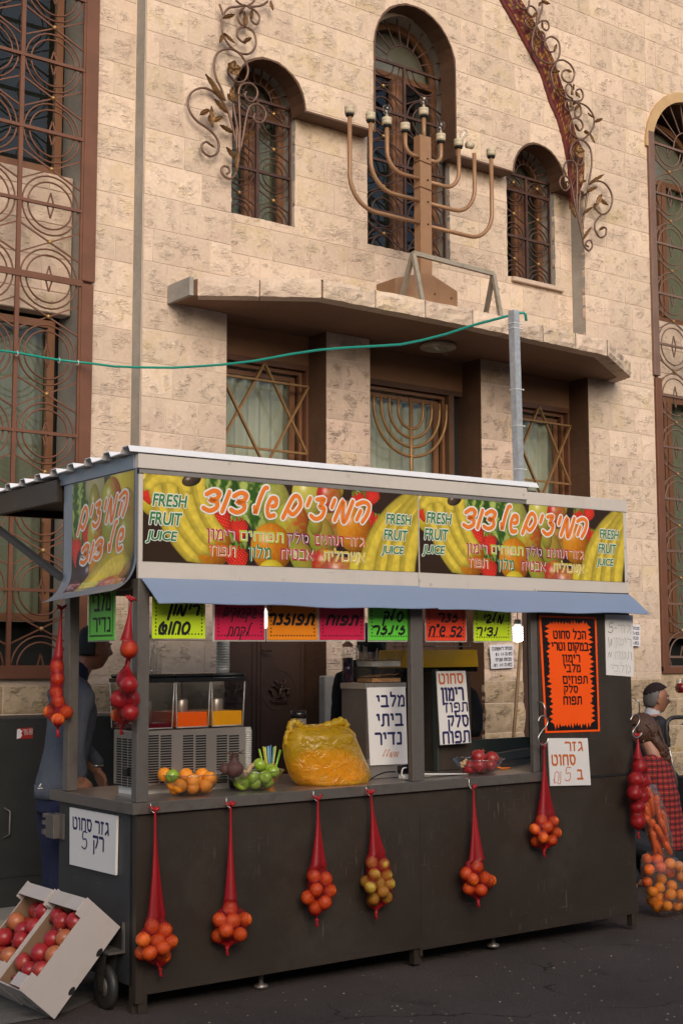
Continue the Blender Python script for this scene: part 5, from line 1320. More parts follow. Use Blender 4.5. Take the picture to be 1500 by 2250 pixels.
# ---------------------------------------------------------------- cards under the awning
def stars(mb,u0,u1,w0,w1,v):
    n1=int((u1-u0)/.0175); n2=int((w1-w0)/.0175)
    def star(c,d):
        P=[]
        for k in range(10):
            r=.0068 if k%2==0 else .003; a=PI/2+k*PI/5; P.append((c+r*math.cos(a),v,d+r*math.sin(a)))
        mb.add(P,[tuple(range(10))])
    for i in range(n1+1):
        x=u0+(u1-u0)*i/n1; star(x,w0); star(x,w1)
    for j in range(1,n2):
        z=w0+(w1-w0)*j/n2; star(u0,z); star(u1,z)
def card(u0,u1,w0,w1,mat,lines,label,sleeve=0,v=.032,marker=.016,thin=False):
    """lines: (word, ua, wa, ub, wb)"""
    t=T('price_card',label,'sign',((u0+u1)/2,v,w0),'fluorescent price cards hanging in a row under the awning',SM)
    m=MB(); m.bbox((u0,v-.001,w0),(u1,v+.001,w1),.0004); part('sheet',m,mat,t)
    if sleeve: m=MB(); m.bbox((u0-sleeve,v+.0015,w0-.008),(u1+.008,v+.003,w1),.0005); part('plastic_sleeve',m,'sleeve',t)
    m=MB(); stars(m,u0+.02,u1-.02,w0+.022,w1-.015,v-.0018); part('star_border',m,'ink_black',t,fix=False,kind=None)
    m=MB(); 
    for wd,ua,wa,ub,wb in lines: cursive([m],wd,(ua,wa,ub,wb),lambda a,b,k:(a,v-.0026,b),(marker,),.2)
    part('lettering',m,'ink_black',t,fix=False); return t
def cu(x): return sV(x,1405,.032)[0]
def cw(y,x=600): return sV(x,y,.032)[2]
card(cu(334),cu(451),1.718,1.985,'card_yellow',[('רימון',cu(372),cw(1353),cu(438),cw(1333)),('סחוט',cu(350),cw(1393),cu(418),cw(1370))],'yellow price card, leftmost on the stall front, two words in thick marker',.0,marker=.014)
card(cu(472),cu(581),1.712,1.985,'card_pink',[('בקבוקים',cu(491),cw(1358),cu(564),cw(1338)),('לקחת',cu(500),cw(1397),cu(552),cw(1379))],'magenta price card with two thin words, above the stack of white cups',.012,marker=.007)
card(cu(588),cu(697),1.712,1.985,'card_orange',[('תפוגזר',cu(591),cw(1371),cu(690),cw(1350))],'orange price card with a single thick word, between two magenta cards',.006,marker=.015)
card(cu(702),cu(800),1.712,1.985,'card_pink',[('תפוח',cu(719),cw(1371),cu(787),cw(1352))],'magenta price card with one thick word, beside the green card',.010,marker=.014)
card(cu(810),cu(904),1.710,1.985,'card_green',[('סלק',cu(843),cw(1362),cu(886),cw(1341)),('גינגר',cu(818),cw(1392),cu(890),cw(1374))],'green price card left of the middle post with two marker words',.006,marker=.013)
card(cu(936),cu(1023),1.708,1.985,'card_red',[('גזר',cu(962),cw(1362),cu(1006),cw(1343)),('ב5 ש"ח',cu(943),cw(1397),cu(1015),cw(1375))],'red price card right of the middle post with a price of five shekels',.006,marker=.012)
card(cu(1041),cu(1122),1.706,1.985,'card_yellow',[('מלבי',cu(1062),cw(1363),cu(1106),cw(1344)),('נדיר',cu(1047),cw(1395),cu(1092),cw(1376))],'yellow green price card beside the lit white bulb',.004,marker=.011)
# green card on the side
t=T('price_card','small green price card hanging over the man at the left side','sign',(.02,.30,1.72),'fluorescent price cards hanging in a row under the awning',SM)
s0=sU(195,1400,.015); s1=sU(252,1400,.015); vf,vb=s1[1],s0[1]; zb0=sU(225,1407,.015)[2]
m=MB(); m.bbox((.014,vf,zb0),(.017,vb,2.0),.0004); part('sheet',m,'card_green',t)
m=MB(); m.bbox((.0175,vf-.005,zb0-.006),(.0195,vb+.012,2.0),.0004); part('plastic_sleeve',m,'sleeve',t)
m=MB(); 
for i in range(22): 
    q=vf+.02+(vb-vf-.04)*i/21; m.box((.0125,q-.003,zb0+.018),(.0135,q+.003,zb0+.028))
for i in range(26):
    z=zb0+.035+i*.0095; m.box((.0125,vf+.014,z),(.0135,vf+.022,z+.005)); m.box((.0125,vb-.022,z),(.0135,vb-.014,z+.005))
part('dotted_border',m,'ink_black',t)
m=MB(); write(m,heb('נדיר'),(.18,.14,.86,.40),lambda a,c:(.0120,vb+(vf-vb)*a,zb0+(2.0-zb0)*c),.01); write(m,heb('מלבי'),(.12,.50,.86,.82),lambda a,c:(.0120,vb+(vf-vb)*a,zb0+(2.0-zb0)*c),.01); part('lettering',m,'ink_black',t,fix=False)

# ---------------------------------------------------------------- boards and posters
def quadplace(q,v,k=0):
    a,b,c,d=[sV(x,y,v) for x,y in q]     # bottom-left, bottom-right, top-right, top-left in the photo
    def f(s,t): p=(a*(1-s)+b*s)*(1-t)+(d*(1-s)+c*s)*t; return Vector((p.x,v-.0015-k*.0008,p.z))
    return f
def board(name,label,cat,q,v,mat,thick=.006,edge=None):
    f=quadplace(q,v); c=[f(0,0),f(1,0),f(1,1),f(0,1)]
    m=MB(); P=[(p.x,p.z) for p in c]; m.prism(P,v-.0005,v+thick)
    base=(sum(p[0] for p in P)/4,v,min(p[1] for p in P)); t=T(name,label,cat,base,M=SM); part('board',m,mat,t); return t,f
def words(t,f,lines,mat,bold=.02,k=0,shear=0.):
    for wd,x0,y0,x1,y1 in lines:
        m=MB(); s=heb(wd); write(m,s,(x0,y0,x1,y1),lambda a,b:f(a,b),bold,shear,ref=s); part('lettering',m,mat,t,fix=False)
# carrot price on the front right
t,f=board('price_board','white board with orange lettering below the big orange poster','sign',[(1208,1727),(1297,1725),(1290,1622),(1203,1622)],-.014,'white_card')
words(t,f,[('גזר',.40,.72,.86,.93),('סחוט',.05,.42,.66,.66),('ב',.66,.12,.82,.34)],'ink_orange',.035)
m=MB(); cursive([m],'5',(.37,.10,.52,.38),lambda a,b,k:f(a,b),(.018,),.1); 
for ln in ([(.10,.06),(.13,.28),(.22,.26),(.2,.1)],[(.16,.08),(.24,.05),(.27,.3)],[(.12,.06),(.08,.14)]): brush(m,smooth_line(ln),.014,lambda a,b:f(a,b))
part('lettering',m,'ink_orange',t,fix=False)
# orange poster
t,f=board('poster','fluorescent orange poster with black spiky border and black lettering','sign',[(1197,1611),(1317,1607),(1309,1356),(1183,1352)],-.006,'poster_orange',.001)
m=MB(); rnd=random.Random(8); inner=[]
def edgepts(x0,y0,x1,y1,n,nx,ny,dep):
    for i in range(n):
        tt=i/n; d=dep*(rnd.uniform(.35,1.) if i%2 else rnd.uniform(-.15,.25)); inner.append((x0+(x1-x0)*tt+nx*d,y0+(y1-y0)*tt+ny*d))
edgepts(.16,.075,.84,.075,26,0,-1,.05); edgepts(.84,.075,.84,.93,40,1,0,.10); edgepts(.84,.93,.16,.93,26,0,1,.045); edgepts(.16,.93,.16,.075,40,-1,0,.10)
outer=[(.035,.018),(.965,.018),(.965,.982),(.035,.982)]
# black ring: triangulate between outline and spikes
bm=bmesh.new(); vo=[bm.verts.new(f(a,b)) for a,b in outer]; vi=[bm.verts.new(f(a,b)) for a,b in inner]
eo=[bm.edges.new((vo[i],vo[(i+1)%4])) for i in range(4)]; ei=[bm.edges.new((vi[i],vi[(i+1)%len(vi)])) for i in range(len(vi))]
bmesh.ops.triangle_fill(bm,edges=eo+ei,use_beauty=True)
m.frombm(bm); part('spiky_border',m,'poster_black',t,fix=False)
f2=quadplace([(1197,1611),(1317,1607),(1309,1356),(1183,1352)],-.006,1)
words(t,f2,[('הכל סחוט',.22,.80,.80,.875),('במקום וטרי',.18,.70,.84,.775),('רימון',.36,.60,.68,.67),('מלבי',.38,.515,.68,.585),('תפוזים',.35,.415,.80,.485),('סלק',.36,.335,.62,.40),('תפוח',.34,.235,.68,.31)],'poster_black',.03)
# grey card with outlined letters
t,f=board('price_board','pale card with thin pencilled outline letters at the top right of the steel panel','sign',[(1331,1483),(1391,1487),(1389,1352),(1328,1350)],-.006,'white_card',.003)
for wd,x0,y0,x1,y1 in (('גזר',.44,.70,.95,.86),('רימון',.28,.48,.96,.64),('תפוח',.28,.26,.97,.42),('מלבי',.16,.04,.92,.20)):
    m=MB(); s=heb(wd); write(m,s,(x0,y0,x1,y1),lambda a,b:f(a,b),.055,0.,ref=s); l1=part('lettering',m,'ink_grey',t,fix=False)
    m=MB(); write(m,s,(x0,y0,x1,y1),lambda a,b:f(a,b)+Vector((0,-.0006,0)),.030,0.,ref=s); part('lettering',m,'white_card',t,fix=False)
m=MB(); cursive([m],'5',(.10,.70,.28,.86),lambda a,b,k:f(a,b),(.015,),.1); brush(m,[Vector((.33,.78)),Vector((.40,.78))],.012,lambda a,b:f(a,b)); brush(m,smooth_line([(.12,.46),(.10,.62)]),.015,lambda a,b:f(a,b)); brush(m,smooth_line([(.17,.52),(.22,.6),(.2,.5),(.17,.52)]),.012,lambda a,b:f(a,b)); brush(m,smooth_line([(.06,.28),(.12,.38),(.16,.30),(.2,.38)]),.012,lambda a,b:f(a,b)); part('lettering',m,'ink_grey',t,fix=False)
# side sign
def sideplace(q,u,k=0):
    a,b,c,d=[sU(x,y,u) for x,y in q]
    def g(s,t): p=(a*(1-s)+b*s)*(1-t)+(d*(1-s)+c*s)*t; return Vector((u-.0015-k*.0008,p.y,p.z))
    return g
q=[(154,1899),(254,1923),(257,1793),(154,1774)]; f=sideplace(q,-.014); t=T('price_board','white board with dark blue lettering on the left side of the stall','sign',tuple(sU(205,1910,-.01)),M=SM)
c=[f(0,0),f(1,0),f(1,1),f(0,1)]; m=MB(); m.add([tuple(p) for p in c]+[(p.x+.012,p.y,p.z) for p in c],[(0,1,2,3),(4,7,6,5),(0,4,5,1),(1,5,6,2),(2,6,7,3),(3,7,4,0)]); part('board',m,'white_card',t)
for wd,x0,y0,x1,y1 in (('גזר',.56,.63,.86,.86),('סחוט',.07,.63,.50,.86),('רק',.52,.34,.76,.60)):
    m=MB(); s=heb(wd); write(m,s,(x0,y0,x1,y1),lambda a,b:f(a,b)+Vector((-.001,0,0)),.03,0.,ref=s); part('lettering',m,'ink_blue',t,fix=False)
m=MB(); cursive([m],'5',(.28,.33,.40,.62),lambda a,b,k:f(a,b)+Vector((-.001,0,0)),(.022,),.0); part('lettering',m,'ink_blue',t,fix=False)
# ============================================================ IRONWORK ON THE FACADE
def leafshape(mb,base,tip,wd,y,curl=.0):
    """a pressed metal leaf from base to tip in the XZ plane"""
    b=Vector(base); t=Vector(tip); d=t-b; L=d.length; d.normalize(); q=Vector((-d.y,d.x)); n=8; vs=[];
    for i in range(n+1):
        s=i/n; w=wd*math.sin(PI*min(1,s*.92+.06))**.8*(1+.28*math.sin(s*26)); c=b+d*(L*s)+q*(curl*math.sin(PI*s)); 
        for k,(o,yy) in enumerate(((-1,0.),(-.5,.008),(0,-.004),(.5,.008),(1,0.))): vs.append((c.x+q.x*o*w/2,y+yy-.02*s*s,c.y+q.y*o*w/2))
    fs=[(i*5+k,i*5+k+1,(i+1)*5+k+1,(i+1)*5+k) for i in range(n) for k in range(4)]
    o=len(vs); vs+=[(a,b_+.0025,c_) for a,b_,c_ in vs]; fs+=[tuple(j+o for j in f[::-1]) for f in fs]
    mb.add(vs,fs,False)
def scroll(name,label,base_px,curves,leaves,flower,Y,extra=()):
    bp=onY(*base_px,Y); root=T(name,label,'ironwork',(bp.x,8.79,bp.z),'wrought iron scroll ornaments beside the arched windows')
    for pts in curves:
        sm=smooth_line([fz(x,y,Y) for x,y in pts],6); m=MB(); r=[.0095]*len(sm); r[0]=r[-1]=.005
        m.tube([(p.x,Y,p.y) for p in sm],r,6); part('rod',m,'scroll_iron',root)
    for (x0,y0,x1,y1,w) in leaves:
        m=MB(); a=fz(x0,y0,Y-.012); b=fz(x1,y1,Y-.012); leafshape(m,a,b,w*.7,Y-.014); part('leaf',m,'leaf_gold',root)
    for fx,fy,fr in flower:
        m=MB(); c=fz(fx,fy,Y-.02)
        for k in range(5):
            a=2*PI*k/5+.3; e=(c[0]+fr*math.cos(a),c[1]+fr*math.sin(a)); leafshape(m,c,e,fr*1.05,Y-.03)
        m.ball((c[0],Y-.035,c[1]),fr*.16,8); part('flower',m,'leaf_gold',root)
    for x,y in extra:
        c=fz(x,y,Y); m=MB(); m.bar((c[0],Y,c[1]),(c[0],8.79,c[1]),.02); part('bracket',m,'scroll_iron',root)
    return root
# left ornament (zoomed survey: 380 + X/5.357, Y/5.357)
def zq(P,ox,oy,s): return [(ox+x/s,oy+y/s) for x,y in P]
ZL=lambda P: zq(P,380,0,5.357)
scroll('iron_scroll','wrought iron scrollwork with leaves and a flower climbing beside the left arched window',(498,392),[
 ZL([(860,60),(760,78),(660,95),(600,170),(578,300),(600,430),(680,550),(790,625),(900,630),(965,560),(975,470),(940,370),(850,318),(770,345),(755,420),(800,480),(860,510)]),
 ZL([(880,80),(960,120),(1015,190),(1010,260),(975,285),(930,250),(910,190)]),
 ZL([(850,80),(780,130),(765,210),(790,275),(840,305),(875,255),(865,185),(820,150)]),
 ZL([(740,0),(790,45),(870,72),(950,78),(1050,60),(1120,10)]), ZL([(970,-30),(940,30),(880,65)]),
 ZL([(545,45),(570,110),(590,180)]),
 ZL([(615,1190),(570,1050),(510,920),(485,780),(505,660),(570,595),(670,575),(770,620),(850,720),(885,830),(850,940),(770,970),(690,920),(645,840),(670,770)]),
 ZL([(740,1680),(705,1510),(640,1290),(540,1140),(420,1050),(310,1040),(210,1100),(178,1210),(210,1330),(290,1430),(400,1505),(490,1590),(540,1690),(520,1800),(440,1840),(360,1790),(340,1710),(390,1670),(440,1700)]),
 ZL([(775,1930),(770,1600),(735,1380),(705,1210)]), ZL([(785,1800),(790,1500),(778,1200),(780,1050),(830,985),(920,985),(985,1050),(990,1130),(940,1195),(880,1180),(845,1120),(870,1075)]),
 ZL([(800,1750),(830,1580),(860,1400),(900,1260),(980,1225),(1060,1270),(1095,1350),(1060,1430),(990,1440),(950,1390),(970,1330)]),
 ZL([(745,1500),(750,1700),(765,1900),(745,2020),(690,2100),(610,2080),(570,2010),(590,1960),(650,1970),(665,2020),(630,2050)]),
 ZL([(800,1700),(760,1900),(745,2020)])],
 [(*zq([a],380,0,5.357)[0],*zq([b],380,0,5.357)[0],w) for a,b,w in (((605,1180),(370,880),.075),((650,1330),(475,1175),.07),((710,1560),(540,1480),.06),((730,1860),(615,1740),.06),((745,2020),(750,1740),.05),((830,1660),(980,1530),.035),((590,210),(715,180),.05),((600,390),(535,520),.045),((605,390),(710,515),.05),((850,320),(830,140),.045),((830,495),(910,455),.05),((930,220),(915,120),.045),((700,1200),(680,1030),.07),((690,1180),(765,1120),.05),((690,1190),(630,1110),.05),((470,1500),(440,1260),.07),((480,1430),(570,1380),.06),((430,1290),(300,1360),.06),((440,1430),(415,1360),.05),((1150,10),(1165,130),.05),((430,1690),(480,1745),.025))],
 [(511,152,.062)],8.735,[(528,184),(534,22)])
ZR=lambda P: zq(P,1050,280,5.); Z0=lambda P: zq(P,1050,0,5.)
scroll('iron_scroll','wrought iron scrollwork with golden leaves along the mosaic band beside the right arched window',(1290,550),[
 ZR([(960,370),(940,430),(960,520),(1040,520),(1040,470),(1000,450)])[:0]+ZR([(965,525),(940,450),(965,380),(1030,370),(1080,440),(1085,640),(1080,850),(1110,1020),(1135,1180)]),
 ZR([(1130,1130),(1180,850),(1215,600),(1245,400),(1230,240),(1160,150),(1090,140),(1030,190),(1015,290),(1060,390),(1120,415),(1155,350),(1150,280)]),
 ZR([(1140,1180),(1060,850),(1020,620),(970,540),(920,540),(893,600),(915,670),(960,695),(1000,650),(985,600),(945,605)]),
 ZR([(1215,630),(1290,590),(1380,610),(1450,700),(1470,810),(1430,920),(1360,955),(1300,910),(1285,860)]),ZR([(1360,955),(1290,1030),(1280,1120),(1330,1205),(1390,1190),(1405,1120),(1370,1095),(1330,1120)]),
 ZR([(1120,700),(1105,900),(1130,1090),(1140,1200),(1160,1300),(1210,1355),(1250,1310),(1240,1250),(1200,1245),(1180,1290),(1215,1310)]),
 Z0([(700,0),(700,90),(660,220),(610,340),(590,480),(620,580),(700,670),(790,700),(860,670),(895,570),(880,460),(810,405),(745,430),(730,500),(780,570),(840,560)]),
 Z0([(640,260),(640,130),(590,70),(550,80),(550,150),(600,190)]),Z0([(640,270),(700,230),(760,240),(775,300),(750,335),(710,310)]),Z0([(635,290),(590,315),(540,290),(515,230),(550,205)]),Z0([(640,330),(650,400),(700,450),(735,440),(720,370),(680,340)]),
 Z0([(560,0),(550,70),(510,100),(450,70),(410,0)]),
 Z0([(860,670),(930,660),(1010,710),(1055,800),(1030,890),(980,905),(925,860),(925,790),(975,765)]),Z0([(860,680),(810,760),(805,850),(850,980),(950,1070),(1050,1110),(1130,1100),(1150,1040),(1120,980),(1075,1000),(1085,1060)]),
 Z0([(990,915),(960,960),(975,1040),(1040,1090)]),Z0([(990,915),(1030,960),(1020,1040)]),
 Z0([(1050,1110),(970,1110),(955,1170),(990,1220),(1030,1200)]),Z0([(1060,1110),(1120,1170),(1125,1260),(1080,1290),(1060,1250),(1080,1180)]),Z0([(1080,1120),(1190,1170),(1265,1280),(1260,1400),(1190,1500),(1110,1530),(1030,1470),(1005,1380),(1050,1300),(1120,1320),(1150,1390),(1110,1440)])],
 [(*zq([a],1050,280,5.)[0],*zq([b],1050,280,5.)[0],w) for a,b,w in (((1215,620),(1365,520),.05),((1190,710),(1290,655),.05),((1070,990),(980,800),.07),((1150,950),(1240,880),.045),((1150,1230),(1225,1100),.05),((1290,900),(1260,840),.09),((1300,850),(1340,740),.08),((1330,780),(1410,860),.07),((1120,610),(1125,490),.07),((1120,600),(1170,590),.04),((1330,1130),(1375,1100),.03),((975,660),(945,600),.04))]
 +[(*zq([a],1050,0,5.)[0],*zq([b],1050,0,5.)[0],w) for a,b,w in (((700,10),(770,50),.06),((690,20),(650,75),.04),((600,190),(630,150),.05),((710,310),(685,250),.05),((590,300),(570,220),.06),((650,350),(700,370),.05),((630,580),(625,480),.06),((600,585),(550,565),.03),((840,560),(845,490),.05),((975,765),(1010,800),.05),((810,790),(880,790),.06),((860,980),(930,1000),.06),((1030,990),(1020,1050),.06),((1080,1010),(1100,1080),.05),((1010,1120),(1030,1190),.06),((1060,1200),(1100,1160),.05),((1275,1340),(1350,1310),.05),((1205,1240),(1250,1300),.03),((1215,1460),(1145,1450),.06),((1230,1470),(1265,1580),.055),((1110,1440),(1045,1370),.06),((1050,990),(1035,930),.03))],
 [(1268,334,.07)],8.715,[(1292,425),(1265,225),(1176,53)])

# ============================================================ THE BIG CANDELABRUM ON THE CANOPY
KY=8.42
b=onY(935,680,KY); KR=T('candelabrum','big copper painted candelabrum with nine lamp arms standing on the stone canopy','candelabrum',(7.2,KY,4.392))
bx0,bx1=onY(868,640,KY-.10).x,onY(1004,640,KY-.10).x; zt=onY(935,597,KY-.10).z; zs=onY(1004,640,KY-.10).z
m=MB(); m.prism([(bx0,4.392),(bx1,4.392),(bx1,zs),((bx0+bx1)/2+.01,zt),(bx0,zs)],KY-.10,KY+.14); bxo=part('base_box',m,'copper_paint',KR)
for x,y in ((955,646),(991,655)):
    p=onY(x,y,KY-.102); q=MB(); q.ball(p,.010,8); part('rusty_bolt',q,'rust_iron',bxo)
sx=onY(932,450,KY).x; z0=4.70; z1=onY(930,300,KY).z
m=MB(); m.box((sx-.06,KY-.02,zt-.03),(sx+.06,KY-.012,z1)); m.box((sx-.06,KY-.0119,zt-.05),(sx-.052,KY+.06,z1)); m.box((sx+.052,KY-.0119,zt-.05),(sx+.06,KY+.06,z1)); part('stem',m,'copper_paint',KR)
for yy in (348,395,443,492): 
    p=onY(936,yy,KY-.021); q=MB(); q.ball((sx+.02,KY-.021,p.z),.009,6); part('bolt',q,'slot_dark',KR)
topz=onY(814,262,KY).z
arms=[]
def sock(x,z,bulb=0,broken=False,tilt=0):
    m=MB(); 
    if broken: m.lathe([(.0,0),(.028,0),(.03,.06),(.0,.062)],(x-.02,KY,z+.03),12,M=Matrix.Rotation(-PI/2,3,'Y')); part('lamp_socket',m,'socket_cream',KR,'broken socket tipped on its side'); return
    m.lathe([(.02,-.012),(.039,-.008),(.041,.020),(.038,.024),(.041,.028),(.041,.050),(.034,.053),(.0,.058)],(x,KY,z),18); s=part('lamp_socket',m,'socket_cream',KR)
    m=MB(); m.lathe([(.0,-.028),(.032,-.026),(.036,-.010),(.0,-.010)],(x,KY,z),12); part('socket_collar',m,'slot_dark',s)
    if bulb:
        m=MB(); R=Matrix.Rotation(tilt,3,'Y'); m.lathe([(.012,.0),(.014,.02),(.03,.045),(.036,.07),(.028,.095),(.0,.106)],(x+(.02 if tilt else 0),KY,z+.058),14,M=R); part('light_bulb',m,'clear_plastic',s)
        m=MB(); m.lathe([(.0,.0),(.012,.0),(.012,.02),(.004,.03),(.003,.06),(.0,.06)],(x+(.02 if tilt else 0),KY,z+.056),8,M=R); part('filament',m,'socket_cream',s)
LA=[(768,491,0),(814,442,0),(850,394,1),(890,346,0)]; RA=[(1078,498,0),(1041,448,2),(1007,401,3),(968,353,1)]
for k,(lst,sgn) in enumerate(((LA,-1),(RA,1))):
    for i,(px,py,fl) in enumerate(lst):
        X=onY(px,330,KY).x; zj=onY(925 if sgn<0 else 945,py,KY).z
        zt_=onY(px,{-1:[258,272,283,295],1:[360,332,333,325]}[sgn][i],KY).z-.0; zt_=topz-.03
        R=min(abs(X-sx)*.42,.26); P=[(sx+sgn*.055,KY,zj),(X-sgn*R,KY,zj)]
        for j in range(1,11):
            a=PI/2*j/10; P.append((X-sgn*R+sgn*R*math.sin(a),KY,zj+R*(1-math.cos(a))))
        P.append((X,KY,zt_)); m=MB(); m.tube(P,.0175,10); part('arm',m,'copper_paint',KR)
        sock(X,zt_+.03,1 if fl in(1,3) else 0,fl==2,.6 if fl==3 else 0)
zc=onY(927,258,KY).z; m=MB(); m.tube([(sx,KY,z1-.05),(sx,KY,zc)],.0175,10); part('arm',m,'copper_paint',KR); sock(sx,zc+.03,1)
for yy in (357,414):
    p=onY(930,yy,KY); m=MB(); m.tube([(sx-.064,KY-.024,p.z),(sx+.064,KY-.026,p.z-.012),(sx+.064,KY+.06,p.z),(sx-.064,KY+.06,p.z)],.0035,5,closed=True,smooth=False); part('binding_wire',m,'rust_iron',KR)
# beige frame on the canopy front
FR=T('metal_stand','bent beige metal frame standing on the canopy in front of the candelabrum','frame',(7.35,8.03,4.392))
y=8.06; A=onY(907,556,y); B=onY(1083,602,y); L1=onY(926,690,8.04); L2=onY(876,655,8.3); R1=onY(1098,696,8.04); R2=onY(1062,694,8.3)
def ft(p): return (p.x,p.y,4.392)
for p,q,l in ((A,B,0),(A,Vector((L1.x,8.03,4.392)),0),(A,Vector((L2.x,8.30,4.41)),0),(B,Vector((R1.x,8.03,4.392)),0),(B,Vector((R2.x,8.30,4.41)),0)):
    m=MB(); m.bar(p,q,.034,.03,(0,1,0)); part('bar',m,'frame_beige',FR)

# ============================================================ FRUIT
def fruit_mesh(kind):
    bm=bmesh.new(); bmesh.ops.create_uvsphere(bm,u_segments=20,v_segments=14,radius=1)
    for v in bm.verts:
        p=v.co.copy(); t=p.z
        if kind=='orange': s=1-.03*abs(t)**3-.05*math.exp(-((1-t)/.012)); v.co=Vector((p.x,p.y,p.z*.95))*s
        if kind=='apple': r=math.hypot(p.x,p.y); f=1+.04*t; v.co=Vector((p.x*f,p.y*f,p.z*.92-(.22*math.exp(-(r/.28)**2) if t>0 else -.16*math.exp(-(r/.25)**2))))
        if kind=='pom': a=math.atan2(p.y,p.x); f=1+.025*math.cos(6*a)*(1-t*t); v.co=Vector((p.x*f,p.y*f,p.z*.9))
    if kind=='pom':      # the crown
        for k in range(6):
            a=2*PI*k/6; c,s=math.cos(a),math.sin(a); c2,s2=math.cos(a+.9),math.sin(a+.9); cm,sm_=math.cos(a+.45),math.sin(a+.45)
            q=[bm.verts.new(x) for x in ((.2*c,.2*s,.84),(.2*c2,.2*s2,.84),(.19*c2,.19*s2,1.02),(.27*cm,.27*sm_,1.22),(.19*c,.19*s,1.02),(.14*cm,.14*sm_,.9))]
            bm.faces.new(q[:5]); bm.faces.new((q[5],q[4],q[3],q[2]))
    if kind in('apple','orange'):
        r=bmesh.ops.create_cone(bm,segments=6,radius1=.05,radius2=.04,depth=.14,cap_ends=True)
        for v in r['verts']: v.co.z+=.80 if kind=='apple' else .93
    me=bpy.data.meshes.new(kind); bm.to_mesh(me); bm.free(); me.polygons.foreach_set('use_smooth',[True]*len(me.polygons)); return me
FM={k:fruit_mesh(k) for k in ('orange','apple','pom')}
FMM={}
def fmesh(kind,mat):
    if (kind,mat) not in FMM:
        me=FM[kind].copy(); me.materials.append(MAT(mat)); me.name={'pom':'pomegranate'}.get(kind,kind); FMM[(kind,mat)]=me
    return FMM[(kind,mat)]
frnd=random.Random(5)
def put_fruit(name,kind,mat,p,r,label,cat,group,M=None,rot=None):
    R=rot if rot is not None else Matrix.Rotation(frnd.random()*6.3,4,'Z')@Matrix.Rotation(frnd.uniform(.2,2.6),4,'X')@Matrix.Rotation(frnd.random()*6.3,4,'Z')
    S_=Matrix.Diagonal((r*frnd.uniform(.97,1.03),r*frnd.uniform(.97,1.03),r,1))
    return inst(name,fmesh(kind,mat),label,cat,(M or Matrix())@Matrix.Translation(Vector(p))@R@S_,group)
ORD=['topmost','second highest','third highest','fourth highest','fifth highest','sixth highest','seventh highest','eighth highest','ninth highest','tenth highest','eleventh highest','twelfth highest','thirteenth highest','fourteenth highest','fifteenth highest','sixteenth highest','seventeenth highest','eighteenth highest','nineteenth highest','twentieth highest','21st highest','22nd highest','23rd highest','24th highest']+[f'{n}th highest' for n in range(25,60)]
def positions(pts):
    """rank of each fruit by height in its heap"""
    o=sorted(range(len(pts)),key=lambda i:-pts[i][-1])
    return {i:(ORD[k] if k<len(pts)-1 or k==0 else 'lowest') for k,i in enumerate(o)}
def positions_old(pts):
    n=len(pts); P=[(p[0],p[-1]) for p in pts]; w={}
    def take(k,i):
        if i not in w: w[i]=k
    take('topmost',max(range(n),key=lambda i:P[i][1])); take('lowest',min((i for i in range(n) if i not in w),key=lambda i:P[i][1],default=0)) if n>1 else None
    if n>2: take('leftmost',min((i for i in range(n) if i not in w),key=lambda i:P[i][0]))
    if n>3: take('rightmost',max((i for i in range(n) if i not in w),key=lambda i:P[i][0]))
    return w
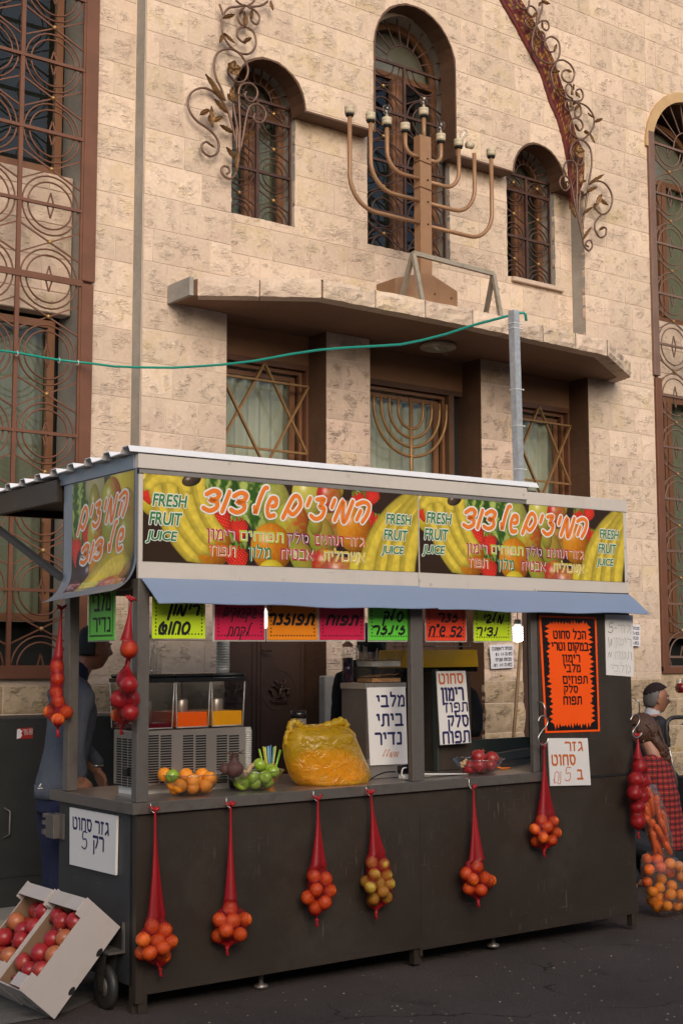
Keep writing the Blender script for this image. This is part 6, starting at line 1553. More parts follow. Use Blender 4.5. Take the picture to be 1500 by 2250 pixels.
def net_bag(label,hook,fr,tail,kind,mat,r,where,frame='V',M=SM,N=44,flist=None,depth=-.075,word='orange',catw='orange',ptaper=2.0):
    """hook/tail and fruit centres surveyed on the photo; fr: (x,y,front/back flag[,kind,mat,r])"""
    f=(lambda x,y,d: sV(x,y,d)) if frame=='V' else (lambda x,y,d: sU(x,y,d))
    pts=[];info=[]
    for it in fr:
        x,y,fl=it[:3]; d=depth+{0:0,1:-.035,-1:.032}[fl]
        p=f(x,y,d); kk=it[3] if len(it)>3 else kind; mm=it[4] if len(it)>4 else mat; rr=it[5] if len(it)>5 else r
        pts.append(p); info.append((kk,mm,rr))
    hk=f(hook[0],hook[1],depth+.02); tl=f(tail[0],tail[1],depth)
    pos=positions([(p[0] if frame=='V' else -p[1],p[2]) for p in pts])
    for i,p in enumerate(pts):
        kk,mm,rr=info[i]; wd={'pom':'pomegranate','orange':word}[kk]
        lb=f"{pos[i]} {wd} in the {where}" if i in pos else f"{wd} in the middle of the {where}"
        put_fruit(wd.replace(' ','_'),kk,mm,p,rr*.96,lb,wd,f"fruit in the {where}",M)
    # net surface
    top=hk[2]; bot=tl[2]; zt=max(p[2]+info[i][2] for i,p in enumerate(pts)); zb=min(p[2]-info[i][2] for i,p in enumerate(pts))
    zs=[];z=zb-.012
    while z<zt+.012: zs.append(z); z+=.008
    n2=26
    for i in range(1,n2+1): zs.append(zt+.012+(top-zt-.012)*i/n2)
    zs=[zb-.03,zb-.022]+zs
    A=48; C0=Vector((sum(p[0] for p in pts)/len(pts),sum(p[1] for p in pts)/len(pts)))
    def axis(z):
        if z>=zt: 
            t=min(1,(z-zt)/(top-zt)); return C0.lerp(Vector((hk[0],hk[1])),t**.8 if t>0 else 0)
        ws=sum(math.exp(-((p[2]-z)/.05)**2) for p in pts)+1e-9
        c=Vector((sum(p[0]*math.exp(-((p[2]-z)/.05)**2) for p in pts),sum(p[1]*math.exp(-((p[2]-z)/.05)**2) for p in pts)))/ws
        return c
    rad=np.zeros((len(zs),A)); ax=[]
    for j,z in enumerate(zs):
        c=axis(z); ax.append(c)
        for i,p in enumerate(pts):
            ri=info[i][2]*1.04; dz=z-p[2]
            if abs(dz)<ri:
                q=math.sqrt(ri*ri-dz*dz); d=Vector((p[0]-c.x,p[1]-c.y))
                for k in range(A):
                    a=2*PI*k/A; dx,dy=math.cos(a),math.sin(a); b=d.x*dx+d.y*dy; disc=q*q-(d.x*d.x+d.y*d.y-b*b)
                    if disc>0: rad[j,k]=max(rad[j,k],b+math.sqrt(disc))
    # the taut net bridges the hollows
    nz_=len(zs); zsA=np.array(zs); raw=rad.copy()
    body=[j for j in range(nz_) if zb-.002<=zs[j]<=zt+.002]
    g=rad.copy()
    for _ in range(2):
        for sft in (1,2,3,4): g=np.maximum(g,np.minimum(np.roll(rad,sft,1),np.roll(rad,-sft,1))*.97)
        h=g.copy()
        for sft in (1,2,3,4):
            up=np.vstack([g[sft:],np.zeros((sft,A))]); dn=np.vstack([np.zeros((sft,A)),g[:-sft]]); h=np.maximum(h,np.minimum(up,dn)*.98); h=np.maximum(h,np.maximum(up,dn)-.013*sft)
        g=h; rad=g
    R0=g.copy(); sh=np.array([g[max(body)-int(.03/.008)]])[0] if body else g[0]
    for j,z in enumerate(zs):
        if z>zt-.02:
            t=min(1,max(0,(z-(zt-.02))/(top-zt+.02))); base=np.maximum(sh*.9,.02)
            fr_=.0055+(base-.0055)*(1-t)**ptaper*(1 if t<1 else 0); g[j]=np.maximum(g[j] if z<zt else 0,fr_)
        if z<zb+.045 and z>=zb-.013: g[j]=np.maximum(raw[j],g[j]*(.22+.78*math.sqrt(max(0,(z-zb+.013)/.058))))
        if j<2: g[j]=.006+.004*j
    for _ in range(2): g=(g+np.roll(g,1,1)+np.roll(g,-1,1))/3
    V=[];UV=[];DN=[]; cum=0.; pr=None
    for j,z in enumerate(zs):
        circ=2*PI*float(g[j].mean()); 
        if pr is not None:
            cell=max(circ/N,.0022); cum+=(z-pr)/(cell*(1.35 if z<zt else 2.6))
        pr=z
        for k in range(A+1):
            a=2*PI*k/A; rr=float(g[j][k%A]); V.append((ax[j].x+rr*math.cos(a),ax[j].y+rr*math.sin(a),z)); UV.append((N*k/A,cum)); DN.append(min(.62,.0017/(max(circ/N,.0012))*.5+ (.0 if z<zt else .05)))
    F=[(j*(A+1)+k,j*(A+1)+k+1,(j+1)*(A+1)+k+1,(j+1)*(A+1)+k) for j in range(nz_-1) for k in range(A)]
    base=(ax[0].x,ax[0].y,zs[0]); t=T('net_bag',label,'net bag',base,'red net bags of fruit hanging on the stall',M)
    me=bpy.data.meshes.new('net'); me.from_pydata([tuple(Vector(p)-Vector(base)) for p in V],[],F); me.materials.append(MAT('red_net'))
    ul=me.uv_layers.new(name='UV'); 
    for l in me.loops: ul.data[l.index].uv=UV[l.vertex_index]
    at=me.attributes.new('dens','FLOAT','POINT'); at.data.foreach_set('value',np.array(DN,np.float32)); me.polygons.foreach_set('use_smooth',[True]*len(me.polygons))
    o=bpy.data.objects.new('net',me); COL.objects.link(o); o.parent=t
    rk=random.Random(int(hook[0]))
    kn=MB()
    for i in range(7):
        a=rk.random()*6.28; kn.tube([(hk[0],hk[1],top-.012),(hk[0]+.012*math.cos(a),hk[1]+.008*math.sin(a),top+.004),(hk[0]+.028*math.cos(a),hk[1]+.012*math.sin(a),top+rk.uniform(-.01,.022))],[.006,.008,.003],5)
    part('top_knot',kn,'red_knot',t)
    kn=MB(); kn.tube([(base[0],base[1],zs[0]+.012),(base[0],base[1],zs[0]-.004),(base[0]+.004,base[1],zs[0]-.022)],[.010,.006,.011],6); part('tail_knot',kn,'red_knot',t)
    return t,hk
def hook_small(hk,label):
    x,y,z=hk; m=MB(); m.tube([(x-.008,-.024,.958),(x-.009,-.030,.945),(x-.012,-.034,.92),(x-.016,-.045,z+.0),(x-.008,-.056,z-.014),(x+.006,-.058,z-.006),(x+.008,-.055,z+.008)],.0028,6)
    one('wire_hook',m,'wire',label,'hook',(x,-.03,.93),'wire hooks holding the net bags',SM)
bags=[
 ('long red net bag of oranges hanging at the front left corner of the counter','red net bag at the front left corner',(341,1779),[(335,2035,0),(362,2043,0),(315,2064,1),(346,2066,0),(375,2069,0),(359,2082,1),(329,2094,1),(313,2092,-1),(360,2100,-1)],(344,2112),'orange_skin','orange'),
 ('long red net bag of oranges hanging between the two fruit bowls','red net bag below the two bowls',(507,1768),[(506,1995,0),(482,2021,0),(513,2022,1),(538,2020,0),(497,2045,1),(480,2056,-1),(527,2053,1)],(512,2072),'orange_skin','orange'),
 ('red net bag of oranges hanging below the yellow plastic bag','red net bag below the yellow plastic bag',(698,1754),[(689,1925,0),(715,1931,0),(695,1955,1),(725,1957,0),(676,1972,0),(713,1983,1),(693,1995,0)],(705,2008),'orange_skin','orange'),
 ('red net bag of greenish yellow mandarins below the white custard sign','red net bag of greenish mandarins',(814,1742),[(816,1895,0),(843,1899,0),(822,1921,1),(849,1923,0),(804,1937,-1),(855,1941,0),(813,1950,1),(841,1959,1),(821,1975,0),(849,1972,0),(832,1940,0),(818,1981,-1)],(836,1988),'mandarin_green','mandarin'),
 ('red net bag of oranges hanging below the bowl of pomegranates','red net bag below the pomegranate bowl',(1039,1729),[(1047,1904,0),(1023,1919,0),(1038,1932,1),(1064,1929,0),(1076,1935,-1),(1029,1952,0),(1056,1956,1)],(1043,1973),'orange_skin','orange')]
for lb,wh,hk,fr_,tl,mt,wd in bags:
    t,h=net_bag(lb,hk,fr_,tl,'orange',mt,.0365 if wd=='orange' else .033,wh,word=wd)
    hook_small(h,'thin wire hook holding the '+wh)
t,h=net_bag('red net bag of oranges on an S shaped hook beside the carrot price board',(1194,1640),[(1189,1801,0),(1215,1805,0),(1174,1822,0),(1202,1817,1),(1221,1829,-1),(1192,1840,1),(1177,1849,-1),(1211,1846,0)],(1205,1862),'orange','orange_skin',.034,'red net bag beside the carrot price board',N=44)
t,h2=net_bag('red net bag of pomegranates on an S hook at the right end',(1400,1616),[(1404,1685,0),(1395,1712,1),(1412,1716,-1),(1392,1743,1),(1410,1750,-1),(1399,1773,0),(1400,1805,0)],(1402,1828),'pom','pom_skin',.047,'red net bag at the right end of the stall',N=44,word='pomegranate')
def shook(P,label,v0,bp):
    m=MB(); sm=smooth_line([(sV(x,y,-.07)[0],sV(x,y,-.07)[2]) for x,y in P],6); m.tube([(p.x,-.07,p.y) for p in sm],.0042,7)
    k=MB(); k.tube([(sV(*bp[0],-.004)[0],-.004,sV(*bp[0],-.004)[2])]+[(sV(x,y,-.06)[0],-.062,sV(x,y,-.06)[2]) for x,y in bp[1:]],.004,7)
    c=(sm[0].x,-.07,sm[-1].y); one('hanging_hook',m,'wire',label,'hook',c,'large S hooks on the steel panel',SM); o=part('panel_hook',k,'wire',ST)
shook([(1181,1585),(1186,1575),(1195,1573),(1202,1582),(1200,1594),(1190,1606),(1182,1620),(1183,1632),(1191,1637),(1200,1631),(1204,1622)],'large wire S hook overlapping the lower left corner of the orange poster',0,[(1181,1541),(1192,1545),(1197,1560),(1197,1577)])
shook([(1384,1582),(1390,1571),(1399,1570),(1404,1580),(1400,1592),(1390,1606),(1390,1616),(1396,1621),(1404,1618),(1409,1610)],'large wire S hook at the right edge of the steel panel',0,[(1391,1534),(1397,1540),(1403,1543),(1403,1570)])
net_bag('red net bag of oranges hanging on the rear left post of the stall',(136,1335),[(125,1464,0),(127,1493,0),(124,1521,0),(128,1541,0),(109,1564,0),(146,1565,-1),(128,1581,1)],(130,1600),'orange','orange_skin',.0345,'red net bag on the rear left post',frame='U',depth=-.06)
net_bag('red net bag of pomegranates topped by an orange beside the front left post',(289,1316),[(284,1427,0,'orange','orange_skin',.041),(275,1493,-1),(284,1505,1),(262,1537,1),(288,1536,-1),(260,1571,-1,'orange','orange_skin',.036),(286,1566,0)],(271,1592),'pom','pom_skin',.044,'red net bag beside the front left post',frame='U',depth=-.075,word='orange')
# ============================================================ THINGS ON THE COUNTER
def cyl(m,c,r,h,n=20,r2=None,cap=True):
    r2=r if r2 is None else r2; p=[(r,0),(r2,h)]
    if cap: p=[(0,0)]+p+[(0,h)]
    return m.lathe(p,c,n)
# juice dispenser
VD=.28
ua=sV(300,1605,VD)[0]; ub=sV(540,1600,VD)[0]; wb=1.0; wt=sV(420,1602,VD)[2]; dd=.24
DS=T('juice_dispenser','steel juice dispenser with dark red, orange and yellow juice in its tanks','juice dispenser',((ua+ub)/2,VD+.1,CT),M=SM)
m=MB(); m.bbox((ua,VD,wb),(ub,VD+dd,wt),.004); body=part('body',m,'steel_light',DS)
m=MB(); 
for u in (ua+.04,ub-.06): m.box((u,VD+.03,CT),(u+.03,VD+.06,wb)); m.box((u,VD+dd-.06,CT),(u+.03,VD+dd-.03,wb))
part('feet',m,'black_plastic',DS)
m=MB(); m.box((ua+.02,VD+.06,CT+.001),(ub-.03,VD+dd-.02,wb-.001)); part('base_tray',m,'white_paint',DS)
def ud(x): return sV(x,1650,VD)[0]
for a,b in ((326,349),(353,377),(402,425),(430,453),(476,499),(503,525)):
    z1=sV(a,1616,VD)[2]; z0=sV(a,1718,VD)[2]; 
    for i in range(19):
        z=z1-(z1-z0)*i/18; m=MB(); m.box((ud(a),VD-.0012,z-.0075),(ud(b),VD+.0,z+.0005)); m.cur=0
        part('vent_slot',m,'slot_dark',body)
m=MB()
for k in range(3):
    for i in range(19):
        z=wt-.04-.225*i/18; v0=VD+.03+k*.062; m.box((ua-.0012,v0,z-.0075),(ua,v0+.05,z+.0005))
part('side_vents',m,'slot_dark',body); m=MB(); m.bbox((ua-.018,VD+.06,wb+.05),(ua-.001,VD+.11,wb+.09)); part('switch',m,'black_plastic',body)
tw=(ub-ua-.01)/3; lev=[(.028,'juice_red'),(.078,'juice_orange'),(.078,'juice_yellow')]
tops=[]
for i in range(3):
    a=ua+.004+i*tw+.004; b=a+tw-.010; v0=VD-.01; v1=VD+.30; z0=wt+.006; z1=wt+.235; tp=.008
    # tapered tank walls
    vs=[(a+tp,v0+tp,z0),(b-tp,v0+tp,z0),(b-tp,v1-tp,z0),(a+tp,v1-tp,z0),(a,v0,z1),(b,v0,z1),(b,v1,z1),(a,v1,z1)]
    m=MB(); m.add(vs,[(0,3,2,1),(0,1,5,4),(1,2,6,5),(2,3,7,6),(3,0,4,7)]); tk=part('tank',m,'tank_plastic',DS)
    for (xa,ya,za_,xb,yb,zb2) in ((a+tp,v0+tp,z0,a,v0,z1),(b-tp,v0+tp,z0,b,v0,z1),(a+tp,v1-tp,z0,a,v1,z1),(a+tp,v0+tp,z0+.004,b-tp,v0+tp,z0+.004)):
        ed=MB(); ed.tube([(xa,ya,za_),(xb,yb,zb2)],.0035,6); part('tank_edge',ed,'edge_plastic',tk)
    h,mt=lev[i]; f=h/(z1-z0); g=.004
    jl=MB(); jl.bbox((a+tp*(1-f)+g,v0+tp*(1-f)+g,z0+.003),(b-tp*(1-f)-g,v1-tp*(1-f)-g,z0+h),.004); part('juice',jl,mt,tk)
    c=MB(); c.lathe([(0,0),(.035,0),(.035,.13),(.03,.138),(0,.138)],((a+b)/2+.01,VD+.13,z0+.004),18); part('cooling_cylinder',c,'steel_light',tk)
    l=MB(); l.bbox((a-.004,v0-.012,z1),(b+.004,v1+.01,z1+.022),.004); l.bbox((a-.001,v0-.006,z1+.022),(b+.001,v1,z1+.042),.008); part('lid',l,'black_plastic',DS)
    tops.append(((a+b)/2,VD+.12,z1+.043))
# clear bottles, stack of white tubs
for k,(x,lab) in enumerate(((333,'clear empty bottle standing on the dispenser lid just right of the front post'),(343,'clear empty bottle on the dispenser lid, second from the front post'))):
    p=sV(x,1478,VD+.12+.05*k); c=(p[0],p[1],tops[0][2]); m=MB(); m.lathe([(.0,0),(.026,0),(.028,.02),(.028,.10),(.012,.15),(.011,.175),(.013,.18)],c,14); t=T('plastic_bottle',lab,'bottle',c,'clear bottles on the dispenser',SM); part('bottle_body',m,'clear_plastic',t); m=MB(); cyl(m,(c[0],c[1],c[2]+.178),.0145,.018,12); part('bottle_cap',m,'white_paint',t)
p=sV(490,1477,VD+.14); c=(p[0],p[1],tops[2][2]); m=MB(); pr=[(0,0),(.034,0)]
for i in range(14): z=.012+i*.0135; pr+=[(.032,z),(.037,z+.003),(.037,z+.006),(.032,z+.009)]
pr+=[(.036,.21),(0,.21)]; m.lathe(pr,c,20); one('cup_lid_stack',m,'tub_white','tall stack of white plastic tubs on the dispenser under the magenta card','plastic tubs',c,M=SM)
p=sV(543,1690,VD+.04); c=(p[0],p[1],CT); m=MB(); pr=[(0,0),(.018,0)]
for i in range(26): z=.01+i*.011; pr+=[(.019+i*.0002,z),(.022+i*.0002,z+.002),(.022+i*.0002,z+.004),(.019+i*.0002,z+.006)]
pr+=[(.02,.31),(0,.31)]; m.lathe(pr,c,16); one('cup_stack',m,'cup_clear','tall stack of clear plastic cups beside the steel dispenser','cups',c,M=SM)
# bowls
def bowl(x,v,rim,h,label,base=.35):
    p=sV(x,1745,v); c=Vector((p[0],v,CT)); m=MB(); t=.003
    pr=[(0,.001)]
    for i in range(11):
        s=i/10; pr.append((rim*(base+(1-base)*s**.55),.001+h*s))
    pr+=[(r-t,z+.001) for r,z in pr[:0:-1]]
    b=MB(); b.lathe(pr,c,28); b.ring(c+Vector((0,0,h)),rim,.0028,'Z',40,6); return one('fruit_bowl',b,'clear_plastic',label,'bowl',tuple(c),'clear fruit bowls on the counter',M=SM),c
def heap(lst,v,rim,where,gr,cx=0,h=.1,base=.35):
    pts=[sV(x,y,v+o) for x,y,o,*_ in lst]
    for i,p in enumerate(pts):       # keep every fruit inside the bowl
        r=lst[i][5]; p[2]=max(p[2],CT+.004+r); s=min(1,max(.05,(p[2]-CT)/h)); R=rim*(base+(1-base)*s**.55)-(r*.92 if s<1 else r*.55)
        dx=p[0]-cx; dv=p[1]-v; q=math.hypot(dx,dv)
        if q>R: p[0]=cx+dx*R/q; p[1]=v+dv*R/q
    pos=positions(pts)
    for i,(x,y,o,k,mt,r,nm) in enumerate(lst): put_fruit(nm.replace(' ','_'),k,mt,pts[i],r,f"{pos[i]} fruit, {'an' if nm[0] in 'aeiou' else 'a'} {nm}, {where}",nm,gr,SM)
bowl(420,.165,.155,.105,'clear plastic bowl heaped with oranges and one green apple')
O=lambda x,y,o,r=.036: (x,y,o,'orange','orange_ripe',r,'orange')
G=lambda x,y,o,r=.034: (x,y,o,'apple','apple_green',r,'green apple')
Pm=lambda x,y,o,r=.043: (x,y,o,'pom','pom_skin',r,'pomegranate')
heap([O(409,1703,.06),O(444,1702,.06),O(425,1717,-.02),O(475,1710,.0),O(395,1727,-.03),O(453,1727,-.03),O(424,1745,-.02,.033),O(361,1702,.03),O(368,1723,.0),G(379,1705,-.02),O(383,1744,.02,.032),O(440,1720,.07),O(465,1740,.03,.031)],.165,.155,'in the bowl with the single green apple','fruit in the bowl of oranges',sV(420,1745,.165)[0],.105)
bowl(560,.165,.150,.10,'clear plastic bowl of green apples with a beetroot and ginger on top')
heap([G(570,1681,.02,.035),G(555,1708,-.03),G(583,1708,-.03),G(601,1696,.0),G(611,1690,.04),G(529,1729,-.01,.036),G(559,1731,-.02,.034),G(589,1727,-.02,.032),G(506,1721,.03,.03),G(600,1714,.04,.03),G(572,1715,.05)],.165,.150,'in the bowl with the beetroot','fruit in the bowl of green apples',sV(560,1745,.165)[0],.10)
bt=sV(515,1690,.13); m=MB(); m.ball((bt[0],bt[1],bt[2]),.047,16,(1,1,.85)); 
rk=random.Random(3)
m.lathe([(.03,.03),(.018,.05),(.016,.065),(.02,.07),(0,.072)],bt,10)
for i in range(7): a=rk.random()*6.28; m.tube([(bt[0],bt[1],bt[2]+.06),(bt[0]+.03*math.cos(a),bt[1]+.02*math.sin(a),bt[2]+.08),(bt[0]+.06*math.cos(a),bt[1]+.03*math.sin(a),bt[2]+rk.uniform(.05,.1))],[.005,.003,.0015],5)
one('beetroot',m,'beet','big earthy beetroot with stalk stubs on top of the green apples','beetroot',tuple(bt),M=SM)
b2=sV(494,1690,.15); m=MB(); m.ball(b2,.027,12,(1,1,1.1)); m.tube([b2,(b2[0]-.01,b2[1],b2[2]+.04)],[.01,.004],6); one('beetroot',m,'beet','small beetroot at the left rim of the green apple bowl','beetroot',tuple(b2),M=SM)
def ginger(x0,y0,x1,y1,v,label):
    a=Vector(sV(x0,y0,v)); b=Vector(sV(x1,y1,v)); m=MB(); n=7; m.tube([a.lerp(b,i/n)+Vector((.004*math.sin(i*2.3),.003*math.cos(i*3),.003*math.sin(i*4))) for i in range(n+1)],[.006]+[.011+.004*math.sin(i*2.1) for i in range(1,n)]+[.007],9); c=a.lerp(b,.6); m.tube([c,c+Vector((.02,.0,.012))],[.011,.006],8); c=a.lerp(b,.3); m.tube([c,c+Vector((-.016,.0,.014))],[.011,.007],8); one('ginger_root',m,'ginger',label,'ginger',tuple(a),'ginger roots on the counter',SM)
ginger(534,1708,557,1677,.10,'pale ginger root leaning between the beetroot and green apples'); ginger(1012,1686,1024,1668,.10,'pale ginger root at the left side of the pomegranate bowl')
bowl(1050,.15,.155,.085,'clear angular bowl holding pomegranates near the right end of the counter',.3)
heap([Pm(1050,1663,.0,.045),Pm(1093,1665,.01,.042),Pm(1051,1686,-.03,.044),Pm(1025,1693,-.02,.041),Pm(1077,1694,-.01,.040),Pm(1062,1690,.05,.038)],.15,.155,'in the clear bowl near the right end','pomegranates in the clear bowl',sV(1050,1745,.15)[0],.085)
# straws in an orange cup
c=Vector(sV(592,1705,.34)); c.z=CT; m=MB(); cyl(m,c,.022,.115,16,.03,False); m.lathe([(0,.002),(.022,.002)],c,16); sc_=one('straw_cup',m,'card_orange','orange paper cup full of straws behind the green apples','cup',tuple(c),M=SM)
SX=T('straw_bunch','fan of green, yellow and blue drinking straws standing in the cup','straws',tuple(c+Vector((0,0,.02))),M=SM)
for i in range(24):
    a=rk.uniform(-1,1); b=rk.uniform(-.6,.6); m=MB(); m.tube([(c.x+.012*a,c.y+.012*b,CT+.012),(c.x+.066*a,c.y+.05*b,CT+.115+.085*(1-.12*abs(a))+rk.uniform(-.01,.012))],.0032,6); part('straw',m,rk.choice(['straw_green','straw_green','straw_yellow','straw_blue']),SX)
# steel juicer / flask behind the yellow bag
c=Vector(sV(656,1700,.50)); c.z=CT; t=T('steel_flask','slim steel flask with a black lid behind the yellow bag','flask',tuple(c),M=SM); m=MB(); cyl(m,c,.043,.335,24); part('flask_body',m,'steel_light',t); m=MB(); cyl(m,c+Vector((0,0,.336)),.046,.04,24,.043); part('lid',m,'black_plastic',t)
# ---- yellow plastic bag
out=[(1592,672,690),(1597,650,745),(1604,638,762),(1615,632,770),(1641,628,779),(1665,632,789),(1692,637,800),(1708,644,806),(1719,651,807),(1728,662,798),(1733,685,770)]
VY=.22; sh=.0
bgc=sV(715,1733,VY); YB=T('plastic_bag','big translucent yellow plastic bag of orange peel sitting on the counter','plastic bag',(bgc[0],VY,CT),M=SM)
m=MB(); A=56; V=[];F=[]
sets=[]
for y,x0,x1 in out:
    a=sV(x0,y,VY); b=sV(x1,y,VY); sets.append((max(CT+.001,a[2]),a[0],b[0]))
zmin=CT+.001; zmax=sets[0][0]
NR=30
def prof_at(z):
    for i in range(len(sets)-1):
        z1,a1,b1=sets[i]; z2,a2,b2=sets[i+1]
        if z<=z1 and z>=z2: t=(z1-z)/(z1-z2+1e-9); return a1+(a2-a1)*t,b1+(b2-b1)*t
    return sets[-1][1:] if z<sets[-1][0] else sets[0][1:]
for j in range(NR+1):
    z=zmax-(zmax-zmin)*j/NR; a,b=prof_at(z); cx=(a+b)/2; rx=(b-a)/2; ry=min(.15,rx*.75)*(1-.55*max(0,(z-zmax+.06)/.06))
    for k in range(A):
        th=2*PI*k/A; wv=.006*noise.noise(Vector((math.cos(th)*3,math.sin(th)*3,z*14)))+.004*math.sin(th*9+z*30+2*noise.noise(Vector((th,z*9,0))))*(.4+.6*(j/NR<.25))
        V.append((cx+(rx+wv)*math.cos(th),VY+(ry+wv)*math.sin(th),z))
for j in range(NR):
    for k in range(A): l=(k+1)%A; F.append((j*A+k,j*A+l,(j+1)*A+l,(j+1)*A+k))
F.append(tuple(range(NR*A,NR*A+A))); F.append(tuple(range(A))[::-1]); m.add(V,F,True); part('film',m,'yellow_film',YB)
# peel heap inside
m=MB(); V=[];F=[];zt_=zmin+(zmax-zmin)*.55; nr=10
for j in range(nr+1):
    s=j/nr; z=zmin+.004+(zt_-zmin)*s; a,b=prof_at(z); cx=(a+b)/2; kx=(1-.06-.9*max(0,s-.6)**1.3*1.6); rx=(b-a)/2*.94*max(.1,kx)
    for k in range(A):
        th=2*PI*k/A; wv=.010*noise.noise(Vector((math.cos(th)*7,math.sin(th)*7,z*30))); V.append((cx+(rx+wv)*math.cos(th),VY+(min(.15,rx*.75)-.012+wv)*math.sin(th),z))
for j in range(nr):
    for k in range(A): l=(k+1)%A; F.append((j*A+k,j*A+l,(j+1)*A+l,(j+1)*A+k))
F.append(tuple(range(nr*A,nr*A+A))); m.add(V,F,True); part('orange_peel',m,'peel',YB,kind='stuff')
# ears, knot
for pts,r in (([(640,1608),(636,1596),(645,1586),(655,1590),(668,1598)],[.012,.017,.016,.018,.01]),([(640,1600),(630,1612),(628,1630),(633,1640)],[.014,.012,.011,.006]),([(700,1596),(725,1592),(745,1585),(758,1588),(767,1604)],[.012,.020,.022,.017,.007]),([(668,1597),(690,1600),(710,1596)],[.010,.013,.012])):
    m=MB(); P=[]
    for p in smooth_line([(sV(x,y,VY-.02)[0],sV(x,y,VY-.02)[2]) for x,y in pts],5): P.append((p.x,VY-.02,p.y))
    n_=len(P); rr=[r[min(len(r)-1,int(i/(n_-1)*(len(r)-1)+.5))]*(1+.2*math.sin(i*1.9)) for i in range(n_)]; m.tube(P,rr,9); part('handle',m,'yellow_film',YB)
kx,ky,kz=sV(783,1712,VY-.12); m=MB()
for i in range(13):
    a=-.6+i*.32; L=rk.uniform(.05,.11); m.add([(kx,ky-.006,kz),(kx-L*math.cos(a),ky+.045,kz+L*math.sin(a)),(kx-L*math.cos(a+.12),ky+.04,kz+L*math.sin(a+.12))],[(0,1,2)])
m.ball((kx,ky,kz),.016,10,(1,.8,1)); m.tube([(kx,ky,kz),(kx-.02,ky-.01,kz-.02),(kx-.05,ky-.01,CT+.006)],[.01,.013,.017],8); part('knot',m,'yellow_film',YB)
# ---- steel machine with the custard sign
v0=.27; a=sV(805,1600,v0)[0]; b=sV(891,1600,v0)[0]; zt_=sV(850,1502,v0)[2]; MC=T('steel_cabinet','small steel counter cabinet with a white custard sign on its front','cabinet',((a+b)/2,v0+.1,CT),M=SM)
m=MB(); m.bbox((a,v0,CT+.001),(b,v0+.23,zt_),.003); part('body',m,'steel_cab',MC); m=MB(); m.bbox((a-.004,v0-.004,zt_-.028),(b+.004,v0+.235,zt_+.004),.002); part('top_cover',m,'steel_light',MC); m=MB(); m.box((a+.004,v0-.003,CT+.003),(b-.004,v0-.0005,CT+.11)); part('front_plate',m,'steel_light',MC)
for q in ((a+.05,v0-.006,zt_-.012),(b-.03,v0-.006,CT+.03)): 
    m=MB(); m.ball(q,.004,6); part('screw',m,'steel_post',MC)
t,f=board('menu_board','tall white board with three dark blue words and an orange scribble','sign',[(813,1682),(895,1678),(890,1509),(806,1511)],v0-.014,'white_card',.006)
words(t,f,[('מלבי',.22,.74,.97,.90),('ביתי',.20,.49,.92,.66),('נדיר',.14,.25,.86,.42)],'ink_blue',.03)
m=MB(); cursive([m],'מומלץ'.replace('ץ','ף').replace('ף','ל'),(.34,.10,.76,.16),lambda a,b,k:f(a,b),(.014,),.3); part('lettering',m,'ink_orange',t,fix=False)
t,f=board('menu_board','narrow white board with an orange heading over blue words, right of the middle post','sign',[(967,1637),(1034,1632),(1022,1474),(958,1475)],.36,'white_card',.006)
words(t,f,[('סחוט',.05,.82,.90,.97)],'ink_orange',.03); words(t,f,[('רימון',.10,.585,.88,.78),('תפוז',.20,.43,.98,.57),('סלק',.26,.22,.98,.395),('תפוח',.06,.005,.98,.18)],'ink_blue',.03)
# containers, spoons, sauce bottle on the cabinet
zc=zt_+.005
c=sV(832,1500,v0+.12); cxx=c[0]
def tub(z,h,fill,fm,label,w_=.115):
    t=T('plastic_tub',label,'tub',(cxx,v0+.12,z),'clear tubs stacked on the steel cabinet',SM); m=MB(); a=w_; bb=.085; tp=.012
    vs=[(cxx-a+tp,v0+.12-bb+tp,z),(cxx+a-tp,v0+.12-bb+tp,z),(cxx+a-tp,v0+.12+bb-tp,z),(cxx-a+tp,v0+.12+bb-tp,z),(cxx-a,v0+.12-bb,z+h),(cxx+a,v0+.12-bb,z+h),(cxx+a,v0+.12+bb,z+h),(cxx-a,v0+.12+bb,z+h)]
    m.add(vs,[(0,3,2,1),(0,1,5,4),(1,2,6,5),(2,3,7,6),(3,0,4,7)]); m.box((cxx-a-.008,v0+.12-bb-.006,z+h-.003),(cxx-a+.002,v0+.12+bb+.006,z+h)); m.box((cxx-a-.008,v0+.12-bb-.008,z+h-.003),(cxx+a+.008,v0+.12-bb+.001,z+h)); m.box((cxx+a-.002,v0+.12-bb-.006,z+h-.003),(cxx+a+.008,v0+.12+bb+.006,z+h)); part('tub_wall',m,'clear_plastic',t)
    m=MB(); n=12; V=[];F=[]
    for i in range(n+1):
        for j in range(7):
            V.append((cxx-a+tp+.003+(2*a-2*tp-.006)*i/n,v0+.12-bb+tp+.003+(2*bb-2*tp-.006)*j/6,z+fill+.008*noise.noise(Vector((i*.6,j*.6,z*9)))+(.015*i/n if fm=='peanut' else 0)))
    for i in range(n):
        for j in range(6): F.append((i*7+j,(i+1)*7+j,(i+1)*7+j+1,i*7+j+1))
    m.add(V,F,True); m.box((cxx-a+tp+.003,v0+.12-bb+tp+.003,z+.003),(cxx+a-tp-.003,v0+.12+bb-tp-.003,z+fill-.008)); part('contents',m,fm,t,kind='stuff')
tub(zc,.085,.032,'peanut','lower clear tub holding crushed peanuts on the cabinet'); tub(zc+.087,.085,.04,'coconut','upper clear tub holding white grated coconut on the cabinet')
SP=T('spoon_bunch','white plastic spoons and toothpicks standing behind the upper tub','spoons',(cxx-.07,v0+.19,zc+.1),M=SM)
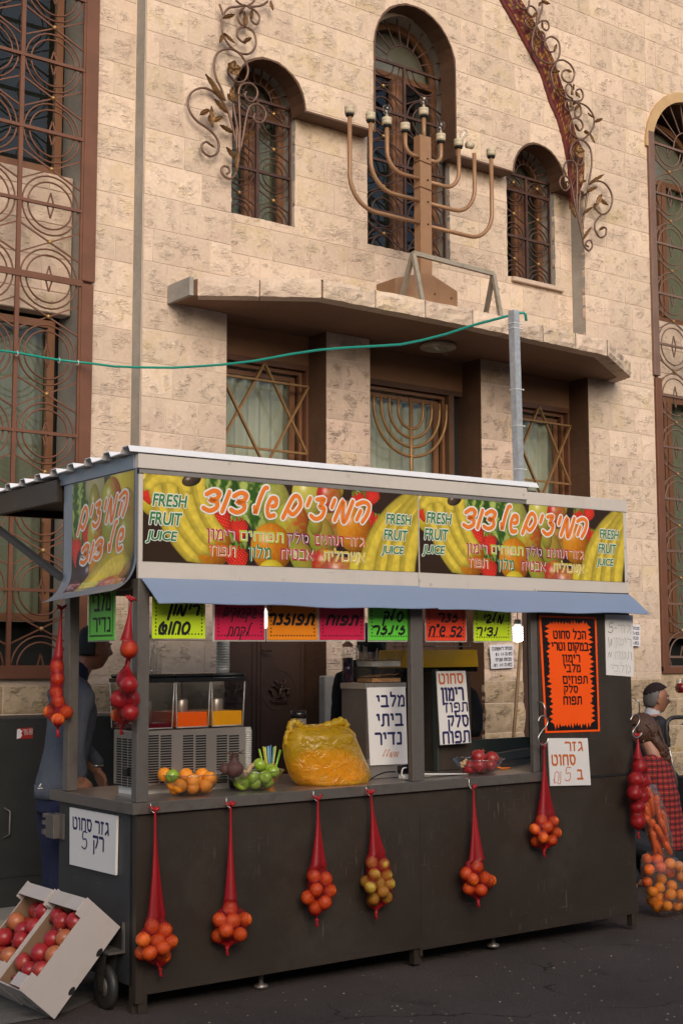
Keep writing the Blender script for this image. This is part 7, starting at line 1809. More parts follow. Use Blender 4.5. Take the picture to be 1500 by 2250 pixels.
for i in range(9):
    m=MB(); x=cxx-.10+.012*i+(.05 if i>6 else 0); m.tube([(x,v0+.19,zc+.1),(x+rk.uniform(-.01,.012),v0+.19,zc+.20+rk.uniform(-.01,.02)-(.02 if i>6 else 0))],.003,5); part('spoon',m,'white_paint',SP)
c=sV(764,1500,v0+.12); t=T('sauce_bottle','clear squeeze bottle of dark syrup with a pinkish nozzle cap','bottle',(c[0],v0+.12,zc),M=SM); q=(c[0],v0+.12,zc)
m=MB(); m.lathe([(0,.002),(.029,.002),(.031,.006),(.031,.19),(.028,.20)],q,20); part('bottle_body',m,'clear_plastic',t); m=MB(); cyl(m,(q[0],q[1],q[2]+.004),.028,.135,20); part('syrup',m,'syrup',t); m=MB(); m.lathe([(0,.2),(.030,.2),(.030,.215),(.014,.225),(.006,.25),(0,.25)],q,16); part('nozzle_cap',m,'bottle_cap',t)
# socket with white cable
c=sV(888,1700,.12); t=T('plug_socket','black plug block with a looped white cable beside the middle post','plug',(c[0],.12,CT),M=SM); m=MB(); m.bbox((c[0]-.03,.10,c[2]+.0),(c[0]+.03,.15,c[2]+.05),.006); part('plug',m,'black_plastic',t); m=MB(); m.bbox((c[0]-.02,.10,CT+.002),(c[0]+.03,.15,c[2]-.003),.006); part('adapter',m,'white_paint',t)
m=MB(); m.tube([(p.x,.09,p.y) for p in smooth_line([(c[0]-.01,c[2]+.035),(c[0]-.035,c[2]+.03),(c[0]-.042,c[2]-.0),(c[0]-.02,CT+.012),(c[0]+.03,CT+.006)],6)],.004,6); part('cable',m,'cable_white',t)
m=MB(); m.tube([(p.x,.16,p.y) for p in smooth_line([(c[0]-.03,c[2]+.01),(c[0]-.10,c[2]+.01),(c[0]-.16,CT+.03),(c[0]-.21,CT+.008)],6)],.004,6); one('black_cable',m,'black_plastic','thin black cable running from the plug behind the cabinet','cable',(c[0],.16,CT),M=SM)
m=MB()
for k in range(4): 
    P=[sV(x,y+k*3-3,.13+.01*k) for x,y in ((925,1706),(955,1712),(990,1717),(1028,1716))]; m.tube([(p[0],p[1],max(CT+.005,CT+.006+.006*(3-k)*(1-i/3))) for i,p in enumerate(P)],.0045,6)
one('white_cables',m,'cable_white','bundle of white cables lying on the counter right of the middle post','cables',tuple(P[1][:2])+(CT,),M=SM)
P=[sV(x,y,.28) for x,y in ((1088,1684),(1102,1690),(1114,1700),(1122,1712))]; m=MB(); m.tube([(p[0],p[1],max(p[2],CT+.006)) for p in P],.005,6); one('orange_cable',m,'cable_orange','orange cable curving behind the pomegranate bowl','cable',(P[-1][0],.28,CT),M=SM)
# ---- yellow and black machine right of the cabinet
v1=.58; a=sV(873,1440,v1)[0]; b=sV(1045,1440,v1)[0]; z0=sV(960,1466,v1)[2]; z1=sV(960,1428,v1)[2]
YM=T('drink_machine','black drink machine with a bright yellow panel behind the middle post','machine',((a+b)/2,v1+.1,CT),M=SM)
m=MB(); m.prism([(a,z0),(b+.0,z0),(b-.01,z1),(a+.02,z1)],v1-.02,v1+.2); part('yellow_panel',m,'yellow_panel',YM)
m=MB(); m.box((a-.02,v1+.0,z0-.03),(b+.01,v1+.2,z0-.002)); m.box((a+.0,v1+.03,CT+.001),(sV(962,1600,v1)[0],v1+.2,z0-.031)); part('black_body',m,'black_plastic',YM)
m=MB(); u_=sV(968,1600,.42)[0]; u2=sV(1030,1600,.42)[0]; m.bbox((u_-.03,.42,CT+.001),(u2+.02,.60,sV(990,1478,.42)[2]),.004); part('steel_block',m,'steel_dark',YM); m=MB(); m.bbox((u_-.045,.40,CT+.001),(u_-.032,.44,sV(960,1470,.42)[2]),.002); part('green_upright',m,'green_dark',YM)
WR=T('wire_rack','thin wire rack standing on the yellow machine','wire rack',((a+b)/2,v1+.1,z1),M=SM)
for i in range(4):
    m=MB(); y=v1+.02+.05*i; m.tube([(a+.1,y,z1+.02),(b-.01,y,z1+.02)],.0025,5); part('wire',m,'wire',WR)
for u in (a+.12,(a+b)/2,b-.03):
    m=MB(); m.tube([(u,v1+.02,z1),(u,v1+.02,z1+.05),(u,v1+.17,z1+.05),(u,v1+.17,z1)],.0025,5); part('wire',m,'wire',WR)
m=MB(); m.tube([(a+.1,v1+.02,z1+.05),(b-.01,v1+.02,z1+.05)],.0025,5); part('wire',m,'wire',WR)
# green back board and inner frame
m=MB(); u1=sV(1028,1650,.80)[0]; u2=sV(1176,1650,.80)[0]; m.bbox((u1,.79,CT+.001),(u2,.815,sV(1100,1622,.80)[2]),.003); m.bbox((u2-.06,.77,CT),(u2-.02,.80,2.0),.002); part('green_board',m,'green_dark',ST)
m=MB(); u1=sV(1100,1705,.5)[0]; m.bar((u1-.15,.45,CT+.05),(u1+.35,.62,CT+.06),.05,.04); part('counter_rail',m,'dark_paint',ST)
# lit bulbs
def bulb(x,y,v,lab,lit=True,h=.075):
    c=Vector(sV(x,y,v)); t=T('light_bulb',lab,'light bulb',(c.x,v,c.z-.045),'lit spiral bulbs under the stall roof',SM)
    pr=[(0,-.045),(.018,-.043)]
    for i in range(6): z=-.036+i*.014; pr+=[(.028,z),(.030,z+.005),(.028,z+.010),(.024,z+.012)]
    pr+=[(.016,.05),(0,.05)]; m=MB(); m.lathe(pr,c,16); part('spiral_tube',m,'bulb_lit',t); m=MB(); m.lathe([(.0,.051),(.018,.051),(.022,.062),(.020,.085),(.014,.09),(0,.09)],c,14); part('bulb_base',m,'white_paint',t); m=MB(); m.tube([c+Vector((0,0,.09)),(c.x,v,2.0)],.003,5); part('cord',m,'black_plastic',t)
bulb(1137,1394,.22,'glowing white spiral bulb hanging beside the yellow green card'); bulb(577,1362,.20,'glowing white bulb half hidden between the magenta and orange cards')
# paper notices on the wall
def notice(q,Y,label,lines):
    a,b,c,d=[onY(x,y,Y) for x,y in q]; f=lambda s,t,k=0:(a*(1-s)+b*s)*(1-t)+(d*(1-s)+c*s)*t+Vector((0,-.001-.0008*k,0))
    t=T('paper_notice',label,'notice',tuple((a+b)/2)); m=MB(); n=8; vs=[]; 
    for i in range(n+1):
        for j in range(n+1):
            p=f(i/n,j/n); vs.append((p.x,p.y-.004*math.sin(i*.9+j*.5)**2,p.z))
    m.add(vs,[(i*(n+1)+j,(i+1)*(n+1)+j,(i+1)*(n+1)+j+1,i*(n+1)+j+1) for i in range(n) for j in range(n)],True); part('paper_sheet',m,'paper',t,fix=False)
    m=MB()
    for wd,x0,y0,x1,y1 in lines: s=heb(wd); write(m,s,(x0,y0,x1,y1),lambda a_,b_:f(a_,b_,8),.01,ref=s)
    part('lettering',m,'ink_black',t,fix=False)
notice([(1078,1470),(1127,1467),(1126,1415),(1074,1417)],8.765,'white paper with four printed lines taped to the stone column',[('מנחה ראשונה',.08,.76,.94,.90),('בשעה 13:00',.22,.53,.94,.67),('מנחה שניה',.20,.30,.90,.44),('בשעה 15:00',.12,.08,.92,.22)])
notice([(1356,1418),(1405,1420),(1405,1373),(1356,1371)],8.765,'white paper with printed lines on the wall, half hidden by the steel panel',[('מנחה ראשונה',.08,.76,.94,.90),('בשעה 13:00',.22,.53,.94,.67),('מנחה שניה',.20,.30,.90,.44),('בשעה 15:00',.12,.08,.92,.22)])
# broom stick
a=onY(1141,1440,8.3); b=onY(1126,1640,8.3); d=(b-a).normalized(); t=T('broom','broom with a wooden handle leaning in front of the stone column','broom',(b.x-.03,8.3,.12)); e=a+d*((a.z-.25)/-d.z); m=MB(); m.tube([a-d*.25,e],.014,8); part('handle',m,'wood',t); m=MB(); m.bbox((e.x-.16,8.26,.14),(e.x+.16,8.34,.26),.01); part('bristles',m,'dark_paint',t)
# ============================================================ METAL CABINETS AT THE LEFT
CY=8.15; zt_=onY(60,1577,CY).z
for k,(x0,x1,lab) in enumerate(((2.3,3.42,'dark metal cabinet at the far left edge behind the cartons'),(3.425,4.42,'dark grey metal cabinet with a torn red sticker behind the man'))):
    z=zt_ if k else zt_-.55; t=T('metal_cabinet',lab,'cabinet',((x0+x1)/2,CY+.2,.12)); m=MB(); m.bbox((x0,CY,.12),(x1,CY+.45,z),.006); bd=part('body',m,'cabinet_paint',t)
    m=MB(); m.box((x0+.03,CY-.006,.30),(x1-.03,CY-.0005,z-.04)); dr=part('door',m,'cabinet_paint',t); hx=x0+.12 if k else x1-.1; m=MB(); m.tube([(hx,CY-.006,.72),(hx+.03,CY-.03,.70),(hx+.03,CY-.03,.56),(hx,CY-.006,.54)],.006,6); part('handle',m,'steel_post',dr)
st_=[onY(x,y,CY-.008) for x,y in ((38,1624),(73,1622),(73,1598),(38,1601))]; m=MB(); m.add([tuple(p) for p in st_],[(0,1,2,3)]); t=one('sticker',m,'sticker_red','torn red sticker with white lettering on the dark metal cabinet','sticker',tuple(st_[0]),fix=False)
fS=lambda a,b:(st_[0]*(1-a)+st_[1]*a)*(1-b)+(st_[3]*(1-a)+st_[2]*a)*b+Vector((0,-.001,0))
m=MB()
for wd,bx in (('גם אני',(.35,.62,.97,.88)),('להיות',(.45,.32,.97,.56))): s=heb(wd); write(m,s,bx,fS,.01,ref=s)
part('lettering',m,'white_card',t,fix=False); m=MB(); m.add([fS(a,b)+Vector((0,-.0005,0)) for a,b in ((-.02,.02),(.22,.1),(.32,.35),(.25,.55),(.34,.7),(.15,.98),(0,.9))],[tuple(range(7))]); part('torn_patch',m,'sheet_white',t,fix=False)
# ============================================================ CARTONS OF POMEGRANATES
def carton(Y0,q,Wd,label,poms,where,seed,pio=False):
    A,B,C_,D=[onY(x,y,Y0) for x,y in q]; A.y=B.y=C_.y=D.y=Y0
    H=(B-A); L=(D-A); Hn=H.normalized(); Ln=L.normalized(); Ln=(Ln-Hn*Ln.dot(Hn)).normalized(); Lh=L.length; Hh=H.length; Wn=Vector((0,1,0))
    low=min((A+Hn*Hh+Ln*Lh).z,(A+Hn*Hh).z); A=A+Vector((0,0,max(0,.006-low)))
    t=T('fruit_carton',label,'carton',(C_.x,Y0+Wd/2,0),'open cartons of pomegranates leaning on the stall')
    def bx(l0,l1,h0,h1,w0,w1):
        P=[A+Ln*l+Hn*h+Wn*w_ for h in (h0,h1) for l,w_ in ((l0,w0),(l1,w0),(l1,w1),(l0,w1))]; m=MB(); m.add(P,[(0,3,2,1),(4,5,6,7),(0,1,5,4),(1,2,6,5),(2,3,7,6),(3,0,4,7)]); return m
    tk=.006
    def wall(nm,l0,l1,h0,h1,w0,w1,inn):
        m=bx(l0,l1,h0,h1,w0,w1); o=part(nm,m,['carton_white','carton_brown'],t)
        return o
    # outer white shell and inner brown liner
    part('base',bx(0,Lh,Hh-tk,Hh,0,Wd),'carton_white',t)
    for w0,w1,i0,i1 in ((0,tk,tk,tk+.003),(Wd-tk,Wd,Wd-tk-.003,Wd-tk)):
        s=part('long_side',bx(0,Lh,.035,Hh-tk,w0,w1),'carton_white',t); part('liner',bx(tk,Lh-tk,.038,Hh-tk,i0,i1),'carton_brown',s)
        for l0,l1 in ((0,.09),(Lh-.09,Lh)): part('corner_tab',bx(l0,l1,.0,.0345,w0,w1),'carton_white',t)
    for l0,l1,i0,i1 in ((0,tk,tk,tk+.003),(Lh-tk,Lh,Lh-tk-.003,Lh-tk)):
        s=part('short_side',bx(l0,l1,.02,Hh-tk,tk,Wd-tk),'carton_white',t); part('liner',bx(i0,i1,.022,Hh-tk,tk+.003,Wd-tk-.003),'carton_brown',s)
    part('end_flap',bx(.008,.075,-.004,.002,tk,Wd-tk),'carton_white',t); part('end_flap',bx(Lh-.07,Lh-.008,-.004,.002,tk,Wd*.35),'carton_white',t)
    for l in (.30*Lh,.72*Lh):
        m=MB(); c=A+Ln*l+Hn*(Hh-.012)+Vector((0,-.001,0)); m.add([c+Ln*(.022*math.cos(a))*1+Hn*(.0125*math.sin(a)) for a in [2*PI*k/14 for k in range(14)]],[tuple(range(14))]); part('vent_hole',m,'slot_dark',t,fix=False)
    if pio:
        fq=lambda a,b: A+Ln*(Lh+.001)+Hn*(Hh*(1-b))+Wn*(Wd*(1-a)*1.0)
        fq=lambda a,b: A+Ln*(Lh+.0012)+Wn*(Wd*(1-a))+Hn*(Hh*(1-b))
        m=MB(); write(m,'PIO',(.62,.10,.84,.26),fq,.02,ref='PIO'); part('lettering',m,'ink_black',t,fix=False); m=MB()
        for a0,b0 in ((.52,.46),(.60,.46),(.52,.34),(.60,.34)): m.add([fq(a0,b0),fq(a0+.07,b0),fq(a0+.07,b0+.1),fq(a0,b0+.1)],[(0,1,2,3)])
        part('print_marks',m,'ink_grey',t,fix=False)
    rr=random.Random(seed); pts=[]
    # a heap filling the tray: rows across and along
    n1,n2=5,3; k=0
    for layer in range(3):
        for i in range(n1):
            for j in range(n2):
                l=.06+(Lh-.12)*(i+.5*(j%2)*.6+ .25*layer)/(n1-.7); wv=.055+(Wd-.11)*j/(n2-1); h=Hh-.050-.062*layer+rr.uniform(-.010,.010)
                if l>Lh-.05 or (layer==2 and rr.random()<.35): continue
                pts.append(A+Ln*(l+rr.uniform(-.008,.008))+Wn*(wv+rr.uniform(-.006,.006))+Hn*h)
    pos=positions([tuple(p) for p in pts])
    for i,p in enumerate(pts):
        put_fruit('pomegranate','pom','pom_yellow' if rr.random()<.18 else 'pom_skin',tuple(p),rr.uniform(.041,.047),f"{pos[i] if i in pos else 'buried'} pomegranate in the {where}",'pomegranate',f"pomegranates in the {where}")
    return A,Wd
Y0=5.925
Wd=onX(128,1950,onY(193,1972,Y0).x).y-Y0
carton(Y0,[(193,1972),(265,2037),(115,2228),(50,2180)],Wd,'white carton of pomegranates tipped against the stall, nearest the caster wheel',None,'carton nearest the caster wheel',3,True)
q2=[(193-72,1972+4),(265-72,2037+4),(115-72,2228+4),(50-72,2180+4)]
Y1=Y0+Wd+.02
dX=onY(121,1984,Y1)-onY(193,1972,Y0)
def shiftq(q):
    r=[]
    for x,y in q:
        p=onY(x,y,Y0)+dX; d=p-CAM; z=d.dot(FW); r.append((750+FPX*d.dot(RT)/z,1125-FPX*d.dot(UP)/z))
    return r
carton(Y1,shiftq([(193,1972),(265,2037),(115,2228),(50,2180)]),Wd,'white carton of pomegranates tipped behind the first, cut by the left edge',None,'carton cut by the left edge',5)
# ============================================================ SACKS AT THE RIGHT
YS=5.95
og=[(1421,1889),(1445,1888),(1427,1911),(1450,1908),(1471,1896),(1473,1917),(1451,1932),(1423,1936),(1493,1906),(1493,1928),(1474,1947),(1451,1953),(1431,1960),(1471,1966),(1493,1966),(1447,1973),(1430,1980),(1448,1993),(1467,1991),(1486,1989),(1508,1975),(1510,1950),(1506,1992)]
pts=[]; rr=random.Random(7)
for x,y in og: p=onY(x+rr.uniform(-3,3),y+rr.uniform(-3,3),YS+rr.uniform(-.07,.07)); p.z=max(p.z,.04); pts.append(p)
pos=positions([tuple(p) for p in pts])
for i,p in enumerate(pts): put_fruit('orange','orange',rr.choice(['orange_ripe','orange_ripe','orange_skin']),tuple(p),rr.uniform(.033,.039),f"{pos.get(i,'inner')} orange in the clear sack on the ground",'orange','oranges in the clear sack')
def hullbag(name,label,P,r,mat,base,extra=()):
    bm=bmesh.new()
    for p in P:
        for d in ((1,0,0),(-1,0,0),(0,1,0),(0,-1,0),(0,0,1),(0,0,-1),(.6,.6,.5),(-.6,.6,.5),(.6,-.6,.5),(-.6,-.6,.5),(.6,-.6,-.5),(-.6,-.6,-.5)): bm.verts.new(Vector(p)+Vector(d)*r)
    for e in extra: bm.verts.new(e)
    h=bmesh.ops.convex_hull(bm,input=bm.verts); bmesh.ops.delete(bm,geom=list({g for g in list(h['geom_interior'])+list(h['geom_unused']) if isinstance(g,bmesh.types.BMVert)}),context='VERTS')
    bmesh.ops.triangulate(bm,faces=bm.faces); bmesh.ops.subdivide_edges(bm,edges=bm.edges,cuts=3,use_grid_fill=True)
    for v in bm.verts: v.co+=Vector((noise.noise(v.co*14),noise.noise(v.co*14+Vector((5,5,5))),noise.noise(v.co*9+Vector((9,0,0)))))*.012; v.co.z=max(v.co.z,.003)
    m=MB(); m.frombm(bm,True); return one(name,m,mat,label,'sack',base)
hullbag('clear_sack','clear plastic sack of oranges standing on the road at the right edge',pts,.045,'clear_film',(pts[0].x,YS,0))
cpts=[]
for i in range(36):
    x=1412+rr.uniform(-6,62)*.9+ (i//8)*6; y=1745+i*3.4; x=1405+(y-1740)*.32+rr.uniform(-8,34); p=onY(x,y,YS+rr.uniform(-.06,.05)); a=math.radians(rr.uniform(-75,-40)); d=Vector((math.cos(a),rr.uniform(-.3,.3),math.sin(a))).normalized(); L=rr.uniform(.10,.17)
    m=MB(); m.tube([p-d*L*.5,p-d*L*.35,p,p+d*L*.4,p+d*L*.5],[.010,.020,.018,.012,.003],9); cpts+=[p-d*L*.5,p+d*L*.5]
    one('carrot',m,'carrot',f"{ORD[i] if i<35 else 'lowest'} carrot in the clear sack above the oranges",'carrot',tuple(p),'carrots in the clear sack')
hullbag('clear_sack','clear plastic sack of carrots piled on top of the orange sack',cpts,.02,'clear_film',(cpts[0].x,YS,cpts[-1].z),[onY(1415,1722,YS),onY(1440,1722,YS)])
# ============================================================ PEOPLE
def remeshed(mb,name,voxel,mats,smooth=3,M=None,disp=None):
    me=bpy.data.meshes.new(name); me.from_pydata([tuple(M@Vector(p)) if M else p for p in mb.v],[],mb.f); fixn(me)
    o=bpy.data.objects.new(name,me)
    r=o.modifiers.new('r','REMESH'); r.mode='VOXEL'; r.voxel_size=voxel; s=o.modifiers.new('s','SMOOTH'); s.iterations=smooth; s.factor=.5
    out=evaluated(o)
    bpy.data.objects.remove(o); bpy.data.meshes.remove(me)
    if disp:
        n=len(out.vertices); co=np.empty(n*3,np.float32); no=np.empty(n*3,np.float32); out.vertices.foreach_get('co',co); out.vertices.foreach_get('normal',no); co=co.reshape(-1,3); no=no.reshape(-1,3)
        dd_=np.array([disp(Vector(p)) for p in co.tolist()],np.float32); out.vertices.foreach_set('co',(co+no*dd_[:,None]).ravel()); out.update()
    out.materials.clear()
    for m in (mats if isinstance(mats,list) else [mats]): out.materials.append(MAT(m))
    out.polygons.foreach_set('use_smooth',[True]*len(out.polygons)); out.name=name
    return out
def limb(m,pts,rad,seg=14):
    """tapered limb with rounded ends"""
    P=smooth_line3(pts); n=len(P); R=[]
    for i in range(n):
        t=i/(n-1)*(len(rad)-1); k=min(len(rad)-2,int(t)); R.append(rad[k]+(rad[k+1]-rad[k])*(t-k))
    m.tube(P,R,seg); m.ball(P[0],R[0]*1.0,12); m.ball(P[-1],R[-1]*1.0,12)
def smooth_line3(pts,k=5):
    P=[Vector(p) for p in pts]
    if len(P)<3: return [P[0].lerp(P[-1],i/4) for i in range(5)]
    out=[]
    for i in range(len(P)-1):
        p0=P[max(i-1,0)];p1=P[i];p2=P[i+1];p3=P[min(i+2,len(P)-1)]
        for j in range(k):
            t=j/k; out.append(.5*((2*p1)+(-p0+p2)*t+(2*p0-5*p1+4*p2-p3)*t*t+(-p0+3*p1-3*p2+p3)*t**3))
    out.append(P[-1]); return out
def loft(m,rings,seg=22):
    """rings: (centre, half width, half depth, width axis, depth axis)"""
    V=[]
    for c,rw,rd,aw,ad in rings:
        for k in range(seg):
            a=2*PI*k/seg; V.append(Vector(c)+Vector(aw)*(rw*math.cos(a))+Vector(ad)*(rd*math.sin(a)))
    n=len(rings); F=[(i*seg+k,i*seg+(k+1)%seg,(i+1)*seg+(k+1)%seg,(i+1)*seg+k) for i in range(n-1) for k in range(seg)]
    F.append(tuple(range(seg))[::-1]); F.append(tuple((n-1)*seg+k for k in range(seg))); m.add(V,F,True)
def head(m,c,yaw,pitch=0.,s=1.,face=True):
    """a head whose face looks along +x turned by yaw; c = centre"""
    M=Matrix.Translation(Vector(c))@Matrix.Rotation(yaw,4,'Z')@Matrix.Rotation(-pitch,4,'Y')@Matrix.Scale(s,4)
    V=[];F=[];nu,nv=44,34
    for j in range(nv+1):
        ph=PI*j/nv
        for i in range(nu):
            th=2*PI*i/nu; x=math.sin(ph)*math.cos(th); y=math.sin(ph)*math.sin(th); z=math.cos(ph)
            p=Vector((x*.098,y*.077,z*.116))
            if z<0: p.y*=1-.30*(-z)**1.5; p.x=p.x*(1-.12*(-z)) +.012*(-z)      # jaw
            if x<0 and z<-.3: p.x*=.72
            if x>0: p.x*=.96
            def g(y0,z0,sy,sz): return math.exp(-((p.y-y0)/sy)**2-((p.z-z0)/sz)**2) if x>0 else 0
            p.x+=.030*g(0,-.020,.011,.016)+.016*g(0,.002,.009,.022)+.008*g(0,.030,.045,.012)-.010*g(.030,.012,.014,.011)-.010*g(-.030,.012,.014,.011)
            p.x+=.007*g(0,-.052,.020,.006)+.006*g(0,-.064,.018,.006)-.004*g(0,-.058,.022,.003)+.010*g(0,-.095,.022,.016)+.004*g(.038,-.02,.02,.02)+.004*g(-.038,-.02,.02,.02)
            V.append(M@p)
    for j in range(nv):
        for i in range(nu): k=(i+1)%nu; F.append((j*nu+i,j*nu+k,(j+1)*nu+k,(j+1)*nu+i))
    m.add(V,F,True)
    for sy in (-1,1):
        for (x,z,r) in ((-.008,.018,.014),(-.013,.004,.014),(-.010,-.012,.012),(-.004,-.024,.010),(.000,.012,.010)):
            m.ball(M@Vector((x-.002,sy*.078,z-.005)),r*s,8,(1,.5,1.1))
    return M
def hairshell(M,test,off=.008,nm='hair',mat='hair_black',voxel=.005,par=None,extra=None,bump_=.003):
    V=[];F=[];nu,nv=56,36;ok={}
    for j in range(nv+1):
        ph=PI*j/nv
        for i in range(nu):
            th=2*PI*i/nu; x=math.sin(ph)*math.cos(th); y=math.sin(ph)*math.sin(th); z=math.cos(ph)
            e=off*(1+.5*noise.noise(Vector((x*8,y*8,z*8)))) ; o=Vector((x*(.099+e),y*(.078+e),z*(.118+e)))
            ok[(j,i)]=test(x,y,z); V.append(M@o)
    for j in range(nv):
        for i in range(nu):
            k=(i+1)%nu
            if all(ok[q] for q in ((j,i),(j,k),(j+1,k),(j+1,i))): F.append((j*nu+i,j*nu+k,(j+1)*nu+k,(j+1)*nu+i))
    bm=bmesh.new(); vs=[bm.verts.new(p) for p in V]
    for f in F: bm.faces.new([vs[i] for i in f])
    bmesh.ops.delete(bm,geom=[v for v in bm.verts if not v.link_faces],context='VERTS')
    bmesh.ops.solidify(bm,geom=bm.faces,thickness=.010)
    m=MB(); m.frombm(bm,True)
    if extra: extra(m,M)
    return part(nm,m,mat,par)
def eyes(M,par,s=1.):
    m=MB()
    for sy in (-1,1): m.ball(M@Vector((.080,sy*.030,.010)),.0105*s,10)
    e=part('eyes',m,'white_card',par); m=MB()
    for sy in (-1,1): m.ball(M@Vector((.0885,sy*.030,.010)),.0045*s,8)
    part('iris',m,'hair_black',par)
    m=MB()
    for sy in (-1,1): m.tube([M@Vector((.090,sy*.014,.028)),M@Vector((.093,sy*.030,.034)),M@Vector((.084,sy*.048,.028))],[.003,.004,.002],6)
    part('eyebrows',m,'hair_black',par)
def hand(m,wrist,dirv,side,up,s=1.,curl=.5,spread=.1):
    """palm and five fingers; dirv = towards the fingertips, up = back of the hand, side = towards the thumb"""
    d=Vector(dirv).normalized(); u=Vector(up).normalized(); t=Vector(side).normalized(); w=Vector(wrist)
    palm=w+d*.055*s
    for k in range(4): 
        o=(1.5-k)*.019*s; m.tube([w+t*o*.55,w+d*.05*s+t*o*.9,w+d*.09*s+t*o],[.016*s,.015*s,.0115*s],10); m.ball(w+t*o*.5,.018*s,8); m.ball(w+d*.09*s+t*o,.0115*s,8)
        L=[.068,.078,.073,.056][k]*s; p=w+d*.09*s+t*o; a=0.; P=[p]; 
        for q,fr in enumerate((.45,.32,.23)):
            a+=curl*(.6,.9,.6)[q]; dd=(d*math.cos(a)-u*math.sin(a)+t*((1.5-k)*spread)).normalized(); p=p+dd*L*fr; P.append(p)
        m.tube(P,[.0105*s,.0095*s,.0088*s,.0070*s],9); m.ball(P[-1],.0074*s,8)
    p=w+d*.02*s+t*.022*s; P=[p,p+(d*.7+t*.7-u*.1).normalized()*.035*s,p+(d*.8+t*.55-u*.2).normalized()*.062*s,p+(d*.95+t*.3-u*.3).normalized()*.085*s]
    m.tube(P,[.015*s,.0125*s,.0105*s,.008*s],9); m.ball(P[-1],.0082*s,8)
def px(x,y,Y): return onY(x,y,Y)
# ---- man in the grey sweater behind the stall, in profile
MYY=6.98
T1=T('person','man in grey blue sweater and navy trousers behind the left end of the stall','person',(onY(120,1750,MYY).x,MYY,0))
X=Vector((1,0,0)); Yv=Vector((0,1,0)); Zv=Vector((0,0,1))
hc=px(205,1425,MYY); neck0=px(172,1483,MYY); chest=px(160,1560,MYY); belly=px(150,1640,MYY); hip=px(132,1735,MYY)
m=MB(); Mh=head(m,hc,math.radians(-4),-.08)
limb(m,[neck0+Vector((-.02,0,-.06)),neck0,hc+Vector((-.03,0,-.03))],[.066,.058,.056])
def ringz(c,rw,rd,tilt=0.): ax=Vector((math.cos(tilt),0,math.sin(tilt))); return (c,rw,rd,Yv,ax)
loft(m,[ringz(hip+Vector((0,0,-.08)),.14,.095),ringz(hip+Vector((0,0,.04)),.145,.095),ringz(belly,.135,.095),ringz(chest,.155,.10,-.15),ringz(neck0+Vector((-.03,0,-.05)),.13,.075,-.3),ringz(neck0+Vector((-.01,0,-.02)),.06,.055,-.4)])
sR=px(150,1535,MYY)+Vector((0,-.185,0)); sL=px(150,1530,MYY)+Vector((.03,.18,0))
wR=px(176,1708,MYY-.22); eR=sR.lerp(wR,.52)+Vector((-.05,-.03,0)); wL=px(212,1690,MYY+.12); eL=sL.lerp(wL,.52)+Vector((-.03,.03,0))
limb(m,[sR,eR,wR],[.055,.045,.030]); limb(m,[sL,eL,wL],[.055,.045,.030])
hand(m,wR,(.15,-.1,-1),(1,-.2,.2),(-.3,-1,0),1.0,.35,.06); hand(m,wL,(.45,-.1,-1),(.2,-1,.1),(1,.2,.4),1.0,.3,.08)
kR=Vector((hip.x-.02,MYY-.10,.50)); kL=Vector((hip.x+.03,MYY+.10,.50))
for k,sy in ((kR,-.09),(kL,.09)): limb(m,[hip+Vector((0,sy,-.05)),k,Vector((k.x-.05,MYY+sy,.09))],[.085,.055,.038]); limb(m,[Vector((k.x-.07,MYY+sy,.045)),Vector((k.x+.05,MYY+sy,.04)),Vector((k.x+.13,MYY+sy,.03))],[.04,.038,.028])
me=remeshed(m,'body',.0065,'skin',2,Matrix.Translation(-Vector(OFF[T1.name]))); bo=bpy.data.objects.new('body',me); COL.objects.link(bo); bo.parent=T1; OFF[bo.name]=OFF[T1.name]
eyes(Mh,T1); hairshell(Mh,lambda x,y,z: (z>.30-.9*min(0,-x)*.0 and x<.55+.2*z if z>.30 else (x<-.15 and z>-.42)) and not (x>.62) ,.006,par=T1)
m=MB(); loft(m,[ringz(hip+Vector((-.01,0,-.03)),.165,.112,.12),ringz(hip+Vector((-.01,0,.05)),.162,.112,.1),ringz(belly,.155,.116),ringz(chest,.178,.122,-.15),ringz(neck0+Vector((-.03,0,-.045)),.145,.088,-.35),ringz(neck0+Vector((-.012,0,-.015)),.078,.07,-.45)])
limb(m,[sR+Vector((0,.03,.01)),sR,eR,wR+Vector((0,0,.03))],[.066,.062,.052,.042]); limb(m,[sL+Vector((0,-.03,.01)),sL,eL,wL+Vector((0,0,.04))],[.066,.062,.052,.042])
dz=lambda p: .004*noise.noise(p*9)+.003*noise.noise(p*22)
me=remeshed(m,'sweater',.008,'sweater',3,Matrix.Translation(-Vector(OFF[T1.name])),dz); o=bpy.data.objects.new('sweater',me); COL.objects.link(o); o.parent=T1
m=MB()          # ribbed hem and cuffs
for i in range(90):
    a=2*PI*i/90; c=hip+Vector((-.01,0,-.03)); p=c+Yv*.166*math.cos(a)+X*.113*math.sin(a); m.tube([p+Vector((0,0,-.012)),p+Vector((0,0,.055))],.0035,5)
part('ribbed_hem',m,'sweater',T1)
m=MB(); limb(m,[neck0+Vector((-.025,0,-.03)),neck0+Vector((-.004,0,.02))],[.075,.068]); me=remeshed(m,'collar',.006,'navy',2,Matrix.Translation(-Vector(OFF[T1.name]))); o=bpy.data.objects.new('collar',me); COL.objects.link(o); o.parent=T1
m=MB(); loft(m,[ringz(hip+Vector((-.01,0,.0)),.150,.102),ringz(hip+Vector((-.01,0,-.12)),.155,.108)]); 
for k,sy in ((kR,-.09),(kL,.09)): limb(m,[hip+Vector((0,sy,-.08)),k,Vector((k.x-.05,MYY+sy,.10))],[.095,.072,.058])
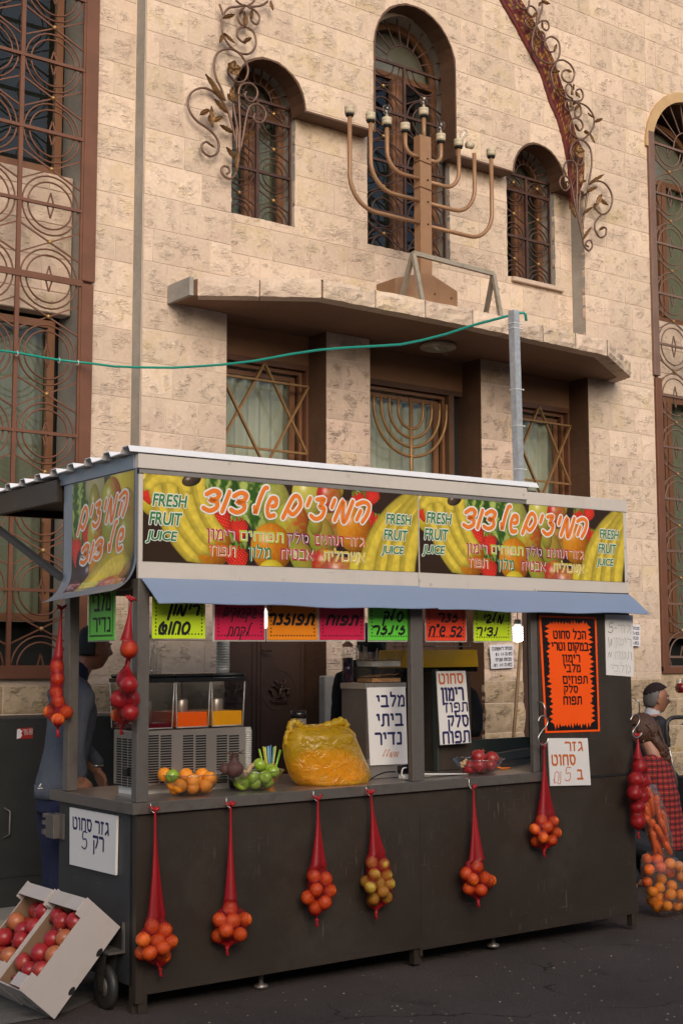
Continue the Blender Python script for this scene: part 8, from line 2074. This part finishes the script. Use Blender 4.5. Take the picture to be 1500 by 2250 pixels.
me=remeshed(m,'trousers',.009,'navy',3,Matrix.Translation(-Vector(OFF[T1.name])),lambda p:.006*noise.noise(p*8)); o=bpy.data.objects.new('trousers',me); COL.objects.link(o); o.parent=T1
lg=px(89,1727,MYY-.175); m=MB(); m.bar((lg.x-.012,MYY-.172,lg.z-.012),(lg.x+.014,MYY-.172,lg.z-.012),.004,.010); m.bar((lg.x-.004,MYY-.172,lg.z-.004),(lg.x+.006,MYY-.172,lg.z+.012),.005,.007); part('trouser_badge',m,'card_edge',T1)
m=MB(); 
for sy in (-.09,.09): limb(m,[Vector((kR.x-.08,MYY+sy,.05)),Vector((kR.x+.05,MYY+sy,.045)),Vector((kR.x+.16,MYY+sy,.035))],[.05,.048,.036])
for i,v in enumerate(m.v): m.v[i]=(v[0],v[1],max(.002,v[2]))
part('shoes',m,'black_plastic',T1)
m=MB(); m.ring(wL+Vector((0,0,.02)),.036,.006,'Z',16,5); part('wrist_watch',m,'wire',T1)
# ---- man in a skullcap at the right
KY2=7.35
hc=px(1441,1536,KY2); s=.92; T2=T('person','man in a dark suit and black velvet skullcap seen in profile by the right wall','person',(hc.x,KY2,0))
m=MB(); M2=head(m,hc,math.radians(-30),-.05,.98); nb=hc+Vector((-.03,.02,-.11)); limb(m,[nb+Vector((0,0,-.05)),nb,hc+Vector((-.02,0,-.02))],[.06,.056,.055])
fx=Vector((math.cos(math.radians(-30)),math.sin(math.radians(-30)),0)); fy=Vector((-fx.y,fx.x,0))
def rg(c,rw,rd): return (c,rw,rd,fy,fx)
ch=nb+Vector((-.02,0,-.20)); hp=Vector((nb.x-.04,nb.y,.68))
loft(m,[rg(hp+Vector((0,0,-.08)),.15,.11),rg(hp,.15,.11),rg(ch,.17,.11),rg(nb+Vector((0,0,-.06)),.13,.07),rg(nb,.06,.055)])
for sg in (-1,1):
    sh=nb+fy*sg*.17+Vector((0,0,-.10)); el=sh+Vector((-.02,0,-.24))+fy*sg*.03; wr=el+fx*.12+Vector((0,0,-.18)); limb(m,[sh,el,wr],[.05,.042,.028]); hand(m,wr,(fx.x*.4,fx.y*.4,-1),tuple(fx),tuple(fy*sg),.95,.4)
    kn=Vector((hp.x,hp.y,.36))+fy*sg*.09+fx*.02; an=kn+Vector((0,0,-.30)); limb(m,[hp+fy*sg*.08,kn,an],[.08,.055,.038]); limb(m,[an+Vector((0,0,-.01)),an+fx*.14+Vector((0,0,-.02))],[.036,.028])
me=remeshed(m,'body',.0075,'skin',2,Matrix.Translation(-Vector(OFF[T2.name]))); bo=bpy.data.objects.new('body',me); COL.objects.link(bo); bo.parent=T2
eyes(M2,T2); hairshell(M2,lambda x,y,z:(x<-.12+.35*z and -.50<z<.60) ,.001,'hair','hair_grey',par=T2)
def capz(m,M):
    pass
hairshell(M2,lambda x,y,z:(z-x*.30>.50),.007,'skullcap','velvet',par=T2)
m=MB(); loft(m,[rg(hp+Vector((0,0,-.06)),.185,.135),rg(hp+Vector((0,0,.1)),.18,.135),rg(ch,.20,.14),rg(nb+Vector((-.01,0,-.06)),.16,.09),rg(nb+Vector((-.01,0,-.02)),.08,.07)])
for sg in (-1,1):
    sh=nb+fy*sg*.17+Vector((0,0,-.10)); el=sh+Vector((-.02,0,-.24))+fy*sg*.03; wr=el+fx*.12+Vector((0,0,-.18)); limb(m,[sh+fy*(-sg)*.03,sh,el,wr],[.075,.07,.06,.045])
me=remeshed(m,'jacket',.009,'suit',3,Matrix.Translation(-Vector(OFF[T2.name])),dz); o=bpy.data.objects.new('jacket',me); COL.objects.link(o); o.parent=T2
m=MB(); limb(m,[nb+Vector((-.005,0,-.02)),nb+Vector((.0,0,.015))],[.068,.062]); me=remeshed(m,'shirt_collar',.006,'shirt_white',2,Matrix.Translation(-Vector(OFF[T2.name]))); o=bpy.data.objects.new('shirt_collar',me); COL.objects.link(o); o.parent=T2
m=MB()
for sg in (-1,1):
    kn=Vector((hp.x,hp.y,.36))+fy*sg*.09+fx*.02; an=kn+Vector((0,0,-.29)); limb(m,[hp+fy*sg*.08,kn,an],[.10,.075,.06])
me=remeshed(m,'trousers',.009,'suit',3,Matrix.Translation(-Vector(OFF[T2.name]))); o=bpy.data.objects.new('trousers',me); COL.objects.link(o); o.parent=T2
# ---- woman in the red plaid shirt, crouching with her back to us
WY_=6.6
hc=px(1412,1605,WY_+.12); T3=T('person','woman in a red tartan shirt with brown tied hair crouching behind the fruit sacks','person',(px(1450,1840,WY_).x,WY_,0))
yw=math.radians(118); fx=Vector((math.cos(yw),math.sin(yw),0)); fy=Vector((-fx.y,fx.x,0))
nk=px(1432,1652,WY_+.05); bk=px(1452,1750,WY_); hp=px(1462,1850,WY_)+Vector((0,0,0)); 
m=MB(); M3_=head(m,hc,yw,-.25,.95); limb(m,[nk+Vector((.02,0,-.06)),nk,hc+Vector((.0,0,-.03))],[.06,.05,.052])
def rg(c,rw,rd): return (c,rw,rd,fy,fx)
loft(m,[rg(hp+Vector((0,0,-.10)),.16,.13),rg(hp,.155,.12),rg(bk,.145,.10),rg(nk+Vector((.02,-.01,-.09)),.15,.085),rg(nk+Vector((.01,0,-.04)),.07,.055)])
shl=nk+fy*.155+Vector((.03,0,-.09)); shr=nk-fy*.165+Vector((.04,0,-.08))
for sh,sg in ((shl,1),(shr,-1)):
    el=sh+Vector((0,0,-.24))+fx*.05+fy*sg*.04; wr=el+fx*.22+Vector((0,0,-.04)); limb(m,[sh,el,wr],[.048,.038,.026]); hand(m,wr,tuple(fx),tuple(-fy*sg),(0,0,1),.9,.5)
    kn=hp+fx*.36+fy*sg*.12+Vector((0,0,.02)); an=Vector((kn.x,kn.y,.09))-fx*.14; limb(m,[hp+fy*sg*.08+Vector((0,0,-.06)),kn,an],[.09,.06,.042]); limb(m,[Vector((an.x,an.y,.045)),Vector((an.x,an.y,.04))+fx*.16],[.04,.03])
me=remeshed(m,'body',.0075,'skin_pale',2,Matrix.Translation(-Vector(OFF[T3.name]))); bo=bpy.data.objects.new('body',me); COL.objects.link(bo); bo.parent=T3; eyes(M3_,T3,.95)
def bun(m,M):
    b=px(1456,1655,WY_+.0); a=hc+Vector((.01,-.07,-.03)); limb(m,[a,px(1440,1630,WY_+.02),b],[.038,.030,.034]); m.ball(b,.046,14,(1,.8,.85)); m.ball(b+Vector((.02,-.01,-.035)),.038,12); limb(m,[b,px(1468,1680,WY_-.02)],[.03,.012])
    rr=random.Random(4)
    for i in range(16):
        q0=hc+Vector((rr.uniform(-.06,.07),-.075,rr.uniform(-.02,.09))); m.tube(smooth_line3([q0,q0.lerp(b,.5)+Vector((0,-.02,0)),b+Vector((rr.uniform(-.03,.03),-.035,rr.uniform(-.03,.03)))]),.006,5)
hairshell(M3_,lambda x,y,z:(z>.35 and x<.75) or (x<.30 and z>-.70),.007,'hair','hair_brown',par=T3,extra=bun)
m=MB(); loft(m,[rg(hp+Vector((0,0,-.04)),.175,.145),rg(hp+Vector((0,0,.05)),.172,.14),rg(bk,.165,.125),rg(nk+Vector((.02,-.01,-.09)),.172,.105),rg(nk+Vector((.01,0,-.035)),.09,.07)])
for sh,sg in ((shl,1),(shr,-1)):
    el=sh+Vector((0,0,-.24))+fx*.05+fy*sg*.04; wr=el+fx*.18+Vector((0,0,-.04)); limb(m,[sh-fy*sg*.03,sh,el,wr],[.068,.066,.054,.042])
me=remeshed(m,'tartan_shirt',.008,'plaid',3,Matrix.Translation(-Vector(OFF[T3.name])),lambda p:.006*noise.noise(p*9)+.003*noise.noise(p*20)); o=bpy.data.objects.new('tartan_shirt',me); COL.objects.link(o); o.parent=T3
m=MB(); loft(m,[rg(hp+Vector((0,0,-.12)),.17,.14),rg(hp,.165,.13)])
for sg in (1,-1):
    kn=hp+fx*.36+fy*sg*.12+Vector((0,0,.02)); an=Vector((kn.x,kn.y,.10))-fx*.14; limb(m,[hp+fy*sg*.08+Vector((0,0,-.06)),kn,an],[.11,.08,.06])
me=remeshed(m,'trousers',.01,'suit',3,Matrix.Translation(-Vector(OFF[T3.name]))); o=bpy.data.objects.new('trousers',me); COL.objects.link(o); o.parent=T3
m=MB(); m.ball(px(1414,1628,WY_-.02)+Vector((-.03,-.02,0)),.005,6); part('earring',m,'wire',T3)
# ---- arm with a cup of red juice entering at the right
AY=7.1
wr=px(1515,1515,AY); T4=T('person','person at the right edge raising a clear cup of red juice','person',(wr.x+.45,AY+.1,0))
m=MB(); sh=wr+Vector((.42,.12,.05)); el=wr+Vector((.26,.04,-.22)); head(m,sh+Vector((.10,.05,.25)),PI*.95); nb=sh+Vector((.10,.05,.10))
limb(m,[nb+Vector((0,0,-.06)),nb+Vector((0,0,.08))],[.06,.055]); loft(m,[((nb.x,nb.y,.85),.15,.11,Yv,X),((nb.x,nb.y,1.1),.15,.11,Yv,X),((nb.x,nb.y,nb.z-.1),.17,.11,Yv,X),((nb.x,nb.y,nb.z),.07,.06,Yv,X)])
limb(m,[sh,el,wr],[.05,.042,.028]); limb(m,[nb+Vector((0,.18,-.1)),nb+Vector((0,.22,-.38)),nb+Vector((-.05,.2,-.62))],[.05,.042,.03]); hand(m,nb+Vector((-.05,.2,-.64)),(0,0,-1),(-1,0,0),(0,1,0),1,.4)
hand(m,wr,(-1,-.1,.15),(0,-.2,1),(0,-1,.2),1.,.75,.02)
for sg in (-1,1): limb(m,[(nb.x,nb.y+sg*.09,.88),(nb.x,nb.y+sg*.1,.48),(nb.x,nb.y+sg*.1,.08)],[.085,.055,.04]); limb(m,[(nb.x,nb.y+sg*.1,.045),(nb.x-.15,nb.y+sg*.1,.035)],[.04,.03])
me=remeshed(m,'body',.0075,'skin',2,Matrix.Translation(-Vector(OFF[T4.name]))); bo=bpy.data.objects.new('body',me); COL.objects.link(bo); bo.parent=T4
m=MB(); loft(m,[((nb.x,nb.y,.80),.18,.135,Yv,X),((nb.x,nb.y,1.1),.18,.135,Yv,X),((nb.x,nb.y,nb.z-.1),.20,.135,Yv,X),((nb.x,nb.y,nb.z-.02),.09,.075,Yv,X)]); limb(m,[sh+Vector((.04,0,0)),sh,el,wr+Vector((.04,0,-.02))],[.07,.068,.058,.042]); limb(m,[nb+Vector((0,.15,-.1)),nb+Vector((0,.22,-.38)),nb+Vector((-.05,.2,-.60))],[.07,.06,.045])
me=remeshed(m,'coat',.01,'suit',3,Matrix.Translation(-Vector(OFF[T4.name])),dz); o=bpy.data.objects.new('coat',me); COL.objects.link(o); o.parent=T4
m=MB()
for sg in (-1,1): limb(m,[(nb.x,nb.y+sg*.09,.88),(nb.x,nb.y+sg*.1,.48),(nb.x,nb.y+sg*.1,.10)],[.11,.08,.065])
me=remeshed(m,'trousers',.01,'suit',3,Matrix.Translation(-Vector(OFF[T4.name]))); o=bpy.data.objects.new('trousers',me); COL.objects.link(o); o.parent=T4
c=px(1496,1506,AY-.02); t=T('juice_cup','clear plastic cup of red juice held up at the right edge','cup',tuple(c+Vector((0,0,-.06)))); m=MB(); m.lathe([(0,-.06),(.030,-.06),(.041,.055)],c,20); part('cup_wall',m,'clear_plastic',t); m=MB(); m.lathe([(0,-.058),(.028,-.058),(.036,.015),(0,.015)],c,18); part('juice',m,'juice_red2',t)
# ---- person in black behind the cabinet, back turned
BY=7.6
nb=px(800,1452,BY); T5=T('person','person in black clothes with black hair behind the sauce bottle and tubs','person',(nb.x,BY,0)); m=MB(); hc=nb+Vector((.05,-.02,.13)); M5=head(m,hc,math.radians(60)); limb(m,[nb+Vector((0,0,-.05)),hc],[.06,.055])
loft(m,[((nb.x,BY,.8),.15,.11,X,Yv),((nb.x,BY,1.1),.15,.11,X,Yv),((nb.x,BY,nb.z-.16),.18,.11,X,Yv),((nb.x,BY,nb.z-.05),.10,.07,X,Yv),((nb.x,BY,nb.z),.06,.06,X,Yv)])
for sg in (-1,1): limb(m,[(nb.x+sg*.18,BY,nb.z-.14),(nb.x+sg*.22,BY,nb.z-.42),(nb.x+sg*.16,BY+.08,nb.z-.65)],[.05,.042,.03]); hand(m,(nb.x+sg*.16,BY+.09,nb.z-.66),(0,.2,-1),(-sg,0,0),(0,-1,0),1,.4); limb(m,[(nb.x+sg*.09,BY,.85),(nb.x+sg*.1,BY,.46),(nb.x+sg*.1,BY,.08)],[.085,.055,.04]); limb(m,[(nb.x+sg*.1,BY,.045),(nb.x+sg*.1,BY+.15,.035)],[.04,.03])
O5=Matrix.Translation(-Vector(OFF[T5.name]))
me=remeshed(m,'body',.008,'skin',2,O5); bo=bpy.data.objects.new('body',me); COL.objects.link(bo); bo.parent=T5; hairshell(M5,lambda x,y,z: z>.2 and x<.6 or (x<.2 and z>-.5),.014,par=T5)
m=MB(); loft(m,[((nb.x,BY,.75),.20,.15,X,Yv),((nb.x,BY,1.1),.20,.15,X,Yv),((nb.x,BY,nb.z-.16),.22,.14,X,Yv),((nb.x,BY,nb.z-.04),.13,.09,X,Yv),((nb.x,BY,nb.z+.01),.08,.07,X,Yv)])
for sg in (-1,1): limb(m,[(nb.x+sg*.15,BY,nb.z-.14),(nb.x+sg*.18,BY,nb.z-.14),(nb.x+sg*.22,BY,nb.z-.42),(nb.x+sg*.16,BY+.08,nb.z-.63)],[.075,.072,.06,.045]); limb(m,[(nb.x+sg*.09,BY,.85),(nb.x+sg*.1,BY,.46),(nb.x+sg*.1,BY,.10)],[.11,.08,.065])
me=remeshed(m,'black_clothes',.01,'black_cloth',3,O5,dz); o=bpy.data.objects.new('black_clothes',me); COL.objects.link(o); o.parent=T5
# black padded bag/jacket bulging beside the menu board
c=sV(1028,1560,.92); m=MB(); c=Vector(c); loft(m,[((c.x,c.y,c.z-.17),.075,.06,X,Yv),((c.x,c.y,c.z-.12),.10,.08,X,Yv),((c.x,c.y,c.z),.105,.085,X,Yv),((c.x-.02,c.y,c.z+.12),.075,.07,X,Yv),((c.x-.05,c.y,c.z+.17),.03,.03,X,Yv)]); m.bar((c.x-.05,c.y,c.z+.16),(c.x-.06,c.y+.0,1.9),.02,.01)
one('hanging_jacket',m,'black_cloth','bulky black jacket hanging behind the narrow menu board','jacket',tuple(c),M=SM)
# ---- stroller at the right edge
SY_=7.0
T6=T('baby_stroller','black baby stroller cut by the right edge behind the woman','stroller',(px(1520,1900,SY_).x,SY_,0)); 
m=MB(); P=[px(x,y,SY_) for x,y in ((1468,1640),(1463,1612),(1464,1590),(1472,1579),(1490,1576),(1530,1578),(1560,1590),(1565,1620))]; m.tube(smooth_line3(P),.016,9); part('push_handle',m,'rubber',T6)
m=MB(); a=px(1480,1600,SY_); b=px(1560,1600,SY_); c=px(1500,1640,SY_-.12); V=[];F=[]
for i in range(9):
    for j in range(7):
        s_=i/8;t_=j/6; p=a.lerp(b,s_)+Vector((0,-.30*t_,-.20*t_*t_+.05*math.sin(PI*s_)+.06*math.sin(PI*t_))); V.append(p)
for i in range(8):
    for j in range(6): F.append((i*7+j,(i+1)*7+j,(i+1)*7+j+1,i*7+j+1))
m.add(V,F,True); part('canopy_hood',m,'black_cloth',T6,fix=False)
m=MB(); q=px(1520,1740,SY_); m.box((q.x-.18,SY_-.25,q.z-.16),(q.x+.2,SY_+.1,q.z+.12)); part('seat',m,'black_cloth',T6)
for dx in (-.16,.2):
    for dy in (-.3,.2):
        m=MB(); cc=(q.x+dx,SY_+dy,.10); m.lathe([(.07,-.018),(.1,-.015),(.1,.015),(.07,.018)],cc,20,M=Matrix.Rotation(PI/2,3,'X')); wq=part('wheel',m,'rubber',T6); m=MB(); m.lathe([(0,-.014),(.07,-.014),(.07,.014),(0,.014)],cc,16,M=Matrix.Rotation(PI/2,3,'X')); part('rim',m,'wire',wq)
        m=MB(); m.tube([cc,(q.x+dx*.4,SY_+dy*.2,q.z-.1)],.011,7); part('frame_tube',m,'steel_light',T6)
m=MB(); m.tube([(q.x+.16,SY_,q.z),tuple(px(1565,1620,SY_))],.011,7); m.tube([(q.x-.16,SY_,q.z),tuple(px(1468,1640,SY_))],.011,7); part('frame_tube',m,'steel_light',T6)
# debris on the road: grit, leaf bits and a wheel-side stain under the stall
rr=random.Random(21); m=MB()
for i in range(420):
    x=rr.uniform(3.0,9.0); y=rr.uniform(3.6,5.9); r=rr.uniform(.003,.009); m.ball((x,y,.001),r,5,(1,1,.5))
o=one('road_grit',m,'grit',None,None,(6,5,0),kind='stuff'); o['label']='fine pale grit scattered on the asphalt'; o['category']='grit'

bpy.data.scenes.remove(TMP)
